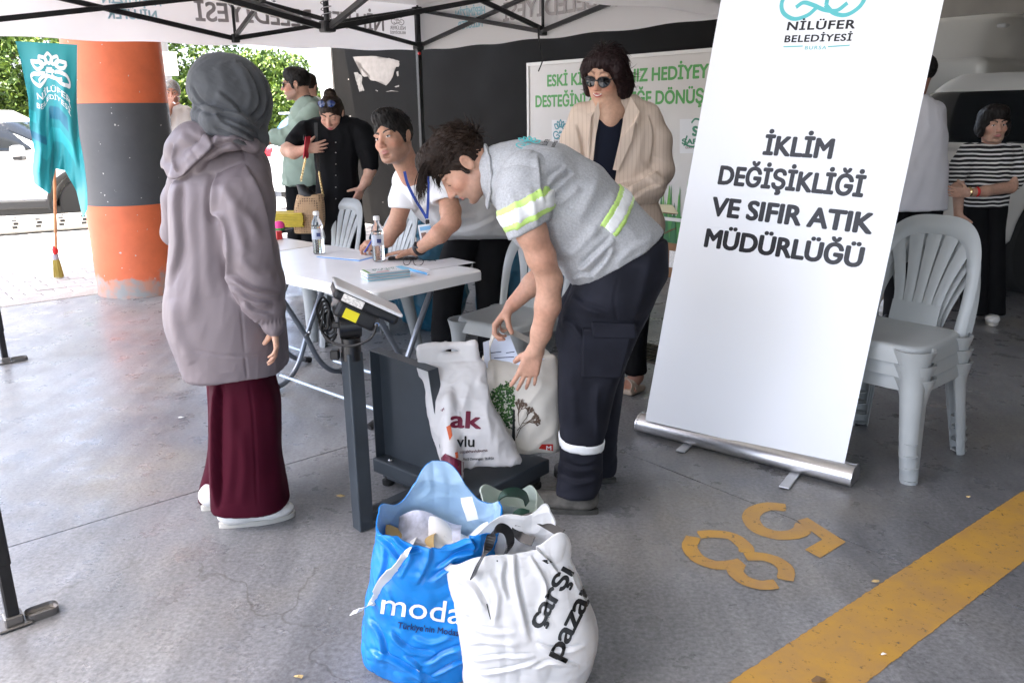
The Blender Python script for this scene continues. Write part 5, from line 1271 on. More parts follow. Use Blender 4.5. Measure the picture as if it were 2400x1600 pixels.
    TC = creases([([(584, 895), (595, 1002), (603, 1190)], 2.4, .004, 'line'), ([(514, 882), (510, 1023), (512, 1190)], 8, .024, 'step'), ([(540, 900), (545, 1050), (535, 1180)], 13, .008, 'ridge'), ([(630, 900), (640, 1020), (655, 1170)], 12, .009, 'ridge'), ([(565, 1000), (572, 1100), (565, 1185)], 12, .007, 'ridge')], Y + .3)
    def tp(V): return .005 * folds(V, (.02, 0, 1), 6, 9, 21, 1.4) + TC(V)
    sobj('trouser_leg', ts, mar, r, 2, tp); sobj('trouser_leg', ts2, mar, r, 2, tp)
    wh = M('sneaker_white', (.78, .77, .74), .5, var=.04, vs=20); wso = M('sneaker_sole', (.50, .485, .44), .6, var=.1, vs=14)
    shoe(r, gz(516, 1236), gz(690, 1206), wh, wso, .105, .085); shoe(r, gz(474, 1196), gz(640, 1160), wh, wso, .10, .085)
hijab_woman()
# ------------------------------------------------------------------ 2. young man in grey work shirt bending over the bags
BLACKH = hairmat('hair_black', (.012, .010, .009)); BROWNH = hairmat('hair_darkbrown', (.022, .013, .009)); GREYH = hairmat('hair_grey', (.30, .30, .29)); AUB = hairmat('hair_auburn_black', (.016, .007, .007))
DPT = A(0, 1, 0)
def reflective(name, col): return M(name, col, .35, spec=.6, var=.08, vs=30)
def worker():
    r = person(gz(1345, 1200), 'young man in grey work shirt and navy trousers bending over bags on the scale'); Y = 2.88
    shm = cloth('shirt_grey_marl', (.42, .43, .445), .85, .16, 160, .1, 600); sd = SDF(.0056)
    sd.chain([J(1500, 640, Y), J(1452, 600, Y), J(1400, 552, Y), J(1330, 488, Y), J(1268, 443, Y), J(1212, 415, Y), J(1168, 402, Y)], [.155, .160, .166, .170, .156, .118, .082], .04, (DPT, 1.12))
    sd.el(J(1388, 622, Y - .03), (.08, .12, .075), None, .05); sd.cut(J(1455, 612, Y - .1), (.50, 0, -.865))
    sd.rc(J(1262, 425, Y - .10), J(1228, 440, Y - .16), .10, .088, .05); sd.rc(J(1250, 425, Y + .1), J(1225, 450, Y + .17), .09, .08, .04)
    sl = SDF(.006); sl.chain([J(1235, 415, Y - .14), J(1228, 475, Y - .19), J(1246, 560, Y - .21)], [.086, .083, .074], .03, (DPT, .92)); sl.cut(J(1243, 537, Y - .2), (.45, -.1, -.88)); sl.rc(J(1240, 520, Y - .2), J(1255, 590, Y - .2), .058, .056, .01, None, True)
    s2 = SDF(.008); s2.chain([J(1225, 440, Y + .16), J(1240, 540, Y + .2)], [.08, .07], .03)
    SCR = creases([([(1262, 370), (1264, 400), (1268, 440), (1276, 475)], 7, .012, 'step'), ([(1268, 446), (1295, 411), (1324, 392)], 8, .010, 'step'), ([(1272, 463), (1308, 432), (1343, 407)], 8, .009, 'step'), ([(1275, 480), (1320, 470), (1360, 440)], 9, .007, 'ridge'), ([(1281, 470), (1341, 494), (1398, 520)], 2.5, .003, 'line'), ([(1232, 372), (1262, 352), (1300, 350)], 2.5, .003, 'line'),
        ([(1358, 630), (1395, 594), (1436, 556)], 9, .018, 'step'), ([(1384, 644), (1415, 610), (1432, 578)], 8, .014, 'step'), ([(1345, 648), (1368, 640), (1390, 646)], 6, .010, 'step'), ([(1330, 600), (1365, 570), (1400, 530)], 11, .009, 'ridge'), ([(1440, 620), (1480, 585), (1530, 560)], 10, .008, 'ridge'), ([(1400, 420), (1380, 470), (1350, 520)], 12, .006, 'ridge'), ([(1440, 450), (1420, 500), (1380, 560)], 12, .007, 'ridge'), ([(1300, 520), (1310, 560), (1330, 600)], 10, .007, 'ridge'),
        ([(1195, 450), (1215, 500), (1210, 545)], 9, .007, 'ridge'), ([(1240, 440), (1250, 490), (1258, 530)], 8, .007, 'ridge')], Y + .02)
    def dp(V): return .0035 * folds(V, (.8, 0, .5), 9, 3, 31, 1.4) + .0012 * folds(V, (.3, 0, .9), 30, 3, 7) + SCR(V)
    sh = sobj('shirt', [sd, sl, s2], shm, r, 2, dp)
    # collar
    cs = SDF(.004); C_ = [J(1139, 350, Y - .02), J(1147, 375, Y - .075), J(1150, 405, Y - .095), J(1148, 440, Y - .085), J(1142, 478, Y - .03)]
    for a, b in zip(C_, C_[1:]): cs.rc(a, b, .020, .020, .01, (A(1, 0, .2), .38))
    C2_ = [J(1139, 350, Y - .02), J(1150, 365, Y + .06), J(1152, 410, Y + .09), J(1142, 478, Y + .02)]
    for a, b in zip(C2_, C2_[1:]): cs.rc(a, b, .018, .018, .01, (A(1, 0, .2), .38))
    sobj('collar', cs, shm, sh, 1); 
    # reflective bands: shells just proud of the cloth
    def band(name, base, lo, hi, n, e, mat, parent, keep=None):
        s_ = SDF(.006)
        for q in base: s_.p.append(q)
        for p in s_.p: pass
        s_.p = [tuple((q[0], q[1], q[2], q[3] + e, q[4] + e) + tuple(q[5:])) if q[0] == 'rc' else q for q in s_.p if not q[-1]]
        s_.cut(lo, [-x for x in n]); s_.cut(hi, n)
        if keep: s_.cut(*keep)
        return sobj(name, s_, mat, parent, 1, dp)
    LIM = reflective('band_lime', (.55, .80, .22)); SIL = reflective('band_silver', (.80, .82, .82))
    n1 = nrm(A(.42, -.05, -.9))
    band('armband', sl.p, J(1228, 463, Y - .19), J(1238, 517, Y - .19), n1, .0045, LIM, sh); band('armband_silver', sl.p, J(1230, 475, Y - .19), J(1236, 506, Y - .19), n1, .0065, SIL, sh)
    n2 = nrm(A(.80, 0, -.60)); b0 = [q for q in sd.p if q[0] == 'rc'][:6]; kp = (J(1400, 515, Y), (-.62, 0, -.78))
    band('waistband', b0, J(1432, 486, Y - .15), J(1472, 510, Y - .15), n2, .0055, LIM, sh, kp); band('waistband_silver', b0, J(1440, 492, Y - .15), J(1464, 506, Y - .15), n2, .0075, SIL, sh, kp)
    # printed lily on the shoulders
    o = J(1248, 340, Y - .03) ; ex = nrm(J(1310, 345, Y - .05) - J(1215, 335, Y - .05)); 
    tn = nrm(A(-.30, -.55, .80)); ey = nrm(np.cross(tn, ex))
    strokes('emblem', LOTUS, .12, mat4(J(1243, 344, Y - .075) + tn * .014, ex * .042, ey * .036), INKT, sh); fit_letters('lettering', 'NİLÜFER', J(1281, 352, Y - .09) + tn * .012, J(1292, 334, Y - .055) + tn * .012, ex * -1, .016, INK, sh, None, .02); fit_letters('lettering', 'BELEDİYESİ', J(1300, 354, Y - .09) + tn * .012, J(1310, 337, Y - .055) + tn * .012, ex * -1, .011, INK, sh, None, .015)
    # head and arms
    Rm = basis((-.63, -.13, -.77), (-.77, .0, .63)); hc = J(1086, 388, Y + .0); s = 1.0
    hd = SDF(.003); add_head(hd, hc, Rm, s, False, J(1170, 402, Y + .02))
    ar = SDF(.0035); K = Y - .21; ar.chain([J(1232, 470, K), J(1246, 545, K), J(1268, 602, K + .02), J(1288, 655, K + .05), J(1284, 715, K + .06), J(1268, 780, K + .08), J(1256, 820, K + .09)], [.045, .050, .047, .042, .043, .034, .027], .02)
    w_ = J(1254, 822, K + .09); add_hand(ar, w_, A(-.30, .05, -.95), A(-1, 0, .25), A(.05, 1, -.05), (.16, .20, .24, .22), .13, 1.0, (.55, .75, .45), .25)
    a2 = SDF(.0035); a2.chain([J(1232, 520, Y + .2), J(1290, 625, Y + .16), J(1250, 665, Y + .15), J(1200, 715, Y + .14)], [.045, .042, .040, .027], .02)
    add_hand(a2, J(1197, 718, Y + .14), A(-.62, -.05, -.78), A(-.25, -.95, .1), A(.75, .0, -.62), (.75, .8, .85, .9), .0, 1.0, (.35, .75, .55), .35)
    sobj('body', [hd, ar, a2], SKIN, r, 1, None, skin_col((.53, .30, .21), [(hc, Rm, s)], (.45, .19, .16), (.02, .014, .01), .35)); eyes(r, hc, Rm, s, closed=True)
    hs, hdp = add_hair(hc, Rm, s, 'quiff', .0035); hs.el(hc + Rm @ A(0, .06, .10), (.05, .05, .04), Rm, .03); ho = sobj('hair', hs, BROWNH, r, 1, lambda V: hdp(V) * 1.4)
    st_ = scalp_strands(hc, Rm, s, 700, lambda p: A(p[0] * 2, .9, .1 if p[1] < .03 else -.15), .045, 3, lambda p: p[2] > .035 and p[1] > -.09 or (p[2] > .0 and p[1] < -.02))
    rr = random.Random(5)
    for i in range(260):                                                # fringe hanging down from the forehead
        x = rr.uniform(-.062, .055); p0 = hc + Rm @ (A(x, .072 + rr.uniform(-.012, .012), .098 + rr.uniform(-.015, .012)) * s); L = rr.uniform(.07, .135) * (1 - abs(x) * 4)
        g = nrm(A(-.42, rr.gauss(0, .12), -.4)); P = []
        for k in range(7):
            t = k / 6; P.append(p0 + g * L * t * (1 - .45 * t) + A(.012 * t * t + rr.gauss(0, .0012), 0, -L * .75 * t * t))
        st_.append(P)
    for i in range(14):                                                 # cowlick
        p0 = hc + Rm @ (A(rr.uniform(-.03, .03), -.02, .125) * s); st_.append([p0 + nrm(A(-.35 + rr.gauss(0, .2), 0, 1)) * .045 * k / 4 + A(-.012, 0, 0) * (k / 4) ** 2 for k in range(5)])
    strands('hair_strands', r, st_, .0013, BROWNH)
    # trousers
    nav = cloth('trousers_navy', (.016, .017, .024), .8, .28, 9, .2, 380); ts = SDF(.0075); t2 = SDF(.0085)
    rows(ts, Y - .06, [(560, 1385, 1560, .06, .15), (600, 1362, 1562, .04, .16), (645, 1350, 1560, .03, .155), (694, 1333, 1536, .01, .135), (742, 1316, 1517), (791, 1306, 1493), (839, 1309, 1472), (905, 1309, 1444), (975, 1311, 1427), (1025, 1313, 1414), (1085, 1314, 1410, 0, .085), (1125, 1308, 1407, 0, .085), (1150, 1303, 1398, 0, .085)], .10, .02, 2.4)
    rows(t2, Y + .15, [(600, 1380, 1545, -.05, .12), (700, 1318, 1500), (760, 1310, 1480), (820, 1330, 1470), (900, 1350, 1460), (980, 1362, 1450), (1040, 1370, 1443), (1090, 1372, 1442), (1103, 1372, 1440)], .085, .02, 2.4)
    def tp(V):
        d = .006 * folds(V, (.15, 0, 1), 9, 4, 41, 1.7); w1 = np.exp(-((V[:, 2] - J(1360, 1100, Y)[2]) / .07) ** 2); d = d + w1 * .010 * folds(V, (1, 0, .25), 16, 5, 6, 1.6)
        w2 = np.exp(-(((V - J(1330, 760, Y - .1)) / A(.10, .3, .12)) ** 2).sum(1)); return d + w2 * .010 * folds(V, (-.6, 0, .8), 13, 5, 2, 1.8)
    TCR = creases([([(1345, 690), (1375, 715), (1420, 730)], 8, .011, 'step'), ([(1322, 740), (1350, 760), (1375, 800)], 9, .010, 'step'), ([(1335, 860), (1345, 930), (1350, 1000)], 9, .008, 'ridge'), ([(1400, 900), (1395, 960), (1400, 1020)], 8, .008, 'ridge'), ([(1316, 1080), (1350, 1095), (1400, 1090)], 7, .010, 'step'), ([(1310, 1110), (1350, 1125), (1395, 1118)], 7, .010, 'step'), ([(1330, 1060), (1360, 1085), (1405, 1070)], 6, .007, 'ridge'), ([(1450, 650), (1440, 700), (1448, 760)], 2.4, .003, 'line'), ([(1395, 890), (1392, 960), (1390, 1030)], 2.4, .003, 'line'), ([(1520, 600), (1505, 680), (1480, 760)], 12, .008, 'ridge')], Y)
    tp0 = tp; tp = lambda V: tp0(V) * .6 + TCR(V)
    ts.h = .006; tr = sobj('trousers', [ts, t2], nav, r, 2, tp)
    s_ = SDF(.006); s_.p = [('lo', q[1], q[2], q[3] + A(0, 0, 0, .004, .004), q[4], q[5], q[6]) for q in ts.p]; s_.cut(J(1360, 1054, Y - .12), (-.08, 0, -1)); s_.cut(J(1360, 1035, Y - .12), (.08, 0, 1)); sobj('leg_band', s_, SIL, tr, 1, tp)
    def pocket(name, pts, e, mat):
        P = [J(x, y, Y - .06 - .098) for x, y in pts]; c = sum(P) / len(P); mb = slab([p + A(0, .035, 0) for p in P], .045 + e, A(0, -1, 0)); o = mb.build(name, mat, tr); bmod = o.modifiers.new('bevel', 'BEVEL'); bmod.width = .008; bmod.segments = 3; return o
    pocket('cargo_pocket', [(1365, 768), (1483, 772), (1455, 885), (1362, 884)], .0, nav); pocket('pocket_flap', [(1386, 752), (1488, 756), (1491, 792), (1388, 790)], .007, nav)
    sd_ = M('shoe_dusty', (.10, .095, .085), .8, var=.4, vs=26, bump=.4, bs=120); ss = M('shoe_sole_dark', (.05, .05, .045), .8, var=.3, vs=40)
    shoe(r, gz(1400, 1203), gz(1236, 1182), sd_, ss, .105, .10); shoe(r, gz(1442, 1130), gz(1300, 1112), sd_, ss, .105, .10)
worker()

# ------------------------------------------------------------------ 3. man in white T-shirt writing at the table
def writer():
    r = person(gy(1110, 850, 4.75), 'man in white T-shirt with blue lanyard leaning over the table to write'); Y = 4.45
    tee = cloth('tee_white', (.83, .83, .835), .85, .03, 7, .08, 500); sd = SDF(.008)
    sd.chain([J(1128, 600, 4.80), J(1122, 545, 4.76), J(1085, 500, 4.64), J(1030, 455, 4.48), J(990, 428, 4.36), J(968, 408, 4.27)], [.178, .178, .176, .168, .13, .085], .04, (A(.5, .85, 0), .82))
    sd.cut(J(1125, 556, 4.65), (.02, -.25, -.97)); sd.rc(J(985, 430, 4.36), J(955, 428, 4.36), .09, .078, .04); sd.rc(J(1010, 425, 4.38), J(1045, 430, 4.30), .10, .082, .05)
    s1 = SDF(.007); s1.chain([J(958, 425, 4.36), J(948, 470, 4.36), J(943, 515, 4.37)], [.078, .076, .07], .03); s1.cut(J(945, 487, 4.36), (-.05, -.1, -1)); s1.rc(J(945, 475, 4.36), J(940, 530, 4.37), .052, .05, .01, None, True)
    s2 = SDF(.007); s2.chain([J(1040, 425, 4.32), J(1048, 465, 4.22), J(1055, 500, 4.17)], [.082, .076, .07], .03); s2.cut(J(1050, 470, 4.2), (.1, -.3, -.95)); s2.rc(J(1049, 465, 4.2), J(1056, 520, 4.17), .055, .052, .01, None, True)
    def dp(V):
        w1 = np.exp(-(((V - J(1100, 530, 4.55)) / A(.22, .4, .12)) ** 2).sum(1)); return .006 * folds(V, (.6, .3, -.6), 9, 4, 51, 1.6) + w1 * .009 * folds(V, (.8, 0, .25), 11, 6, 5, 1.6)
    WCR = creases([([(1045, 470), (1075, 500), (1120, 505)], 8, .010, 'step'), ([(1060, 540), (1110, 530), (1165, 505)], 9, .010, 'step'), ([(990, 470), (1020, 500), (1040, 540)], 9, .009, 'ridge'), ([(960, 430), (985, 460), (1010, 480)], 8, .007, 'ridge'), ([(1080, 550), (1130, 545), (1190, 525)], 7, .007, 'ridge'), ([(965, 440), (972, 470), (978, 500)], 6, .008, 'step')], 4.8)
    dp0 = dp; dp = lambda V: dp0(V) * .6 + WCR(V)
    sh = sobj('tee_shirt', [sd, s1, s2], tee, r, 2, dp)
    Rm = basis((-.47, -.88, .05), (-.27, -.04, .96)); hc = J(922, 326, 4.12); s = 1.03; hd = SDF(.0033); add_head(hd, hc, Rm, s, False, J(966, 412, 4.25))
    a1 = SDF(.004); hz = .738; h1 = gz(868, 583, hz + .02); a1.chain([J(948, 460, 4.36), J(928, 528, 4.40), J(905, 560, 4.42), h1 + A(.06, .06, .03)], [.05, .047, .045, .030], .02)
    add_hand(a1, h1 + A(.06, .06, .03), A(-.8, -.55, -.15), A(-.5, .75, .4) * 1., A(-.25, -.25, -.9), (.75, .8, .85, .9), .0, 1.0, (.4, .8, .3), .4)
    a2 = SDF(.004); wr = gz(975, 588, hz + .032); a2.chain([J(1048, 455, 4.24), J(1056, 495, 4.15), J(1058, 520, 4.10), J(1030, 548, 4.08), wr], [.052, .052, .046, .045, .028], .02)
    add_hand(a2, wr, A(-.95, .25, -.12), A(-.2, -.9, .1), A(0, 0, -1), (.10, .08, .08, .1), .10, 1.0, (.75, .65, .1), .1)
    sobj('body', [hd, a1, a2], SKIN, r, 1, None, skin_col((.50, .275, .185), [(hc, Rm, s)], (.42, .18, .15), (.012, .009, .008), .30)); eyes(r, hc, Rm, s, -.001, -.0015)
    hs, hdp = add_hair(hc, Rm, s, 'quiff', .0038); sobj('hair', hs, BLACKH, r, 1, lambda V: hdp(V) * 1.5)
    strands('hair_strands', r, scalp_strands(hc, Rm, s, 300, lambda p: A(.25, -.1 if p[1] > 0 else -.5, 1. if p[1] > .03 else .1), .026, 8, lambda p: p[2] > .07), .0015, BLACKH)
    bk = cloth('trousers_black', (.008, .008, .009), .8, .2, 8, .15, 400); t1 = SDF(.009); t2 = SDF(.009)
    rows(t1, 4.80, [(535, 1050, 1130, 0, .12), (575, 1040, 1125), (650, 1020, 1092), (720, 1014, 1080), (800, 1012, 1076), (838, 1014, 1074)], .085); rows(t2, 4.83, [(535, 1090, 1200, 0, .12), (575, 1105, 1203), (650, 1112, 1192), (720, 1118, 1188), (800, 1120, 1182), (836, 1122, 1180)], .085)
    sobj('trousers', [t1, t2], bk, r, 2, lambda V: .006 * folds(V, (0, 0, 1), 9, 4, 61)); blk = M('shoe_black', (.01, .01, .01), .4)
    shoe(r, gy(1050, 858, 4.86), gy(1010, 858, 4.66), blk, RUB); shoe(r, gy(1155, 855, 4.9), gy(1125, 860, 4.68), blk, RUB)
    # lanyard with badge, wristwatch, pen
    BL = M('lanyard_blue', (.02, .06, .32), .6); fr = [J(948, 402, 4.12), J(955, 430, 4.12), J(972, 465, 4.13), J(992, 498, 4.14), J(1000, 512, 4.14)]; fb = [J(1003, 395, 4.22), J(1004, 440, 4.15), J(1003, 480, 4.14), J(1001, 512, 4.14)]
    ln = MB().ribbon(spline(fr, 5), A(1, 0, .5), .014, .0015).build('lanyard', BL, r); MB().ribbon(spline(fb, 5), A(1, 0, 0), .013, .0015).build('lanyard_strap', BL, ln)
    MB().box(J(1002, 522, 4.14), (.02, .012, .03), None, .003, 1).build('clip', M('black_plastic'), ln); bd_ = MB().box(J(997, 547, 4.135), (.062, .003, .092), Euler((0, R_(-8), 0)).to_matrix(), .002, 1).build('badge', M('badge_white', (.75, .78, .8), .3), ln)
    MB().box(J(997, 535, 4.132), (.056, .001, .02), Euler((0, R_(-8), 0)).to_matrix()).build('badge_header', M('badge_blue', (.2, .45, .7), .3), bd_); MB().box(J(994, 553, 4.132), (.026, .001, .034), Euler((0, R_(-8), 0)).to_matrix()).build('badge_portrait', M('badge_photo', (.2, .12, .1), .4, var=.5, vs=90), bd_)
    d = nrm(J(1030, 548, 4.08) - wr); wc = wr + d * .03; m = Vector(d).to_track_quat('Z', 'Y').to_matrix()
    wt = MB().lathe([(.0345, -.012), (.0365, -.010), (.0365, .010), (.0345, .012), (.032, .0)], n=20, mat=Matrix.Translation(Vector(wc)) @ m.to_4x4()).build('wristwatch', M('black_plastic'), r, True)
    MB().box(wc + nrm(A(-.2, -.75, .6)) * .036, (.034, .012, .038), Vector(nrm(A(-.2, -.75, .6))).to_track_quat('Y', 'Z').to_matrix(), .005, 2).build('watch_case', M('watch_glass', (.006, .006, .007), .1), wt)
    MB().tube([h1 + A(.02, -.03, .055), h1 + A(-.03, -.01, -.015)], .0045, 8).build('pen', M('pen_blue', (.02, .06, .35), .3), r, True)
writer()

# ------------------------------------------------------------------ 4. woman in beige jacket and sunglasses
def glasses(root, c, Rm, s, mat, lens, w_=.026, h_=.021, z=.002, y=.098, name='sunglasses', temples=True, frame_r=.0026):
    g = empty(name, c); g.parent = root; g.matrix_parent_inverse = root.matrix_world.inverted()
    for q in (-1, 1):
        W = lambda x, yy, zz: c + Rm @ (A(x, yy, zz) * s); P = [W(q * .033 + w_ * math.cos(a) * (1.06 if math.sin(a) > 0 else .95), y - .004 * abs(math.cos(a)) - (.012 * max(0, q * math.cos(a))), z + h_ * math.sin(a)) for a in np.linspace(0, 2 * math.pi, 24, endpoint=False)]
        fo2 = MB().tube(P, frame_r * s, 6, closed=True).build('rim', mat, g, True); mb = MB(); cen = sum(P) / len(P) + Rm @ A(0, .001, 0)
        for i in range(24): mb.poly([P[i], P[(i + 1) % 24], cen])
        mb.build('lens', lens, g, True)
        if temples: MB().tube([W(q * (.033 + w_), y - .012, z + .010), W(q * .079, .06, z + .012), W(q * .083, -.012, z + .008), W(q * .081, -.03, z - .012)], .0024 * s, 6).build('temple', mat, g, True)
    MB().tube([c + Rm @ (A(-.009, y + .001, z + .006) * s), c + Rm @ (A(0, y + .004, z + .008) * s), c + Rm @ (A(.009, y + .001, z + .006) * s)], frame_r * s, 6).build('bridge', mat, g, True); return g
def jacket_woman():
    r = person(gz(1475, 925), 'smiling woman in beige pinstripe jacket and black sunglasses by the signboard'); Y = 4.15
    jm = bpy.data.materials.new('jacket_beige'); jm.use_nodes = True; n = jm.node_tree; b = n.nodes['Principled BSDF']; b.inputs['Roughness'].default_value = .8; b.inputs['Specular IOR Level'].default_value = .25
    tc = n.nodes.new('ShaderNodeTexCoord'); wv = n.nodes.new('ShaderNodeTexWave'); wv.bands_direction = 'X'; wv.inputs['Scale'].default_value = 16; wv.inputs['Distortion'].default_value = .6; wv.inputs['Detail Scale'].default_value = .5; n.links.new(tc.outputs['Object'], wv.inputs[0])
    rp = n.nodes.new('ShaderNodeValToRGB'); rp.color_ramp.elements[0].position = .0; rp.color_ramp.elements[0].color = (.57, .445, .35, 1); rp.color_ramp.elements[1].position = .18; rp.color_ramp.elements[1].color = (.65, .525, .425, 1); n.links.new(wv.outputs[0], rp.inputs[0]); n.links.new(rp.outputs[0], b.inputs['Base Color'])
    sd = SDF(.008); rows(sd, Y, [(222, 1398, 1492, 0, .06), (245, 1375, 1512, 0, .09), (275, 1352, 1532, 0, .115), (320, 1352, 1540, 0, .13), (380, 1362, 1535, 0, .135), (430, 1372, 1528, 0, .13), (480, 1362, 1545, 0, .14), (520, 1370, 1556, 0, .145), (565, 1378, 1556, 0, .145)], .13, .03, 2.5)
    sd.chain([J(1515, 275, Y), J(1540, 330, Y - .01), J(1546, 400, Y - .03), J(1525, 438, Y - .10), J(1470, 462, Y - .15), J(1432, 470, Y - .17)], [.07, .068, .066, .062, .058, .05], .025); sd.chain([J(1365, 272, Y), J(1345, 330, Y - .01), J(1340, 400, Y - .03), J(1375, 450, Y - .12)], [.065, .064, .062, .055], .025); sd.cut(J(1450, 548, Y - .1), (0, 0, -1))
    def dp(V):
        w1 = np.exp(-(((V - J(1535, 425, Y - .1)) / A(.09, .3, .10)) ** 2).sum(1)); return .006 * folds(V, (.2, 0, 1), 9, 4, 71, 1.6) + w1 * .012 * folds(V, (-.7, 0, .5), 14, 5, 4, 1.7)
    JCR = creases([([(1520, 270), (1530, 320), (1522, 380)], 7, .010, 'step'), ([(1470, 440), (1500, 425), (1540, 400)], 7, .012, 'step'), ([(1480, 465), (1510, 445), (1550, 430)], 7, .010, 'step'), ([(1350, 290), (1362, 340), (1366, 400)], 7, .009, 'step'), ([(1490, 478), (1525, 474), (1556, 470)], 3.5, -.008, 'step'), ([(1500, 300), (1495, 360), (1480, 420)], 10, .006, 'ridge')], Y)
    dp0 = dp; dp = lambda V: dp0(V) * .6 + JCR(V)
    sd.h = .0065; ja = sobj('jacket', sd, jm, r, 2, dp)
    # dark top in the opening, lapels
    tp = SDF(.006); rows(tp, Y - .10, [(248, 1402, 1462, .02, .03), (290, 1398, 1462, 0, .045), (340, 1390, 1460, 0, .05), (390, 1384, 1452, 0, .05), (440, 1390, 1440, 0, .05)], .05, .02); top = sobj('top', tp, cloth('top_navy', (.010, .012, .022), .8), r, 2)
    for pts in ([(1478, 228), (1498, 262), (1494, 292), (1488, 285), (1480, 330), (1448, 400), (1436, 398), (1452, 330), (1462, 270)], [(1402, 238), (1392, 262), (1376, 268), (1384, 276), (1378, 330), (1380, 400), (1388, 396), (1396, 320), (1406, 265)]):
        P = [J(x, y, Y - .118 - (.03 if 270 < y < 410 else .012 if y > 240 else 0)) for x, y in pts]; bm = bmesh.new(); vs = [bm.verts.new(Vector(p)) for p in P]; f = bm.faces.new(vs); ex = bmesh.ops.extrude_face_region(bm, geom=[f]); bmesh.ops.translate(bm, verts=[v for v in ex['geom'] if isinstance(v, bmesh.types.BMVert)], vec=(0, -.008, 0)); bmesh.ops.recalc_face_normals(bm, faces=bm.faces); me = bpy.data.meshes.new('lapel'); bm.to_mesh(me); bm.free(); link('lapel', me, jm, ja)
    Rm = basis((-.52, -.80, -.27), (-.06, -.25, .97)); hc = J(1420, 178, Y - .05); s = 1.04; hd = SDF(.0033); add_head(hd, hc, Rm, s, True, J(1432, 255, Y - .02)); hd.el(hc + Rm @ (A(0, .028, -.055) * s), A(.060, .058, .046) * s, Rm, .02); hd.el(hc + Rm @ (A(0, .072, -.094) * s), A(.024, .016, .015) * s, Rm, .02)
    hd.chain([J(1432, 240, Y - .03), J(1430, 285, Y - .115)], [.05, .04], .04); hd.el(J(1430, 268, Y - .085), (.075, .055, .06), None, .03)
    sobj('body', [hd], SKIN, r, 1, None, skin_col((.55, .32, .22), [(hc, Rm, s)], (.42, .10, .09), (.27, .15, .105), 0., .006))
    # smile: teeth
    P = [hc + Rm @ (A(x, .0965 - abs(x) * .25, -.0635 + abs(x) ** 2 * 22) * s) for x in np.linspace(-.0195, .0195, 9)]; MB().tube(P, .0030 * s, 6).build('teeth', M('teeth', (.8, .78, .72), .3), r, True)
    hs, hdp = add_hair(hc, Rm, s, 'bob', .004); sobj('hair', hs, AUB, r, 1, lambda V: hdp(V) * 1.6)
    st_ = scalp_strands(hc, Rm, s, 260, lambda p: A(p[0] * 9, -.4, -.6), .05, 12, lambda p: p[2] > .03 and p[1] < .05, .008); rr = random.Random(9)
    for i in range(90):
        q = 1 if i % 3 else -1; a = rr.uniform(-.10, .03); p0 = A(q * rr.uniform(.085, .105), a, rr.uniform(-.07, .03)); g = nrm(A(q * rr.uniform(.2, .9), rr.uniform(-.5, .1), rr.uniform(-.9, .1))); L = rr.uniform(.03, .06); st_.append([hc + Rm @ ((p0 + g * L * t + A(0, 0, .02 * t * t)) * s) for t in (0, .25, .5, .75, 1)])
    strands('hair_strands', r, st_, .0015, AUB)
    glasses(r, hc, Rm, s, M('black_plastic'), M('dark_lens', (.008, .008, .009), .06, spec=.6), .027, .023, -.002, .1)
    for q in (-1, 1): MB().tube([hc + Rm @ (A(q * .083, -.006, -.036) * s), hc + Rm @ (A(q * .086, -.006, -.075) * s)], .0045, 8).build('earring', M('gold', (.8, .6, .3), .25, metal=1.), r, True)
    bk = cloth('trousers_black'); t1 = SDF(.009); rows(t1, Y + .0, [(520, 1445, 1555, 0, .13), (640, 1455, 1540), (740, 1462, 1520), (820, 1465, 1512), (872, 1463, 1514)], .085); t2 = SDF(.009); rows(t2, Y + .16, [(520, 1380, 1470, -.08, .12), (640, 1385, 1470), (760, 1395, 1455), (850, 1400, 1450)], .085); sobj('trousers', [t1, t2], bk, r, 2, lambda V: .006 * folds(V, (0, 0, 1), 9, 4, 62))
    ft = SDF(.0045); a = J(1492, 868, Y); toe = gz(1472, 922) + A(0, 0, .035); ft.chain([a, up(a, .09) + A(0, -.005, 0), up((a + toe) / 2, .062), toe + A(0, .03, 0)], [.036, .034, .032, .026], .02)
    for i in range(5): ft.rc(toe + A(-.034 + .017 * i, .02, -.002), toe + A(-.036 + .017 * i, -.012 - .004 * (i == 4) - .003 * i, -.010), .011 if i < 4 else .013, .0085 if i < 4 else .011, .003)
    sobj('foot', ft, SKIN, r, 1, None, skin_col((.48, .25, .18))); snd = M('sandal_leather', (.52, .42, .33), .6)
    hl = up(a, 0) + A(0, .03, 0); mid = (toe + hl) / 2; sol = MB(); dv = nrm(A(*(toe - hl)) * A(1, 1, 0)); m = Vector(dv).to_track_quat('X', 'Z').to_matrix(); L = np.linalg.norm((toe - hl)[:2]) + .07
    sl_ = MB().box(up(mid, .017) + dv * .0, (L, .095, .03), m, .012, 3).build('sandal', snd, r); side = np.cross(EZ, dv)
    for q in (-1, 1):
        P = [up(mid, .03) + dv * .02 + side * q * .048, up(mid, .085) + dv * .035, up(mid, .03) + dv * .075 - side * q * .048]; P = spline([P[0], P[0] * .4 + P[1] * .6 + side * q * .02 + A(0, 0, .012), P[1], P[2] * .4 + P[1] * .6 - side * q * .022 + A(0, 0, .004), P[2]], 5); MB().ribbon(P, dv, .026, .004).build('strap', snd, sl_)
jacket_woman()
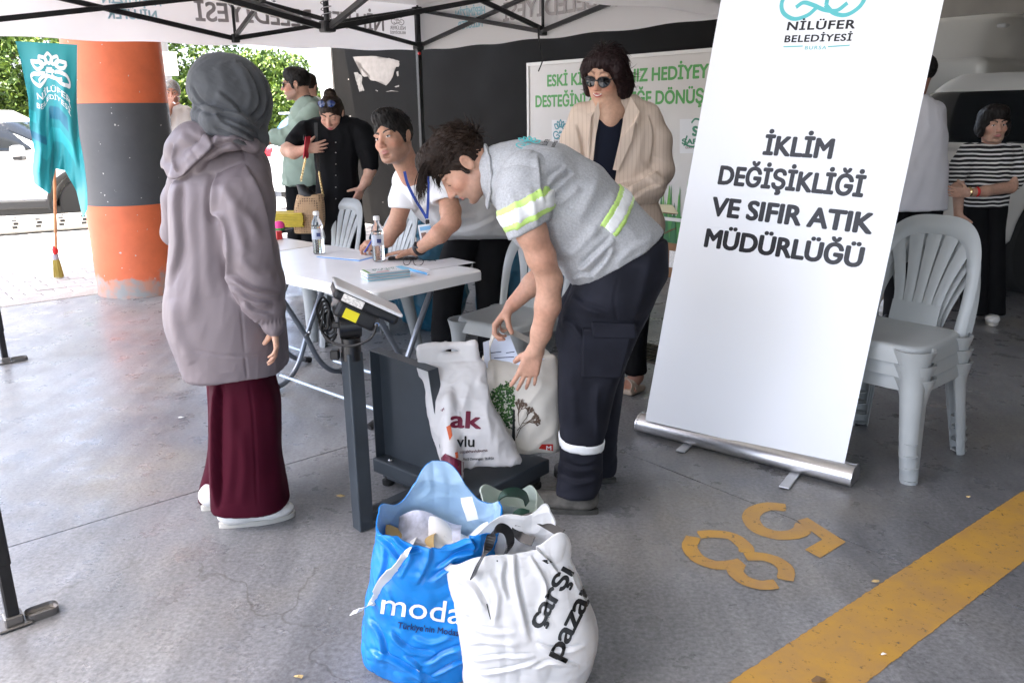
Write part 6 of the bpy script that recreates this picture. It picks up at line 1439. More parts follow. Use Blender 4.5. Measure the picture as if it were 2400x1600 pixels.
# ------------------------------------------------------------------ people further back
def simple(label, loc): return person(loc, label)
def legs(r, Y, L, mat, shoe_mat=None, h=.011, toes=None):
    ss = []
    for R in L:
        t = SDF(h); rows(t, Y, R, .085); ss.append(t)
    sobj('trousers', ss, mat, r, 1, lambda V: .006 * folds(V, (0, 0, 1), 9, 4, 62))
BKT = cloth('trousers_black'); BLKSH = M('shoe_black')
def floor_y(x, Y):                                # picture row where depth Y meets the floor
    lo, hi = 300., 1600.
    for _ in range(40):
        m = (lo + hi) / 2
        if gy(x, m, Y)[2] > 0: lo = m
        else: hi = m
    return lo
def woman_black():
    Y = 6.0; r = person(gy(800, floor_y(800, Y), Y), 'woman in black shirt dress, sunglasses pushed up, holding a red phone')
    m = cloth('dress_black', (.007, .007, .008), .8, .1); sd = SDF(.009); fy = floor_y(800, Y)
    rows(sd, Y, [(272, 755, 812, 0, .06), (290, 735, 838, 0, .09), (310, 730, 843, 0, .11), (350, 738, 842, 0, .12), (400, 742, 838, 0, .12), (450, 742, 842, 0, .13), (520, 744, 852, 0, .14), (600, 748, 856, 0, .14), (fy - 60, 752, 856, 0, .13)], .12, .03, 2.4)
    sd.chain([J(832, 298, Y), J(850, 312, Y - .02), J(862, 345, Y - .03), J(868, 388, Y - .05)], [.06, .072, .072, .058], .025); sd.chain([J(742, 296, Y), J(712, 312, Y - .04), J(690, 335, Y - .08)], [.06, .07, .06], .025)
    sobj('dress', sd, m, r, 2, lambda V: .008 * folds(V, (.1, 0, 1), 9, 4, 81, 1.6))
    Rm = basis((-.08, -.90, -.42), (-.05, -.45, .9)); hc = J(777, 268, Y - .06); s = 1.0; hd = SDF(.004); add_head(hd, hc, Rm, s, True, J(783, 312, Y)); hd.el(J(783, 306, Y - .07), (.05, .03, .03), None, .02)
    a1 = SDF(.0045); a1.chain([J(868, 380, Y - .05), J(868, 398, Y - .06), J(858, 425, Y - .10), J(848, 440, Y - .12)], [.044, .042, .034, .026], .02); add_hand(a1, J(848, 440, Y - .12), A(-.45, -.1, -.9), A(-.6, -.7, .2), A(-.8, .5, .1), (.3, .3, .35, .4), .05, .92)
    a2 = SDF(.0045); a2.chain([J(692, 335, Y - .09), J(672, 352, Y - .12), J(688, 358, Y - .17), J(718, 350, Y - .2)], [.046, .044, .042, .028], .02); add_hand(a2, J(716, 350, Y - .2), A(1, 0, .12), A(.2, -.1, 1), A(-.1, .95, 0), (.25, .25, .28, .3), .13, .95, (.7, .6, .3), .2)
    sobj('body', [hd, a1, a2], SKIN, r, 1, None, skin_col((.55, .32, .235), [(hc, Rm, s)], (.45, .13, .13), (.03, .02, .015))); eyes(r, hc, Rm, s, closed=True)
    hs, hdp = add_hair(hc, Rm, s, 'bun', .005); sobj('hair', hs, BROWNH, r, 1, hdp)
    glasses(r, hc + Rm @ A(0, -.022, .075), Rm @ np.array([[1, 0, 0], [0, .94, -.34], [0, .34, .94]]), 1.02, M('black_plastic'), M('blue_lens', (.01, .03, .14), .08, spec=.7), .028, .024, 0, .1, 'sunglasses', False)
    for i, y in enumerate((334, 358, 385, 411, 439, 466)): MB().lathe([(0, -.004), (.006, 0), (0, .004)], J(787, y, Y - .135), 8).build('button', M('pearl', (.7, .68, .64), .2), r, True)
    MB().box(J(862, 427, Y - .1), (.03, .012, .012), None, .004, 1).build('bracelet', M('gold'), r)
    for q in (-1, 1): MB().lathe([(0, -.008), (.007, 0), (0, .008)], hc + Rm @ A(q * .084, 0, -.036), 8).build('earring', M('pearl'), r, True)
    rl = nrm(A(.2, -.05, 1)); ph = MB().box(J(719, 346, Y - .235), (.074, .009, .15), Vector(rl).to_track_quat('Z', 'Y').to_matrix(), .006, 2).build('phone', M('phone_red', (.62, .035, .06), .35)); tag(ph, 'red smartphone held by the woman in black', 'phone'); MB().box(J(714, 323, Y - .243), (.034, .004, .034), Vector(rl).to_track_quat('Z', 'Y').to_matrix(), .004, 2).build('camera_lens', M('black_plastic'), ph)
    # straw shoulder bag on a chain
    bm_ = bpy.data.materials.new('straw_weave'); bm_.use_nodes = True; n = bm_.node_tree; b = n.nodes['Principled BSDF']; b.inputs['Roughness'].default_value = .8; tc = n.nodes.new('ShaderNodeTexCoord'); vo = n.nodes.new('ShaderNodeTexVoronoi'); vo.inputs['Scale'].default_value = 62; vo.inputs['Randomness'].default_value = .12; n.links.new(tc.outputs['Object'], vo.inputs[0]); rp = n.nodes.new('ShaderNodeValToRGB'); rp.color_ramp.elements[0].position = .18; rp.color_ramp.elements[0].color = (.05, .025, .012, 1); rp.color_ramp.elements[1].position = .42; rp.color_ramp.elements[1].color = (.42, .27, .15, 1); n.links.new(vo.outputs[0], rp.inputs[0]); n.links.new(rp.outputs[0], b.inputs['Base Color']); bu = n.nodes.new('ShaderNodeBump'); bu.inputs['Strength'].default_value = .8; bu.inputs['Distance'].default_value = .006; n.links.new(vo.outputs[0], bu.inputs['Height']); n.links.new(bu.outputs[0], b.inputs['Normal'])
    YB = 5.72; bg_ = empty('straw_bag', J(725, 540, YB)); s_ = SDF(.007); rows(s_, YB, [(455, 697, 756, 0, .05), (480, 692, 760, 0, .065), (515, 688, 761, 0, .07), (545, 692, 756, 0, .07)], .06, .02, 3.); sobj('basket', s_, bm_, bg_, 1); s2 = SDF(.006); rows(s2, YB, [(432, 694, 712, 0, .03), (450, 700, 735, 0, .05), (462, 700, 758, 0, .055)], .05, .02); sobj('pouch', s2, M('bag_leather', (.01, .01, .01), .45), bg_, 2)
    for P in ([J(716, 372, YB), J(711, 395, YB), J(705, 425, YB)], [J(748, 405, YB), J(752, 430, YB), J(758, 462, YB)]):
        S_ = spline(P, 9)
        for i in range(0, len(S_) - 1): MB().tube([S_[i] + A(.006 * math.cos(a) * (i % 2), .006 * math.cos(a) * (1 - i % 2), .011 * math.sin(a)) for a in np.linspace(0, 2 * math.pi, 10, endpoint=False)], .0022, 5, closed=True).build('chain_link', M('gold'), bg_, True)
    MB().ribbon(spline([J(740, 288, Y - .12), J(742, 340, Y - .16), J(747, 402, YB)], 6), A(1, 0, 0), .022, .003).build('strap', M('bag_leather'), bg_)
    tag(bg_, 'woven straw shoulder bag with black strap beside the woman in black', 'bag')
woman_black()
def man_green():
    Y = 6.9; r = person(gy(730, floor_y(730, Y), Y), 'man in pale green shirt and glasses standing in profile behind the table'); m = cloth('shirt_sage', (.27, .345, .29), .8, .06, 8); sd = SDF(.009); fy = floor_y(730, Y)
    rows(sd, Y, [(228, 708, 738, 0, .06), (244, 690, 752, 0, .11), (270, 682, 768, 0, .17), (320, 674, 772, 0, .19), (380, 668, 768, 0, .18), (432, 664, 752, 0, .17)], .17, .03, 2.4); sd.chain([J(735, 262, Y - .17), J(705, 300, Y - .22), J(672, 322, Y - .22), J(646, 322, Y - .22)], [.075, .072, .068, .06], .03); sobj('shirt', sd, m, r, 2, lambda V: .010 * folds(V, (-.5, 0, .6), 10, 4, 91, 1.7))
    Rm = basis((-.98, -.1, -.05), (.06, 0, 1)); hc = J(693, 198, Y); s = 1.04; hd = SDF(.004); add_head(hd, hc, Rm, s, False, J(718, 246, Y + .02)); a1 = SDF(.0045); a1.chain([J(655, 322, Y - .22), J(625, 327, Y - .22), J(600, 335, Y - .22)], [.046, .044, .034], .02); add_hand(a1, J(600, 335, Y - .22), A(-1, 0, -.2), A(0, .3, 1), A(0, 1, 0), .4, .05)
    sobj('body', [hd, a1], SKIN, r, 1, None, skin_col((.50, .27, .19), [(hc, Rm, s)], (.40, .17, .15), (.015, .01, .01), .45)); hs, hdp = add_hair(hc, Rm, s, 'short', .0045); sobj('hair', hs, BLACKH, r, 1, hdp); eyes(r, hc, Rm, s)
    glasses(r, hc, Rm, s, M('black_plastic'), M('dark_lens'), .026, .021, .0, .1); MB().ribbon(spline([J(712, 226, Y - .06), J(722, 224, Y - .075), J(735, 228, Y - .05)], 5), A(0, 0, 1), .01, .003).build('lanyard', M('black_webbing'), r)
    legs(r, Y, [[(420, 668, 712), (520, 674, 712), (fy - 20, 678, 712)], [(420, 705, 752), (520, 705, 748), (fy - 20, 706, 744)]], BKT)
man_green()
def smoker():
    Y = 9.4; r = person(gy(405, floor_y(405, Y), Y), 'grey-haired man in pale shirt smoking beside the pillar'); m = cloth('shirt_pale', (.62, .62, .60), .85, .05, 9); sd = SDF(.012); fy = floor_y(405, Y)
    rows(sd, Y, [(243, 385, 420, 0, .07), (256, 370, 436, 0, .12), (275, 362, 446, 0, .13), (330, 362, 444, 0, .14), (400, 362, 440, 0, .14)], .13); sd.chain([J(436, 262, Y), J(444, 300, Y - .02), J(440, 340, Y - .05)], [.065, .06, .055], .03); sobj('shirt', sd, m, r, 2, lambda V: .008 * folds(V, (0, 0, 1), 9, 4, 96))
    Rm = basis((.30, -.94, -.12), (0, 0, 1)); hc = J(403, 217, Y); s = 1.04; hd = SDF(.005); add_head(hd, hc, Rm, s, False, J(402, 252, Y + .02)); a1 = SDF(.005); a1.chain([J(380, 300, Y - .18), J(395, 262, Y - .2), J(399, 252, Y - .2)], [.045, .034, .026], .02); add_hand(a1, J(398, 250, Y - .2), A(.25, .2, 1), A(.8, -.1, -.2), A(.1, 1, 0), (.5, .5, .7, .8), .05)
    sobj('body', [hd, a1], SKIN, r, 1, None, skin_col((.42, .22, .155), [(hc, Rm, s)], (.35, .16, .14), (.12, .11, .1), .2)); hs, hdp = add_hair(hc, Rm, s, 'short', .005); sobj('hair', hs, GREYH, r, 1, hdp); eyes(r, hc, Rm, s)
    MB().tube([J(406, 240, Y - .26), J(411, 243, Y - .32)], .005, 6).build('cigarette', M('print_white'), r, True); legs(r, Y, [[(395, 364, 405), (fy - 8, 372, 402)], [(395, 398, 440), (fy - 8, 404, 434)]], cloth('trousers_grey', (.1, .1, .1)))
smoker()
def polo_man():
    Y = 5.45; r = person(gz(2085, 765), 'man in white polo shirt and black trousers, seen from behind, past the banner'); m = cloth('polo_white', (.66, .65, .68), .85, .03, 7); sd = SDF(.009)
    rows(sd, Y, [(222, 2112, 2166, 0, .06), (234, 2085, 2180, 0, .09), (262, 2055, 2200, 0, .12), (310, 2045, 2212, 0, .14), (400, 2042, 2214, 0, .14), (492, 2034, 2212, 0, .14)], .13, .03, 2.5); sd.chain([J(2060, 265, Y), J(2048, 320, Y), J(2050, 355, Y - .01)], [.075, .07, .062], .03); sd.chain([J(2190, 262, Y), J(2192, 320, Y + .08), J(2185, 350, Y + .1)], [.06, .055, .05], .03); sd.cut(J(2120, 490, Y), (0, 0, -1)); sobj('polo_shirt', sd, m, r, 2, lambda V: .009 * folds(V, (.2, 0, 1), 8, 4, 101, 1.6))
    Rm = basis((-.65, .75, 0), (0, 0, 1)); hc = J(2146, 176, Y); s = 1.04; hd = SDF(.0045); add_head(hd, hc, Rm, s, False, J(2138, 238, Y)); a1 = SDF(.005); a1.chain([J(2050, 340, Y), J(2068, 395, Y + .02), J(2110, 380, Y + .2)], [.047, .042, .03], .02); add_hand(a1, J(2110, 380, Y + .2), A(1, .2, .2), A(0, 0, 1), A(0, -1, 0), .6)
    sobj('body', [hd, a1], SKIN, r, 1, None, skin_col((.33, .17, .12), [(hc, Rm, s)])); hs, hdp = add_hair(hc, Rm, s, 'short', .005); sobj('hair', hs, BLACKH, r, 1, hdp)
    legs(r, Y, [[(485, 2045, 2130), (560, 2050, 2125), (650, 2078, 2125), (755, 2072, 2112)], [(485, 2120, 2208), (560, 2118, 2195), (650, 2118, 2175), (750, 2118, 2165)]], BKT)
    for x in (2085, 2138): shoe(r, gz(x + 8, 762), gz(x - 30, 778), BLKSH, RUB, .1, .07)
polo_man()
def girl():
    Y = 5.55; r = person(gz(2305, 758), 'girl in black and white striped tee, arms crossed, near the white van')
    m = bpy.data.materials.new('striped_jersey'); m.use_nodes = True; n = m.node_tree; b = n.nodes['Principled BSDF']; b.inputs['Roughness'].default_value = .85; tc = n.nodes.new('ShaderNodeTexCoord'); sx = n.nodes.new('ShaderNodeSeparateXYZ'); n.links.new(tc.outputs['Object'], sx.inputs[0]); nz = n.nodes.new('ShaderNodeTexNoise'); nz.inputs['Scale'].default_value = 6; n.links.new(tc.outputs['Object'], nz.inputs[0])
    ad = n.nodes.new('ShaderNodeMath'); ad.operation = 'MULTIPLY_ADD'; n.links.new(nz.outputs[0], ad.inputs[0]); ad.inputs[1].default_value = .03; n.links.new(sx.outputs[2], ad.inputs[2]); ml = n.nodes.new('ShaderNodeMath'); ml.operation = 'MULTIPLY'; ml.inputs[1].default_value = 36.; n.links.new(ad.outputs[0], ml.inputs[0]); fr = n.nodes.new('ShaderNodeMath'); fr.operation = 'FRACT'; n.links.new(ml.outputs[0], fr.inputs[0]); rp = n.nodes.new('ShaderNodeValToRGB'); rp.color_ramp.interpolation = 'CONSTANT'; rp.color_ramp.elements[0].color = (.012, .011, .012, 1); rp.color_ramp.elements[1].position = .6; rp.color_ramp.elements[1].color = (.72, .70, .68, 1); n.links.new(fr.outputs[0], rp.inputs[0]); n.links.new(rp.outputs[0], b.inputs['Base Color'])
    sd = SDF(.008); rows(sd, Y, [(336, 2300, 2352, 0, .05), (348, 2268, 2372, 0, .08), (372, 2256, 2382, 0, .10), (410, 2262, 2368, 0, .11), (450, 2258, 2360, 0, .11), (484, 2254, 2356, 0, .11)], .1); sd.chain([J(2268, 358, Y), J(2250, 390, Y - .02), J(2240, 418, Y - .03)], [.06, .062, .055], .02); sd.chain([J(2374, 360, Y), J(2382, 395, Y - .03), J(2378, 425, Y - .05)], [.06, .062, .055], .02); sd.cut(J(2300, 482, Y), (0, 0, -1)); sobj('striped_tee', sd, m, r, 2, lambda V: .007 * folds(V, (.2, 0, 1), 9, 4, 111))
    Rm = basis((-.12, -.98, -.05), (-.03, 0, 1)); hc = J(2328, 293, Y - .02); s = .98; hd = SDF(.004); add_head(hd, hc, Rm, s, True, J(2324, 345, Y)); a1 = SDF(.0045); a1.chain([J(2380, 405, Y - .04), J(2368, 438, Y - .08), J(2310, 448, Y - .17), J(2268, 452, Y - .19)], [.042, .040, .034, .025], .02); add_hand(a1, J(2268, 452, Y - .19), A(-1, .05, .05), A(0, -.2, 1), A(0, .9, .1), .5, .05, .92); a2 = SDF(.0045); a2.chain([J(2240, 400, Y - .02), J(2246, 440, Y - .06), J(2246, 500, Y - .08)], [.042, .038, .028], .02); add_hand(a2, J(2246, 500, Y - .08), A(.1, 0, -1), A(.4, -.9, 0), A(1, 0, 0), .3, .05, .92)
    sobj('body', [hd, a1, a2], SKIN, r, 1, None, skin_col((.50, .30, .22), [(hc, Rm, s)], (.42, .16, .15), (.02, .015, .012))); eyes(r, hc, Rm, s, 0, .002); hs, hdp = add_hair(hc, Rm, s, 'curly', .0045); sobj('hair', hs, BLACKH, r, 1, lambda V: hdp(V) * 1.6)
    for x, q in ((2272, 'gold'), (2290, 'red_plastic')): MB().lathe([(.030, -.008), (.034, 0), (.030, .008)], n=14, mat=Matrix.Translation(Vector(J(x, 450, Y - .185))) @ Matrix.Rotation(R_(90), 4, 'Y')).build('bracelet', M(q), r, True)
    legs(r, Y, [[(478, 2256, 2312), (560, 2262, 2312), (735, 2255, 2310)], [(478, 2302, 2356), (560, 2300, 2350), (735, 2300, 2350)]], BKT); shoe(r, gz(2275, 748), gz(2262, 764), M('sneaker_white'), M('sneaker_sole')); shoe(r, gz(2322, 746), gz(2325, 764), M('sneaker_white'), M('sneaker_sole'))
girl()
def hidden_person():
    Y = 6.2; r = person(gz(2070, 735), 'person in beige trousers and white sneakers standing behind the man in polo'); legs(r, Y, [[(470, 2030, 2090), (600, 2032, 2092), (715, 2040, 2092)], [(470, 2085, 2140), (600, 2086, 2140), (715, 2086, 2135)]], cloth('trousers_beige', (.38, .31, .25))); sd = SDF(.012); rows(sd, Y, [(265, 2040, 2130, 0, .1), (300, 2020, 2150, 0, .13), (480, 2030, 2142, 0, .14)], .13); sobj('shirt', sd, cloth('shirt_pale'), r, 2)
    Rm = basis((-.3, .95, 0), (0, 0, 1)); hc = J(2085, 222, Y); hd = SDF(.006); add_head(hd, hc, Rm, 1., False, J(2085, 272, Y)); sobj('body', hd, SKIN, r, 1, None, skin_col((.45, .26, .19), [(hc, Rm, 1.)])); hs, hdp = add_hair(hc, Rm, 1., 'short', .006); sobj('hair', hs, BROWNH, r, 1, hdp)
    shoe(r, gz(2080, 728), gz(2070, 742), M('sneaker_white'), M('sneaker_sole'))
hidden_person()
def passer():
    Y = 8.6; r = person(gy(752, floor_y(752, Y), Y), 'person in white shirt half hidden behind the man in pale green'); sd = SDF(.012); rows(sd, Y, [(226, 718, 745, 0, .07), (240, 706, 762, 0, .12), (262, 700, 772, 0, .14), (370, 718, 782, 0, .14)], .13); sobj('shirt', sd, cloth('tee_white'), r, 2); Rm = basis((.2, .97, 0), (0, 0, 1)); hc = J(724, 204, Y); hd = SDF(.006); add_head(hd, hc, Rm, 1., False, J(730, 236, Y)); sobj('body', hd, SKIN, r, 1, None, skin_col((.5, .28, .2), [(hc, Rm, 1.)])); hs, hdp = add_hair(hc, Rm, 1., 'short', .006); sobj('hair', hs, BROWNH, r, 1, hdp); fy = floor_y(750, Y); legs(r, Y, [[(365, 720, 750), (fy - 8, 724, 748)], [(365, 748, 780), (fy - 8, 750, 776)]], cloth('trousers_grey'))
passer()
# ================================================================== BAGS
from mathutils.bvhtree import BVHTree
def bvh_of(objs):
    V = []; F = []; o = 0
    for ob in objs:
        V += [ob.matrix_world @ v.co for v in ob.data.vertices]; F += [[i + o for i in p.vertices] for p in ob.data.polygons]; o = len(V)
    return BVHTree.FromPolygons(V, F)
def press_on(name, me, bvh, mat, parent, off=.002):      # lay a flat design (picture pixels) onto the surface it is printed on
    bm = bmesh.new(); bm.from_mesh(me); kill = []
    for v in bm.verts:
        x, y, k = v.co; d = Vector(ray(x, y)).normalized(); h = bvh.ray_cast(Vector((0, 0, CH)), d)
        if h[0] is None: kill.append(v)
        else:
            n = h[1] if h[1].dot(d) < 0 else -h[1]; v.co = h[0] + n * (off * .6 + .00006 * k) - d * .0004
    bmesh.ops.delete(bm, geom=kill, context='VERTS'); bm.to_mesh(me); bm.free(); me.update(); return link(name, me, mat, parent)
def px_word(s, x0, y0, x1, y1, cap, bold=.03, spacing=1., skew=0., step=5.):
    me = embolden(letters(s, 1., 0, 0, spacing, 'LEFT', res=3), bold); V = np.array([v.co[:] for v in me.vertices]); lo = V[:, 0].min(); wd = V[:, 0].max() - lo; d = A(x1 - x0, y1 - y0); L = np.hypot(*d); u = d / L; n = A(u[1], -u[0]) + u * skew
    X = (V[:, 0] - lo) / wd * L; Yv = V[:, 1] / .72 * cap
    me.vertices.foreach_set('co', np.stack([X, Yv, V[:, 2]], 1).astype(np.float32).ravel()); slice_mesh(me, max(2, int(L / step)), max(2, int(cap * 1.5 / step)), 0, L, -cap * .4, cap * 1.2)
    W = np.array([v.co[:] for v in me.vertices]); P = A(x0, y0) + W[:, :1] * u + W[:, 1:2] * n
    me.vertices.foreach_set('co', np.concatenate([P, W[:, 2:]], 1).astype(np.float32).ravel()); return me
def px_poly(pts, n=12):
    bm = bmesh.new(); f = bm.faces.new([bm.verts.new(Vector((x, y, 0))) for x, y in pts]); bmesh.ops.triangulate(bm, faces=[f]); me = bpy.data.meshes.new('print'); bm.to_mesh(me); bm.free(); X = [p[0] for p in pts]; Yv = [p[1] for p in pts]
    return slice_mesh(me, n, n, min(X), max(X), min(Yv), max(Yv))
def film(name, col, rough=.28, transl=.25, bump=.5, bs=16., spec=.5, seed=0.):    # thin plastic film with creases
    m = bpy.data.materials.new(name); m.use_nodes = True; n = m.node_tree; L = n.links; b = n.nodes['Principled BSDF']; b.inputs['Base Color'].default_value = (*col, 1); b.inputs['Roughness'].default_value = rough; b.inputs['Specular IOR Level'].default_value = spec
    tc = n.nodes.new('ShaderNodeTexCoord'); mp = n.nodes.new('ShaderNodeMapping'); mp.inputs['Location'].default_value = (seed, seed, seed); L.new(tc.outputs['Object'], mp.inputs[0]); hs = []
    for sc, st_ in ((bs, (1, 1, .35)), (bs * 2.6, (.5, 1, 1))):
        mq = n.nodes.new('ShaderNodeMapping'); mq.inputs['Scale'].default_value = st_; mq.inputs['Rotation'].default_value = (.4, .7, .3); L.new(mp.outputs[0], mq.inputs[0]); nz = n.nodes.new('ShaderNodeTexNoise'); nz.noise_type = 'RIDGED_MULTIFRACTAL' if hasattr(nz, 'noise_type') else 'FBM'; nz.inputs['Scale'].default_value = sc; nz.inputs['Detail'].default_value = 3.; L.new(mq.outputs[0], nz.inputs[0]); hs.append(nz.outputs[0])
    ad = n.nodes.new('ShaderNodeMath'); ad.operation = 'ADD'; L.new(hs[0], ad.inputs[0]); L.new(hs[1], ad.inputs[1]); bu = n.nodes.new('ShaderNodeBump'); bu.inputs['Strength'].default_value = bump; bu.inputs['Distance'].default_value = .005; L.new(ad.outputs[0], bu.inputs['Height']); L.new(bu.outputs[0], b.inputs['Normal'])
    if transl:
        t = n.nodes.new('ShaderNodeBsdfTranslucent'); t.inputs[0].default_value = (*col, 1); mx = n.nodes.new('ShaderNodeMixShader'); mx.inputs[0].default_value = transl; L.new(b.outputs[0], mx.inputs[1]); L.new(t.outputs[0], mx.inputs[2]); L.new(mx.outputs[0], n.nodes['Material Output'].inputs[0])
    return m
def RQ(s_):
    q = np.random.default_rng(s_).normal(size=4); return np.array(Quaternion(q.tolist()).normalized().to_matrix())
def sack(name, prof, rim, mat, parent, nu=150, nv=90, amp=.012, seed=0, n=2.6, inner=None, th=.004, fold_ax=(0, 0, 1), sag=.0, rot=0., cr=None):
    """open bag: prof = (z, cx, cy, rx, ry) from the floor to the rim, rim(a) = extra height round the opening"""
    S_ = np.array(spline(prof, 6)); tz = np.linspace(0, 1, len(S_))
    def surf(u, v, e=0.):
        a = 2 * np.pi * u; g = [np.interp(v, tz, S_[:, i]) for i in range(5)]; ca, sa = np.cos(a), np.sin(a); x = np.sign(ca) * np.abs(ca) ** (2 / n); y = np.sign(sa) * np.abs(sa) ** (2 / n)
        rx, ry = g[3] - e, g[4] - e; X, Yv = x * rx, y * ry; c, s = math.cos(rot), math.sin(rot)
        P = np.stack([g[1] + X * c - Yv * s, g[2] + X * s + Yv * c, g[0] + rim(a) * np.clip((v - .55) / .45, 0, 1) ** 1.5], -1)
        sh = P.shape; Q = P.reshape(-1, 3); cz_ = lambda F_, sd_, ax_: np.abs(2 * vnoise((((Q + .05 * (np.stack([vnoise(Q @ RQ(sd_) * 8, sd_ + 1), vnoise(Q @ RQ(sd_) * 8, sd_ + 2), vnoise(Q @ RQ(sd_) * 8, sd_ + 3)], -1) - .5)) @ RQ(sd_ + 5)) * ax_) * F_, sd_) - 1)
        d = 1.3 * cz_(7, seed, A(1, 1, .45)) + .8 * cz_(13, seed + 20, A(1, 1, .3)) + .42 * cz_(27, seed + 40, A(1, 1, .28)) + .2 * cz_(55, seed + 60, A(1, 1, .3)) - 1.1 + .4 * folds(Q, fold_ax, 16, 3.5, seed + 3, 1.6) * (.35 + .65 * np.abs(v.reshape(-1) - .5) * 2) + 1.2 * (fbm(Q * 5, 2, seed + 7) - .5)
        d = amp * d * np.clip(v.reshape(-1) * 8, .15, 1)
        if cr is not None: d = d + creases(cr, float(prof[0][2]) + .02)(Q)
        k = d.reshape(sh[:-1]); out = np.stack([ca * c - sa * s, ca * s + sa * c, 0 * a], -1); return P + out * k[..., None]
    u = np.linspace(0, 1, nu, endpoint=False); v = np.linspace(0, 1, nv); U, Vv = np.meshgrid(u, v, indexing='ij'); P = surf(U, Vv); I = np.arange(nu * nv).reshape(nu, nv); J_ = np.roll(I, -1, 0)
    F = np.stack([I[:, :-1], J_[:, :-1], J_[:, 1:], I[:, 1:]], -1).reshape(-1, 4); me = quadmesh(name, P.reshape(-1, 3), F); o = link(name, me, mat, parent)
    Pi = surf(U, Vv, th); k0 = int(nv * .06); lo = quadmesh('lining', Pi.reshape(-1, 3), F[:, ::-1]); link('lining', lo, inner or mat, parent)
    b0 = P[:, 0]; bm = bmesh.new(); bm.faces.new([bm.verts.new(Vector(p)) for p in b0[::-1]]); me = bpy.data.meshes.new('bag_base'); bm.to_mesh(me); bm.free(); link('bag_base', me, mat, parent)
    rimP = P[:, -1]; ri = Pi[:, -1]; mb = MB(); nn = len(rimP)
    for j in range(nn): mb.poly([rimP[j], rimP[(j + 1) % nn], ri[(j + 1) % nn], ri[j]])
    mb.build('rim', mat, parent, True); return o, surf
# ------------------------------------------------------------------ blue carrier bag
YB_ = 2.06; z_f = gy(1030, 1236, 1.94)[2]
bb = empty('blue_bag', gz(985, 1560)); BLU = film('blue_film', (.012, .24, .70), .25, .15, .55, 13., .5, 3.); LIN = film('pale_blue_film', (.42, .62, .78), .3, .3, .6, 18., .4, 9.)
cx = gz(985, 1560, 0)[0]; wpx = lambda y, xl, xr, Y: (gy(xl, y, Y)[0], gy(xr, y, Y)[0])
pr = []
for z, xl, xr, y in ((.0, 900, 1130, 1640), (.02, 872, 1150, 1620), (.09, 854, 1160, 1540), (.17, 856, 1160, 1460), (.26, 866, 1162, 1385), (.34, 876, 1165, 1320), (.41, 884, 1172, 1262), (.455, 884, 1177, 1222)):
    Yd = 1.95; a, b = gy(xl, y, Yd)[0], gy(xr, y, Yd)[0]; pr.append((z, (a + b) / 2, Yd, (b - a) / 2, .125 if z > .05 else .115))
zo = gy(1030, 1215, 1.95)[2]; kz = zo / .455; pr = [(z * kz, a, b, c, d) for z, a, b, c, d in pr]
zpk = gy(1017, 1095, 2.06)[2]
def rimb(a): return (zpk - zo) * np.exp(-((np.mod(a - np.pi * .52 + np.pi, 2 * np.pi) - np.pi) / .42) ** 2) + .012 * np.sin(a * 5) + .018 * np.exp(-((np.mod(a - .1 + np.pi, 2 * np.pi) - np.pi) / .3) ** 2) + .02 * np.exp(-((np.mod(a - np.pi + np.pi, 2 * np.pi) - np.pi) / .35) ** 2)
zc4 = lambda P: [(800 + x / 2.9, 1060 + y / 2.9) for x, y in P]
BCR = [(zc4(p), w_, a_, m_) for p, w_, a_, m_ in (([(350, 545), (450, 640), (540, 665)], 5, .010, 'step'), ([(240, 560), (330, 620), (420, 770)], 5, .010, 'step'), ([(850, 540), (905, 655), (770, 730)], 5, .010, 'step'), ([(640, 790), (780, 690), (930, 655)], 5, .009, 'step'), ([(600, 880), (720, 790), (900, 730)], 6, .009, 'step'), ([(560, 560), (720, 640), (900, 570)], 6, .010, 'step'), ([(500, 600), (470, 720), (400, 850)], 6, .008, 'ridge'), ([(620, 620), (600, 740), (520, 900)], 7, .008, 'step'), ([(300, 640), (290, 800), (240, 960)], 6, .008, 'step'),
    ([(330, 1220), (450, 1330), (640, 1370)], 6, .010, 'step'), ([(190, 1330), (420, 1445), (650, 1550)], 7, .010, 'step'), ([(560, 1440), (760, 1330), (860, 1300)], 6, .009, 'step'), ([(600, 1520), (780, 1430), (880, 1400)], 5, .008, 'step'), ([(170, 1130), (260, 1250), (300, 1400)], 6, .009, 'step'), ([(310, 900), (340, 1000), (330, 1120)], 5, .006, 'ridge'), ([(480, 1260), (600, 1300), (740, 1250)], 6, .007, 'ridge'), ([(760, 860), (840, 800), (900, 770)], 4, .007, 'step'), ([(420, 1380), (520, 1440), (560, 1540)], 5, .008, 'step'))]
WCRS = [(zc4(p), w_, a_, m_) for p, w_, a_, m_ in (([(890, 1400), (1100, 1385), (1310, 1380)], 5, .009, 'step'), ([(930, 1490), (1150, 1470), (1340, 1410)], 5, .009, 'step'), ([(1180, 680), (1200, 900), (1290, 1300)], 9, .010, 'step'), ([(1300, 620), (1420, 740), (1490, 830)], 6, .010, 'step'), ([(1290, 700), (1400, 900), (1380, 1120)], 7, .009, 'step'), ([(760, 830), (900, 900), (1000, 1060)], 8, .009, 'step'), ([(1000, 800), (1060, 960), (1040, 1180)], 8, .008, 'ridge'), ([(820, 1120), (960, 1200), (1180, 1220)], 8, .008, 'step'), ([(1120, 720), (1100, 860), (1140, 1000)], 7, .008, 'step'), ([(1330, 1300), (1480, 1340), (1640, 1300)], 6, .009, 'step'), ([(1300, 1460), (1450, 1420), (1620, 1440)], 6, .008, 'step'), ([(1560, 780), (1600, 900), (1690, 1050)], 6, .008, 'step'), ([(860, 1300), (1000, 1290), (1200, 1310)], 5, .006, 'ridge'))]
bo, bsf = sack('bag_film', pr, rimb, BLU, bb, 340, 200, .0095, 21, 2.6, LIN, cr=BCR)
bv = bvh_of([bo]); WP = M('print_white')
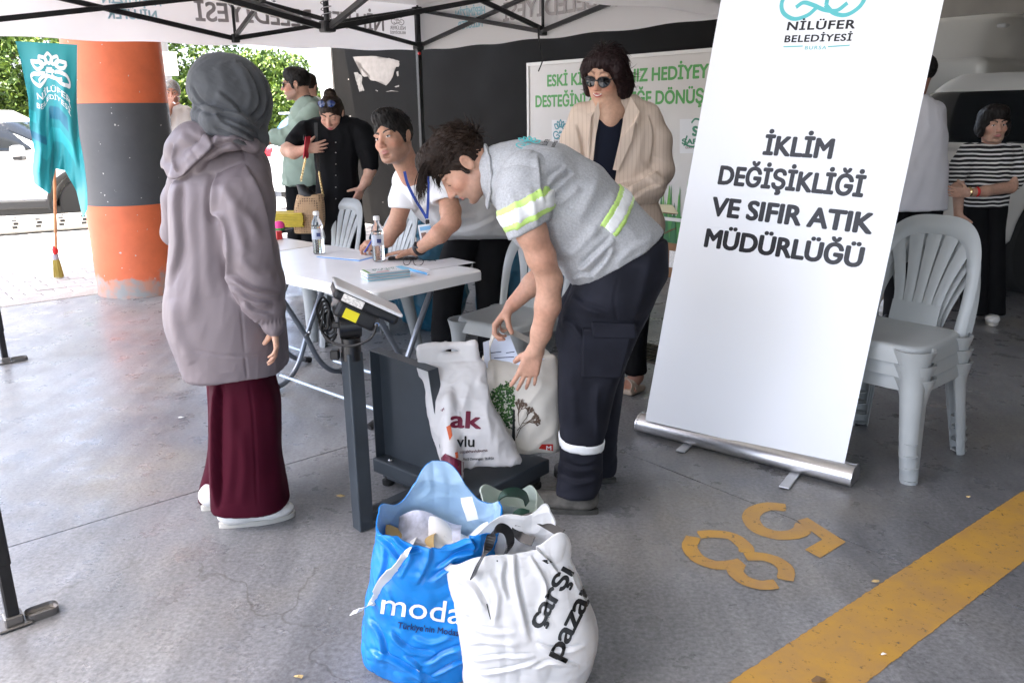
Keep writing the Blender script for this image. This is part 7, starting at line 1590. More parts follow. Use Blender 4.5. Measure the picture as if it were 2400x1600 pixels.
press_on('lettering', px_word('moda', 892, 1436, 1082, 1462, 52, .004), bv, WP, bb); press_on('lettering', px_word("Türkiye'nin Modası", 932, 1470, 1078, 1489, 15, .012), bv, M('ink_navy', (.01, .02, .09), .4), bb); press_on('lettering', px_word('modanisa', 1008, 1248, 925, 1222, 13, .012), bv, M('ink_navy'), bb)
for k, (x, y, s_) in enumerate(((1000, 1185, .10), (1060, 1200, .09), (960, 1195, .08), (1090, 1195, .07))):
    c = gy(x, y, 1.97) + A(0, 0, -.10); q = nrm(A(.2 * math.sin(k * 2), -.35, 1)); fr = frame(q)
    def pf(u, v, c=c, fr=fr, s_=s_, k=k):
        P = c + (u[..., None] - .5) * fr[:, 0] * s_ * 1.7 + (v[..., None] - .5) * fr[:, 1] * s_ * 1.5; return P + fr[:, 2] * (.02 * np.sin(u * 5 + k) + .015 * np.sin(v * 7 + u * 3 + k))[..., None]
    sheet_obj('crumpled_paper', pf, 14, 14, .001, (M('printed_paper', (.45, .47, .56), .7, var=.5, vs=26), M('print_white'), M('kraft_paper', (.5, .36, .16), .8), M('print_white'))[k], bb)
TAPEW = M('tape_white', (.8, .8, .79), .6)
def on_bag(x, y, bvh, off=.006, fb=None):
    d = Vector(ray(x, y)).normalized(); h = bvh.ray_cast(Vector((0, 0, CH)), d)
    return A(*(h[0] - d * off)) if h[0] is not None else gy(x, y, fb)
tie = [on_bag(x, y, bv, .010, 1.83) for x, y in ((1005, 1207), (985, 1222), (975, 1250), (958, 1285), (930, 1325), (905, 1355), (888, 1385), (872, 1412))] + [gy(850, 1425, 1.835), gy(824, 1436, 1.840)]
MB().ribbon(spline(tie, 5), A(1, 0, .55), [.022] * 8 + [.018] * 14 + [.034] * 9 + [.022] * 20, .0015).build('tie_tape', TAPEW, bb)
MB().ribbon(spline([gy(1093, 1165, 1.930), gy(1096, 1180, 1.910), gy(1103, 1200, 1.900), gy(1108, 1218, 1.900)], 5), A(1, 0, 0), .030, .0015).build('tie_tape', TAPEW, bb)
tag(bb, 'blue plastic carrier bag full of paper, white tape hanging over its side', 'bag')
# ------------------------------------------------------------------ white carrier bag with black handles
wb = empty('white_bag', gz(1235, 1600)); WF = film('white_film', (.80, .80, .80), .38, .3, .4, 8., .4, 5.); pr = []; 
for z, xl, xr, y in ((.0, 1108, 1350, 1650), (.02, 1095, 1375, 1635), (.09, 1085, 1395, 1560), (.17, 1072, 1402, 1490), (.26, 1058, 1382, 1420), (.34, 1045, 1360, 1350), (.40, 1042, 1342, 1300), (.435, 1046, 1335, 1275)):
    Yd = 1.83; a, b = gy(xl, y, Yd)[0], gy(xr, y, Yd)[0]; pr.append((z, (a + b) / 2, Yd + .03 * z, (b - a) / 2, .10 - .055 * max(0, z - .2) / .235))
zo = gy(1190, 1300, 1.80)[2]; kz = zo / .435; pr = [(z * kz, a, b, c, d) for z, a, b, c, d in pr]; zr_ = gy(1325, 1182, 1.88)[2] - zo; zl_ = gy(1215, 1195, 1.88)[2] - zo
def rimw(a):
    g = lambda c, w_: np.exp(-((np.mod(a - c + np.pi, 2 * np.pi) - np.pi) / w_) ** 2)
    return zr_ * g(.95, .28) * .95 + zl_ * g(1.55, .40) * .8 + .05 * g(-.6, .5) - .035 * g(np.pi + .5, .5)
wo_, wsf = sack('bag_film', pr, rimw, WF, wb, 340, 200, .0085, 33, 2.4, WF, cr=WCRS); wv2 = bvh_of([wo_]); BI = M('ink_black', (.008, .008, .008), .4)
press_on('lettering', px_word('pazar', 1312, 1548, 1398, 1372, 46, .022, .92), wv2, BI, wb); press_on('lettering', px_word('çarşı', 1266, 1476, 1345, 1340, 46, .022, .92), wv2, BI, wb); press_on('lettering', px_word('FORUM', 1272, 1466, 1288, 1446, 6, .006), wv2, BI, wb)
HB = M('handle_black', (.012, .012, .014), .3, spec=.6)
for pts in ([gy(1108, 1352, 1.780), gy(1122, 1320, 1.770), gy(1142, 1285, 1.780), gy(1155, 1250, 1.800), gy(1172, 1236, 1.820), gy(1190, 1246, 1.830), gy(1196, 1272, 1.830), gy(1182, 1300, 1.820), gy(1165, 1320, 1.800)], [gy(1250, 1268, 1.860), gy(1222, 1258, 1.880), gy(1210, 1240, 1.890), gy(1225, 1220, 1.900), gy(1250, 1212, 1.900), gy(1285, 1230, 1.880), gy(1318, 1250, 1.850)]):
    S_ = spline(pts, 6); MB().ribbon(S_, A(.6, .5, .7), .024, .003).build('handle', HB, wb)
press_on('slit', px_poly([(1139, 1414), (1142, 1414), (1151, 1450), (1149, 1450)], 4), wv2, BI, wb); press_on('print_mark', px_poly([(1270, 1312), (1283, 1308), (1296, 1316), (1283, 1320)], 4), wv2, BI, wb)
tag(wb, 'white plastic carrier bag with black handles and black lettering on its side', 'bag')
# ------------------------------------------------------------------ pale bag with dark green handles, behind
gb = empty('pale_green_bag', gz(1215, 1270)); PGF = film('pale_green_film', (.62, .70, .64), .4, .25, .4, 10., .4, 2.); pr = []
for z, xl, xr, y in ((.0, 1150, 1285, 1330), (.05, 1140, 1300, 1300), (.15, 1135, 1310, 1250), (.25, 1135, 1300, 1210), (.31, 1128, 1262, 1180)):
    Yd = 2.22; a, b = gy(xl, y, Yd)[0], gy(xr, y, Yd)[0]; pr.append((z, (a + b) / 2, Yd, (b - a) / 2, .085))
zo = gy(1190, 1182, 2.22)[2]; kz = zo / .31; pr = [(z * kz, a, b, c, d) for z, a, b, c, d in pr]; sack('bag_film', pr, lambda a: .02 * np.sin(3 * a) + .02, PGF, gb, 90, 50, .012, 8, 2.4); DG = M('handle_green', (.012, .05, .035), .4)
for pts in ([gy(1158, 1210, 2.14), gy(1165, 1180, 2.14), gy(1182, 1158, 2.16), gy(1205, 1153, 2.18), gy(1228, 1160, 2.20), gy(1236, 1180, 2.2)], [gy(1240, 1205, 2.1), gy(1218, 1200, 2.1), gy(1200, 1210, 2.1), gy(1196, 1235, 2.1), gy(1215, 1250, 2.1)]):
    MB().ribbon(spline(pts, 6), A(.3, .9, .2), .032, .003).build('handle', DG, gb)
tag(gb, 'pale green bag with dark green handles squeezed between two carrier bags', 'bag')

# ------------------------------------------------------------------ white plastic bag on the scale
ob = empty('shop_bag', up(gz(1100, 1110, .12), .12)); sd = SDF(.0055); Y0 = 2.90
rows(sd, Y0, [(850, 985, 1132, .05, .022), (880, 988, 1138, .03, .04), (930, 1002, 1148, 0, .06), (990, 1012, 1172, -.02, .075), (1030, 1020, 1198, -.03, .07), (1066, 1030, 1216, -.04, .06), (1080, 1036, 1222, -.04, .05)], .06, .02, 3.)
sd.bx(J(1052, 838, Y0 + .05), (.104, .004, .05), frame(A(0, 0, 1), A(1, 0, 0)) @ np.array([[math.cos(.09), 0, -math.sin(.09)], [0, 1, 0], [math.sin(.09), 0, math.cos(.09)]]), .006, .02)
sd.el(J(1055, 822, Y0 + .05), (.036, .08, .012), None, .006, True); sd.rc(J(1050, 940, Y0 - .05), J(1062, 1110, Y0 - .13), .035, .05, .03, (A(1, 0, 0), .7))
OF = film('shop_bag_film', (.78, .77, .77), .38, .25, .5, 9., .4, 7.)
oo = sobj('bag_film', sd, OF, ob, 2, lambda V: .010 * (crumple(V, 8, 4, 3) - .35) + .007 * folds(V, (.3, 0, 1), 14, 4, 44, 1.7)); ov = bvh_of([oo]); MAR = M('ink_maroon', (.14, .012, .035), .4)
press_on('print_panel', px_poly([(1034, 1072), (1044, 1062), (1056, 1078), (1086, 1082), (1086, 1105), (1070, 1132), (1040, 1110)], 10), ov, MAR, ob)
press_on('lettering', px_word('ak', 1054, 1000, 1128, 1004, 40, .03), ov, MAR, ob); press_on('lettering', px_word('vlu', 1070, 1046, 1112, 1046, 26, .018), ov, BI, ob); press_on('lettering', px_word('ozpakhavlubursa', 1077, 1062, 1143, 1057, 7, .008), ov, M('ink_dark_red', (.08, .01, .02), .4), ob); press_on('lettering', px_word('. No:5 Osmangazi / BURSA', 1082, 1078, 1158, 1076, 6, .008), ov, BI, ob); press_on('lettering', px_word('w', 1036, 965, 1044, 958, 8, .01), ov, MAR, ob)
for p in ([(1046, 1000), (1056, 994), (1060, 1020), (1054, 1032)], [(1066, 1060), (1072, 1058), (1074, 1072), (1068, 1074)]): press_on('print_mark', px_poly(p, 4), ov, M('ink_orange', (.6, .12, .04), .4), ob)
tag(ob, 'white plastic shop bag with maroon print and cut-out handle on the scale', 'bag')
# ------------------------------------------------------------------ cotton tote with a tree print
tb = empty('tote_bag', up(gz(1250, 1062, .12), .12)); sd = SDF(.0055); Y1 = 3.02
rows(sd, Y1, [(838, 1132, 1302, .06, .05), (860, 1138, 1308, .04, .07), (900, 1142, 1312, 0, .085), (960, 1150, 1314, -.02, .09), (1000, 1166, 1315, -.02, .085), (1032, 1182, 1314, -.02, .075), (1046, 1190, 1312, -.02, .065)], .07, .02, 3.2); sd.el(J(1222, 838, Y1 + .06), (.10, .035, .02), None, .01, True)
CO = cloth('cotton_cream', (.60, .565, .50), .9, .08, 9, .25, 420); to = sobj('cotton_body', sd, CO, tb, 2, lambda V: .008 * folds(V, (.4, 0, 1), 10, 4, 55, 1.6) + .008 * (crumple(V, 8, 9, 2) - .35)); tv = bvh_of([to]); rr = random.Random(4)
def blobs(n, cxp, cyp, rx, ry, xmin, xmax, r0, r1):
    V = []; F = []
    while len(F) < n:
        a = rr.uniform(0, 6.28); q = math.sqrt(rr.random()); x, y = cxp + rx * q * math.cos(a), cyp + ry * q * math.sin(a)
        if not xmin < x < xmax: continue
        b = len(V); r = rr.uniform(r0, r1); ph = rr.uniform(0, 6); k = rr.random() * 3; V += [(x + r * math.cos(ph + t * 1.2566) * rr.uniform(.6, 1.2), y + r * math.sin(ph + t * 1.2566) * rr.uniform(.6, 1.2), k) for t in range(5)]; F.append(list(range(b, b + 5)))
    return meshdata('print', V, F, False)
tag(press_on('printed_leaves', blobs(420, 1205, 950, 62, 54, 1140, 1206, 1.6, 4.), tv, M('print_leaf_dark', (.018, .055, .014), .8), tb), kind='stuff'); tag(press_on('printed_leaves', blobs(200, 1203, 940, 58, 48, 1144, 1206, 1.2, 2.8), tv, M('print_leaf', (.06, .15, .03), .8), tb, .003), kind='stuff')
lines = []
def branch(x, y, a, L, d):
    if d == 0 or L < 2: return
    x1, y1 = x + L * math.cos(a), y - L * math.sin(a); lines.append([(x, y), ((x + x1) / 2 + rr.gauss(0, .6), (y + y1) / 2 + rr.gauss(0, .6)), (x1, y1)])
    for k in range(2 if d > 4 else 3): branch(x1, y1, a + rr.uniform(-.75, .65), L * rr.uniform(.62, .86), d - 1)
branch(1210, 1025, 1.15, 24, 7); branch(1212, 1008, .95, 20, 6); lines = [l for l in lines if all(1207 < p[0] < 1285 and 895 < p[1] for p in l)]
tmp = strokes('print', lines, 1.5, Matrix.Identity(4), None); me = tmp.data; COL.objects.unlink(tmp); bpy.data.objects.remove(tmp); tag(press_on('printed_branches', me, tv, M('print_branch', (.10, .065, .045), .8), tb), kind='stuff')
press_on('printed_trunk', px_poly([(1202, 960), (1207, 960), (1208, 1032), (1200, 1034)], 8), tv, M('print_trunk', (.01, .01, .01), .8), tb, .0035); press_on('label_patch', px_poly([(1270, 1040), (1296, 1040), (1296, 1056), (1262, 1050)], 6), tv, M('ink_red', (.5, .03, .02), .5), tb)
press_on('lettering', px_word('M', 1280, 1053, 1292, 1053, 10, .02), tv, M('print_white'), tb, .004)
hp = J(1168, 768, 3.02)
MB().ribbon(spline([J(1150, 842, Y1 + .02), J(1148, 810, Y1), J(1158, 782, 3.0), hp, J(1178, 772, 3.05), J(1215, 785, 3.1), J(1262, 812, 3.12), J(1300, 850, 3.1)], 6), A(0, .6, .8), .026, .003).build('handle', CO, tb)
def letter_sheet(u, v): 
    P = J(1136, 862, 3.02) * (1 - u[..., None]) * (1 - v[..., None]) + J(1225, 862, 3.02) * u[..., None] * (1 - v[..., None]) + J(1132, 802, 3.06) * (1 - u[..., None]) * v[..., None] + J(1195, 785, 3.06) * u[..., None] * v[..., None]; return P + A(0, 1, 0) * (.008 * np.sin(u * 4))[..., None]
pp = sheet_obj('letter_paper', letter_sheet, 10, 10, .0008, M('paper_bluish', (.66, .72, .84), .7)); tag(pp, 'bluish printed letter sticking out of the tote bag', 'paper')
pvb = bvh_of([pp])
for i, (xa, xb2, y) in enumerate(((1150, 1175, 826), (1186, 1206, 826), (1158, 1205, 838))): press_on('printed_line', px_poly([(xa, y), (xb2, y - 3), (xb2, y - 1), (xa, y + 2)], 4), pvb, M('ink_navy'), pp, .001)
sh2 = sheet_obj('letter_paper', lambda u, v: J(1240, 880, 3.0) + (J(1306, 880, 3.0) - J(1240, 880, 3.0)) * u[..., None] + A(-.01, .05, .085) * v[..., None] + A(0, 0, -.05) * (u * v)[..., None], 8, 6, .0008, M('paper_bluish')); tag(sh2, 'bluish sheet of paper at the tote bag opening under the hand', 'paper')
tag(tb, 'cream cotton tote bag with a half green, half bare tree print', 'bag')

# ================================================================== THINGS ON THE TABLE
ZTB = .7205
PET = M('clear_plastic', (.95, .97, .97), .05, trans=1., ior=1.33, spec=.5); WAT = M('water', (.92, .96, .97), .02, trans=1., ior=1.33); CAPW = M('cap_white', (.8, .8, .8), .4)
def bottle(px_, py_, h, label, group=None):
    p = up(gz(px_, py_, ZTB), ZTB); b = empty('water_bottle', p); r = .031; pf = [(.0, .002), (r * .75, .001), (r, .008)]
    z = .012
    while z < h * .62: pf += [(r, z), (r * .955, z + .005), (r, z + .010)]; z += .0135
    pf += [(r, h * .66), (r * .9, h * .75), (r * .6, h * .83), (.0135, h * .89), (.0135, h * .93)]
    MB().lathe(pf, p, 26).build('bottle_shell', PET, b, True, 60); MB().lathe([(0, .003), (r * .72, .003), (r * .94, .010), (r * .94, h * .62), (r * .93, h * .66), (0, h * .66)], p, 26).build('water', WAT, b, True, 60); MB().lathe([(.0165, h * .915), (.0165, h * .985), (.0145, h), (0, h)], p, 20).build('cap', CAPW, b, True)
    m = Matrix.Translation(Vector(p)); mb = MB(); mb.lathe([(r + .0008, h * .36), (r + .0008, h * .60)], p, 26); lb = mb.build('label_film', M('label_film', (.6, .66, .78), .3, alpha=.55), b, True); MB().box(p + A(.012, -r - .001, h * .47), (.022, .001, .02), None, .0).build('label_print', M('ink_navy'), lb); tag(b, label, 'bottle', group)
bottle(748, 595, .232, 'clear water bottle with dark print, standing beside the writing papers'); bottle(888, 612, .232, 'clear water bottle standing right by the writing hand')
# brochures
br_ = gz(905, 650, ZTB); d1 = nrm(gz(975, 640, ZTB) - gz(838, 655, ZTB)); d2 = np.cross(EZ, d1); mB = Matrix([[d1[i], d2[i], (0, 0, 1)[i]] for i in range(3)])
for k in range(9):
    o = MB().box(up(br_, ZTB + .0022 + k * .0042) + d1 * random.uniform(-.004, .004) + d2 * random.uniform(-.004, .004), (.205, .10, .0036), mB @ Euler((0, 0, random.uniform(-.02, .02))).to_matrix(), .0006, 1).build('brochure', M(('paper_cyan', 'paper_white', 'paper_pinkish')[k % 3], ((.35, .62, .72), (.74, .74, .74), (.62, .55, .55))[k % 3], .5)); tag(o, 'glossy leaflet lying on top of the stack of brochures' if k == 8 else 'folded leaflet inside the stack of brochures by the table edge', 'brochure', None if k == 8 else 'brochure stack')
    if k == 8:
        o.data.materials[0] = M('paper_white'); zt2 = ZTB + .0022 + 8 * .0042 + .0022; rr = random.Random(2)
        for i in range(60):
            a_, b_ = rr.uniform(-.06, .05), rr.uniform(-.02, .035); MB().box(up(br_, zt2) + d1 * a_ + d2 * b_, (rr.uniform(.003, .008), rr.uniform(.003, .006), .0004), mB @ Euler((0, 0, rr.uniform(0, 3))).to_matrix()).build('printed_leaf', M('ink_green', (.02, .16, .08), .5), o)
        MB().box(up(br_, zt2) + d1 * -.095, (.012, .095, .0004), mB).build('printed_edge', M('ink_lime', (.16, .34, .04), .5), o); MB().box(up(br_, zt2) + d1 * .082, (.034, .095, .0004), mB).build('printed_panel', M('ink_sky', (.22, .55, .75), .5), o); MB().box(up(br_, zt2) + d1 * -.03 - d2 * .043, (.06, .01, .0005), mB).build('printed_ribbon', M('ink_red'), o)
# spectacles, phone case, pens, papers
def flatbox(name, x, y, sx, sy, sz, rz, mat, label, cat, z=ZTB, bev=.002, group=None): return tag(MB().box(up(gz(x, y, z), z + sz / 2 + .0004), (sx, sy, sz), Euler((0, 0, rz)).to_matrix(), bev, 2).build(name, mat), label, cat, group)
flatbox('spectacle_case', 945, 608, .155, .05, .014, R_(-5), M('case_black', (.012, .011, .011), .25), 'black glossy phone-sized case lying by the writing hand', 'case', bev=.006)
flatbox('paper', 1035, 618, .28, .20, .0012, R_(40), M('paper_white'), 'white sheet lying at the right corner of the table', 'paper', bev=0)
flatbox('paper', 820, 598, .21, .297, .002, R_(62), M('paper_white'), 'written sheets under the hand of the man in white', 'paper', bev=0); flatbox('folder', 824, 600, .225, .30, .0015, R_(60), M('folder_blue', (.12, .35, .75), .4), 'blue folder showing under the written sheets', 'folder', ZTB - .0012, 0)
gl_ = up(gz(965, 622, ZTB), ZTB + .02); Rg = basis((-.35, -.85, .10), (0, 0, 1)); go = empty('spectacles', gl_); g_ = glasses(go, gl_ - Rg @ A(0, .098, 0), Rg, 1.0, M('black_plastic'), M('spec_lens', (.9, .92, .95), .02, trans=1., ior=1.05, alpha=.25), .025, .020, 0, .098, 'front', False, .0018)
for q, e_ in ((-1, (-.02, .02)), (1, (.0, 0))): MB().tube(spline([gl_ + Rg @ A(q * .058, -.006, .008), gl_ + Rg @ A(q * .064, -.07, .006), gl_ + Rg @ A(q * .066, -.13, .0), gl_ + Rg @ A(q * .066, -.15, -.016)], 5), .0017, 6).build('temple', M('black_plastic'), go, True)
tag(go, 'black framed spectacles standing unfolded behind the brochures', 'spectacles')
for (xa, ya, xb3, yb3), mt, lb in (((950, 628, 1003, 642), M('pen_sky', (.08, .38, .72), .3), 'light blue pen lying beside the brochures'),):
    a_, b_ = gz(xa, ya, ZTB + .005), gz(xb3, yb3, ZTB + .005); o = MB().tube([a_, b_], .0055, 10).build('pen', mt, None, True); tag(o, lb, 'pen'); MB().tube([b_, b_ + nrm(b_ - a_) * .012], [.0055, .001], 10).build('tip', STEEL, o, True)
# far table: yellow pads, dish with ball, small box, tissue
rr = random.Random(6)
for k in range(9): tag(MB().box(up(gz(668, 528, .72), .722 + k * .0105) + A(rr.uniform(-.006, .006), rr.uniform(-.006, .006), 0), (.28, .20, .0085), Euler((0, 0, R_(4 + rr.uniform(-2, 2)))).to_matrix(), .001, 1).build('notepad', M('pad_yellow', (.62, .47, .06), .7, var=.1, vs=30)), 'yellow notepad in the pile on the far table', 'notepad', 'pile of yellow notepads')
dp_ = up(gz(655, 545, .72), .719); ds = tag(MB().lathe([(0, .004), (.05, .004), (.075, .014), (.088, .024), (.09, .022), (.078, .009), (.05, 0), (0, 0)], dp_, 28).build('dish', M('black_plastic'), None, True), 'shallow black dish holding a pink and green ball', 'dish')
bl_ = empty('ball', dp_ + A(0, 0, .006)); MB().lathe([(0, 0), (.025, .004), (.037, .02), (.0375, .026)], dp_ + A(0, 0, .006), 24).build('lower_half', M('ball_green', (.08, .6, .10), .5), bl_, True); MB().lathe([(.0375, .0262), (.036, .05), (.024, .066), (0, .072)], dp_ + A(0, 0, .006), 24).build('upper_half', M('ball_pink', (.85, .06, .30), .5), bl_, True); tag(bl_, 'small ball, pink above and green below, in the black dish', 'ball')
flatbox('matchbox', 652, 562, .035, .055, .055, R_(40), M('box_red', (.5, .03, .03), .5), 'small red and white box on the far table', 'box', .716, .001)
# blue refuse sacks behind the chairs
BSK = film('sack_blue', (.02, .12, .20), .3, .1, .7, 10., .5, 4.)
for x, y, Y_, w_, h_, lb in ((893, 520, 6.1, .26, .5, 'dark blue plastic sack on the floor behind the empty chair'), (1200, 690, 5.2, .22, .62, 'teal blue plastic sack leaning behind the chair by the tote bag'), (1345, 640, 5.6, .22, .5, 'dark blue plastic sack behind the bending man'), (1005, 590, 5.6, .25, .62, 'blue plastic sack behind the chair of the man in white')):
    c = gy(x, y, Y_); c = up(c, 0); s_ = SDF(.012); s_.el(c + A(0, 0, h_ * .42), (w_, w_ * .8, h_ * .45), None, .05); s_.el(c + A(.04, 0, h_ * .75), (w_ * .6, w_ * .55, h_ * .3), None, .08); s_.rc(c + A(0, 0, h_ * .9), c + A(0, 0, h_ * 1.1), .05, .08, .05); s_.cut((0, 0, .005), (0, 0, -1)); tag(sobj('plastic_sack', s_, BSK, None, 1, lambda V: .022 * (crumple(V, 6, 5, 3) - .35) + .015 * folds(V, (0, 0, 1), 10, 3, 5)), lb, 'sack')
# ================================================================== VEHICLES
GLASS = M('car_glass', (.012, .015, .018), .06, spec=.6); GLASSB = M('car_glass_blue', (.06, .16, .34), .05, spec=.8); TYRE = M('tyre_rubber', (.018, .018, .018), .85, bump=.3, bs=90); RIM_ = M('alloy', (.45, .45, .46), .3, metal=.9); TRIM = M('car_black_trim', (.02, .02, .021), .55); REDL = M('tail_lamp', (.45, .012, .02), .15, spec=.7); CLEAR = M('head_lamp', (.5, .52, .55), .1)
def vehicle(name, pos, yaw, paint, L, W, body, cabin, axles, wr, glass, extras, label, cat, h=.03, trim=None, gl=None):
    """local x forward, y left. body: list of (cx, cz, hx, hz) boxes; cabin: loft stations (z, cx, rx, ry); glass: (name, x0, x1, z0, z1, side) cut from the cabin skin"""
    o = empty(name, pos, yaw); T = Matrix.Translation(Vector(pos)) @ Matrix.Rotation(yaw, 4, 'Z')
    def put(nm, s_, mat, parent=o, sm=1):
        V, Q = s_.mesh(sm); Rn = np.array(T.to_3x3()); V = V @ Rn.T + A(*pos); me = quadmesh(nm, V, Q); return link(nm, me, mat, parent)
    s_ = SDF(h)
    for cx, cz, hx, hz, w_ in body: s_.bx((cx, 0, cz), (hx - .1, w_ - .1, hz - .1 if hz > .13 else .03), None, .10 if hz > .13 else hz - .03, .10)
    s_.loft((0, 0, 0), np.eye(3), [(z, cx, 0, rx, ry) for z, cx, rx, ry in cabin], .06, 5.)
    for ax in axles:
        for q in (-1, 1): s_.rc((ax, q * (W / 2 + .1), wr), (ax, q * (W / 2 - .28), wr), wr + .07, wr + .07, .015, None, True)
    bo = put('body', s_, paint)
    for nm, x0, x1, z0, z1, side, sl in glass:
        g = SDF(h * .8); g.loft((0, 0, 0), np.eye(3), [(z, cx, 0, rx + .012, ry + .012) for z, cx, rx, ry in cabin], .02, 5.); zc = (z0 + z1) / 2
        g.cut((0, 0, z0), (0, 0, -1)); g.cut((0, 0, z1), (0, 0, 1)); g.cut((x0[0], 0, zc), (-1, 0, -x0[1])); g.cut((x1[0], 0, zc), (1, 0, x1[1]))
        if side: g.cut((0, side * (W / 2 - .40), 0), (0, -side, 0))
        else: g.cut((0, W / 2 - sl, 0), (0, 1, 0)); g.cut((0, -W / 2 + sl, 0), (0, -1, 0))
        put(nm, g, gl or GLASS, o, 0)
    for ax in axles:
        for q in (-1, 1):
            m = T @ Matrix.Translation((ax, q * (W / 2 - .13), wr)) @ Matrix.Rotation(R_(-90) * q, 4, 'X'); wh = empty('wheel', m.translation); wh.parent = o; wh.matrix_parent_inverse = o.matrix_world.inverted()
            MB().lathe([(wr * .62, -.09), (wr * .92, -.10), (wr, -.07), (wr, .07), (wr * .92, .10), (wr * .62, .09)], n=36, mat=m).build('tyre', TYRE, wh, True, 50); MB().lathe([(0, .075), (wr * .2, .08), (wr * .55, .05), (wr * .64, .085), (wr * .64, -.08)], n=30, mat=m).build('rim', RIM_, wh, True, 30)
            for k in range(5): MB().box(m @ Matrix.Rotation(k * 1.2566, 4, 'Z') @ Vector((wr * .34, 0, .078)), (wr * .5, .05, .02), (m @ Matrix.Rotation(k * 1.2566, 4, 'Z')).to_3x3(), .005, 1).build('spoke', RIM_, wh)
            if trim: MB().tube([T @ Vector((ax + (wr + .10) * math.cos(a), q * (W / 2 + .0), wr + (wr + .10) * math.sin(a))) for a in np.linspace(-.15, math.pi + .15, 18)], .05, 8, flat=.5).build('arch_trim', TRIM, o, True)
    for nm, c, sz, bev, mat in extras: MB().box(T @ Vector(c), sz, T.to_3x3(), bev, 2).build(nm, mat, o)
    tag(o, label, cat); return o
WPAINT = M('car_white', (.72, .72, .72), .25, coat=.6); SPAINT = M('car_silver', (.50, .52, .55), .25, metal=.25, coat=.6); VPAINT = M('van_white', (.74, .72, .67), .3, coat=.4)
yaw = R_(14); wp = gz(214, 528); fx, fy_ = math.cos(yaw), math.sin(yaw); cpos = A(wp[0], wp[1], -.03) - A(fx, fy_, 0) * 1.38 + A(-fy_, fx, 0) * .82
vehicle('suv', cpos, yaw, WPAINT, 4.4, 1.84, [(0, .66, 2.18, .30, .90), (1.45, .80, .72, .22, .86), (-.3, .85, 1.85, .2, .89)], [(.92, -.35, 1.75, .87), (1.12, -.42, 1.50, .84), (1.32, -.50, 1.28, .78), (1.50, -.58, 1.08, .70), (1.62, -.62, .92, .60)], (1.38, -1.35), .35,
        [('front_window', (-.42, 0), (.62, 1.1), 1.06, 1.44, -1, 0), ('rear_window', (-1.45, -.5), (-.50, 0), 1.06, 1.44, -1, 0), ('windscreen', (.55, .9), (3., 0), 1.06, 1.46, 0, .20)],
        [('sill_trim', (0, -.91, .36), (2.0, .05, .12), .02, TRIM), ('underbody', (0, 0, .26), (3.6, 1.5, .12), .02, TRIM), ('door_handle', (-.35, -.925, .96), (.2, .03, .035), .01, WPAINT), ('door_handle', (.35 - .95 * 0, -.925, .95), (.01, .02, .01), .0, TRIM), ('mirror', (.66, -1.02, 1.08), (.16, .20, .15), .05, WPAINT), ('mirror_base', (.66, -.98, .99), (.12, .22, .06), .02, TRIM), ('head_lamp', (2.02, -.62, .82), (.16, .32, .14), .04, CLEAR), ('head_lamp', (2.02, .62, .82), (.16, .32, .14), .04, CLEAR)], 'white suv with black wheel arch trim parked beyond the paving', 'car', trim=True)
yaw = R_(58); lp_ = gy(640, 345, 13.2); fx, fy_ = math.cos(yaw), math.sin(yaw); cpos = A(lp_[0], lp_[1], -.03) + A(fx, fy_, 0) * 2.05 + A(fy_, -fx, 0) * .45
vehicle('hatchback', cpos, yaw, SPAINT, 4.2, 1.76, [(0, .62, 2.08, .30, .86), (1.4, .76, .66, .2, .82), (-.5, .82, 1.58, .22, .85)], [(.90, -.45, 1.65, .84), (1.10, -.50, 1.50, .80), (1.30, -.56, 1.32, .74), (1.46, -.62, 1.12, .66), (1.55, -.64, .95, .56)], (1.3, -1.28), .32,
        [('rear_screen', (-3., 0), (-1.45, -.75), 1.06, 1.42, 0, .22), ('side_window', (-1.4, -.5), (.45, 1.), 1.04, 1.40, 1, 0), ('side_window', (-1.4, -.5), (.45, 1.), 1.04, 1.40, -1, 0)],
        [('tail_lamp', (-2.06, .62, .93), (.10, .40, .16), .03, REDL), ('tail_lamp', (-2.06, -.62, .93), (.10, .40, .16), .03, REDL), ('reflector', (-2.09, .66, .48), (.05, .24, .10), .02, REDL), ('reflector', (-2.09, -.66, .48), (.05, .24, .10), .02, REDL), ('number_plate', (-2.085, 0, .74), (.03, .52, .12), .005, M('print_white')), ('underbody', (0, 0, .25), (3.5, 1.4, .1), .02, TRIM), ('spoiler', (-1.62, 0, 1.52), (.3, 1.15, .035), .015, SPAINT)], 'silver hatchback with red tail lamps parked behind the man in green', 'car', gl=GLASSB)
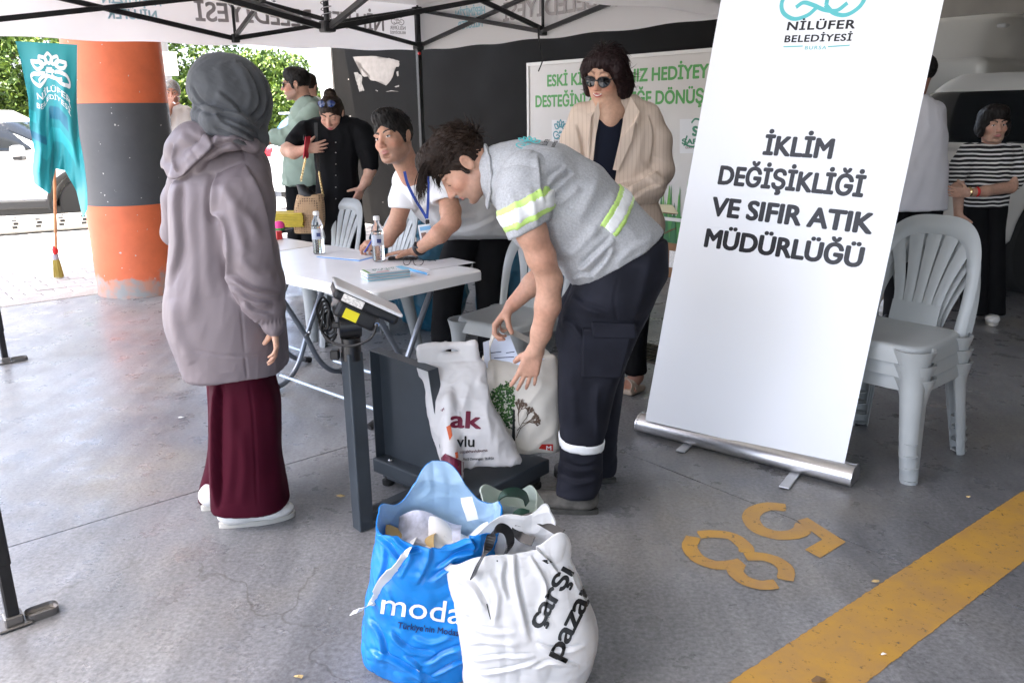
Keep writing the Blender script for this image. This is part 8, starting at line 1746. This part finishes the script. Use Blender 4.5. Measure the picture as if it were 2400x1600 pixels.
# white delivery van in the garage
yaw = R_(222); cpos = A(5.70, 10.92, 0)
vehicle('delivery_van', cpos, yaw, VPAINT, 5.6, 2.0, [(0, .80, 2.75, .42, .97), (-.45, 1.35, 2.3, .6, .96)], [(.9, -.05, 2.62, .96), (1.2, -.12, 2.45, .95), (1.55, -.38, 2.12, .93), (1.9, -.60, 1.82, .90), (2.2, -.80, 1.58, .85), (2.42, -.95, 1.36, .74), (2.52, -1.0, 1.1, .6)], (1.85, -1.65), .36,
        [('windscreen', (1.05, .6), (4., 0), 1.22, 1.88, 0, .10), ('cab_window', (.55, 0), (1.35, .9), 1.20, 1.78, 1, 0), ('cab_window', (.55, 0), (1.35, .9), 1.20, 1.78, -1, 0)],
        [('grille', (2.72, 0, .78), (.08, 1.1, .26), .03, TRIM), ('bumper', (2.70, 0, .45), (.16, 1.9, .24), .05, TRIM), ('head_lamp', (2.62, .74, .92), (.16, .30, .34), .06, TRIM), ('head_lamp', (2.62, -.74, .92), (.16, .30, .34), .06, TRIM), ('mirror', (1.35, 1.12, 1.35), (.12, .20, .34), .04, TRIM), ('mirror', (1.35, -1.12, 1.35), (.12, .20, .34), .04, TRIM), ('roof_lamp', (.45, .62, 2.34), (.16, .10, .05), .02, M('lamp_pale', (.6, .6, .58), .3)), ('sticker', (1.62, -.55, 1.80), (.01, .12, .06), .0, M('sticker_pale', (.45, .35, .34), .5)), ('wiper', (2.05, .2, 1.26), (.03, .6, .02), .005, TRIM)], 'white high-roof delivery van parked in the garage behind the girl', 'van')
yaw = R_(214); vp_ = gy(2440, 590, 6.6); fx, fy_ = math.cos(yaw), math.sin(yaw); cpos = A(vp_[0], vp_[1], 0) * A(1, 1, 0) - A(fx, fy_, 0) * 1.2 + A(-fy_, fx, 0) * -.85
vehicle('pickup', cpos, yaw, VPAINT, 4.8, 1.86, [(0, .72, 2.35, .32, .92), (-.2, .92, 2.1, .18, .91)], [(.98, -.25, 1.55, .89), (1.2, -.3, 1.38, .86), (1.45, -.38, 1.15, .78), (1.66, -.45, .95, .66), (1.74, -.46, .8, .56)], (1.45, -1.5), .36,
        [('windscreen', (.62, .9), (3., 0), 1.14, 1.58, 0, .16), ('side_window', (-.35, 0), (.55, 1.), 1.14, 1.54, -1, 0), ('side_window', (-1.4, -.5), (-.45, 0), 1.14, 1.54, -1, 0), ('side_window', (-.35, 0), (.55, 1.), 1.14, 1.54, 1, 0)],
        [('door_handle', (-.25, -.94, .98), (.2, .03, .04), .01, VPAINT), ('bumper', (2.3, 0, .45), (.16, 1.7, .22), .05, TRIM), ('head_lamp', (2.26, .68, .84), (.14, .32, .16), .05, CLEAR), ('head_lamp', (2.26, -.68, .84), (.14, .32, .16), .05, CLEAR), ('underbody', (0, 0, .28), (4., 1.5, .12), .02, TRIM)], 'white car parked close beside the high-roof van in the garage', 'car')

# ------------------------------------------------------------------ street edge: pole, pipe, roll, broom
po = gy(402, 300, 11.5); pole = empty('utility_pole', up(po, 0)); MB().lathe([(.085, 0), (.075, 4.6)], up(po, 0), 20).build('shaft', M('pole_concrete', (.36, .36, .36), .8, var=.1, vs=8), pole, True); nb = gy(400, 150, 11.38); MB().box(nb, (.17, .004, .3), Euler((0, 0, R_(8))).to_matrix()).build('notice', M('paper_notice', (.7, .66, .6), .7, var=.25, vs=60), pole); tag(pole, 'grey concrete utility pole with a paper notice taped on', 'pole')
yp = gy(383, 300, 7.9); tag(MB().tube([up(yp, 0), up(yp, 4.15)], .035, 12).build('gas_pipe', M('yellow_pipe', (.75, .48, .02), .4), None, True), 'yellow gas pipe rising beside the pillar', 'pipe')
ra, rb = gz(-60, 556), gz(215, 536); rd_ = nrm(rb - ra); rl_ = empty('film_roll', up(ra, 0)); rr0 = .115
MB().tube([up(ra, rr0), up(rb + rd_ * .6, rr0)], rr0, 24).build('roll_body', M('roll_film', (.50, .48, .43), .22, var=.18, vs=5, coat=.3), rl_, True)
nR = int(np.linalg.norm(rb - ra) / .115)
for i in range(nR):
    c = up(ra + rd_ * (.2 + i * .27), rr0)
    if (c - ra) @ rd_ > np.linalg.norm(rb - ra) + .5: break
    for k in range(4):
        a_ = R_(150 + k * 28); sd_ = np.cross(rd_, EZ); sd_ = sd_ if sd_[1] < 0 else -sd_; nn_ = sd_ * math.cos(R_(-8 + k * 24)) + EZ * math.sin(R_(-8 + k * 24)); mm = np.stack([rd_, np.cross(nn_, rd_), nn_], 1); MB().box(c + nn_ * (rr0 + .0012) + rd_ * (.018 * (k % 2)), (.06, .034, .0015), Matrix(mm.tolist())).build('printed_mark', M('ink_black'), rl_)
tag(rl_, 'long film-wrapped roll with black printed marks lying on the paving', 'roll')
bm0 = gz(131, 652); bmY = bm0[1]; br0 = empty('broom', up(bm0, 0)); tp_ = gy(127, 385, bmY - .12); lowz = gy(131, 600, bmY)
MB().tube([gy(131, 583, bmY), gy(129, 480, bmY - .05), tp_], .0125 * 1.1, 10).build('handle', M('wood_handle', (.52, .25, .11), .5, var=.15, vs=12), br0, True); MB().lathe([(.012, 0), (.026, .02), (.028, .05), (.016, .085)], gy(131, 597, bmY), 14).build('socket', M('red_plastic'), br0, True); MB().lathe([(.028, 0), (.03, .02), (.028, .05)], gy(131, 608, bmY), 14).build('binding', M('grey_binding', (.35, .35, .4), .4), br0, True)
rr = random.Random(8); mb = MB(); tb0 = gy(131, 606, bmY)
for i in range(70):
    a_ = rr.uniform(0, 6.28); q = rr.random() ** .5; p = tb0 + A(.024 * q * math.cos(a_), .024 * q * math.sin(a_), 0); e_ = A(p[0] + .02 * q * math.cos(a_), p[1] + .02 * q * math.sin(a_), bm0[2] + rr.uniform(.002, .02)); mb.tube([p, e_], [.004, .0025], 4)
tag(mb.build('bristles', M('straw', (.45, .36, .08), .7), br0), kind='stuff'); tag(br0, 'wooden broom with yellow bristles standing on the paving', 'broom')

# ------------------------------------------------------------------ trees and hedge in full sun
LEAF = [M('leaf_light', (.15, .22, .03), .55, spec=.4), M('leaf_mid', (.10, .16, .025), .55, spec=.4), M('leaf_dark', (.045, .085, .018), .6, spec=.3)]; BARK = M('bark', (.12, .085, .06), .9, bump=.5, bs=30)
def tree(p, h, rx, rz, n, label, seed, cz=None, nclump=30, leaf=.06):
    n = int(n * 1.9); rr = np.random.default_rng(seed); t = empty('tree', p); cz = cz or h - rz; c = A(p[0], p[1], p[2] + cz)
    tk = [A(*p), A(*p) + A(.05, 0, cz * .5), c + A(0, 0, rz * .3)]; MB().tube(spline(tk, 6), list(np.linspace(.13, .04, 13)), 10).build('trunk', BARK, t, True)
    for k in range(5): a = k * 1.3 + seed; MB().tube(spline([c + A(0, 0, -rz * .5 + k * .12), c + A(math.cos(a) * rx * .35, math.sin(a) * rx * .35, -rz * .1 + k * .1), c + A(math.cos(a) * rx * .7, math.sin(a) * rx * .7, rz * .25)], 4), list(np.linspace(.05, .012, 9)), 6).build('limb', BARK, t, True)
    d = rr.normal(size=(nclump, 3)); d /= np.linalg.norm(d, axis=1, keepdims=True); cc = c + d * A(rx, rx, rz) * (rr.uniform(.25, .95, (nclump, 1))); cr = rr.uniform(.28, .5, nclump) * rx * .8
    for li in range(3):
        m = n // 3; ci = rr.integers(0, nclump, m); q = rr.normal(size=(m, 3)); q /= np.linalg.norm(q, axis=1, keepdims=True); P = cc[ci] + q * (cr[ci] * rr.uniform(.5, 1.05, m) ** .6)[:, None]
        P = P[P[:, 2] > p[2] + .15]; m = len(P); a = rr.normal(size=(m, 3)) + A(0, 0, .3); a /= np.linalg.norm(a, axis=1, keepdims=True); b = np.cross(a, rr.normal(size=(m, 3))); b /= np.linalg.norm(b, axis=1, keepdims=True); s = (leaf * rr.uniform(.6, 1.3, m))[:, None]
        V = np.stack([P - a * s, P + b * s * .42, P + a * s, P - b * s * .42], 1).reshape(-1, 3); F = np.arange(4 * m).reshape(m, 4); tag(link('crown', quadmesh('crown', V, F, False), LEAF[li], t), kind='stuff')
    tag(t, label, 'tree')
tree(gy(10, 470, 15.5) * A(1, 1, 0), 4.3, 1.7, 1.9, 9000, 'bushy green tree behind the white suv', 1, 2.3)
tree(gy(300, 470, 15.5) * A(1, 1, 0), 4.2, 1.5, 1.8, 5000, 'bushy green tree mostly hidden by the banded pillar', 2, 2.2)
tree(gy(455, 470, 16.5) * A(1, 1, 0), 3.2, 1.25, 1.35, 8000, 'leafy green shrub tree behind the smoking man', 3, 1.75)
tree(gy(640, 460, 17.5) * A(1, 1, 0), 3.0, 1.1, 1.2, 7000, 'leafy green tree seen past the grey headscarf', 4, 1.6)
tree(gy(738, 460, 18.5) * A(1, 1, 0), 2.6, .95, .95, 6000, 'slim green tree next to the white pier', 5, 1.5)
tree(gy(-140, 470, 14.5) * A(1, 1, 0), 4.2, 1.6, 1.9, 4000, 'bushy green tree at the end of the parked suv', 6, 2.2)
# pale garden wall closing the far side of the road
tag(MB().box((-6, 24, .55), (60, .3, 1.2), Euler((0, 0, R_(12))).to_matrix()).build('garden_wall', M('garden_wall', (.5, .48, .45), .9, var=.1, vs=1)), 'pale low garden wall across the road behind the trees', 'wall')
# ------------------------------------------------------------------ bits of litter on the floor
rr = random.Random(15)
LITT = (('paper_scrap', 425, 979, .035, 'print_white', 'white paper scrap on the floor beside the maroon trousers'), ('leaf', 800, 1163, .04, 'kraft_paper', 'brown leaf scrap on the floor by the scale post'), ('leaf', 2052, 1362, .03, 'kraft_paper', 'small dry stalk on the yellow bay line'), ('leaf', 1922, 1594, .05, 'brown_tape', 'reddish dry leaf on the yellow bay line'), ('paper_scrap', 700, 1585, .03, 'kraft_paper', 'crumpled tan scrap on the bare floor left of the blue bag'), ('paper_scrap', 2072, 1534, .02, 'print_white', 'tiny white scrap on the floor below the bay line'), ('leaf', 350, 722, .03, 'bark', 'dark twig scrap on the floor in front of the pillar'), ('paper_scrap', 2270, 1165, .02, 'kraft_paper', 'pale crumb on the floor beside the stacked chairs'))
for nm, x, y, s_, mt, lb in LITT:
    c = gz(x, y, .006); n = 7; P = [c + A(s_ * .5 * math.cos(k * 6.283 / n) * rr.uniform(.6, 1.1), s_ * .28 * math.sin(k * 6.283 / n) * rr.uniform(.6, 1.1), rr.uniform(0, .006)) for k in range(n)]
    mb = MB(); top = [mb.bm.verts.new(Vector(p)) for p in P]; ce = mb.bm.verts.new(Vector(c + A(0, 0, .007)))
    for k in range(n): mb.bm.faces.new((top[k], top[(k + 1) % n], ce))
    tag(mb.build(nm, M(mt)), lb, 'litter')
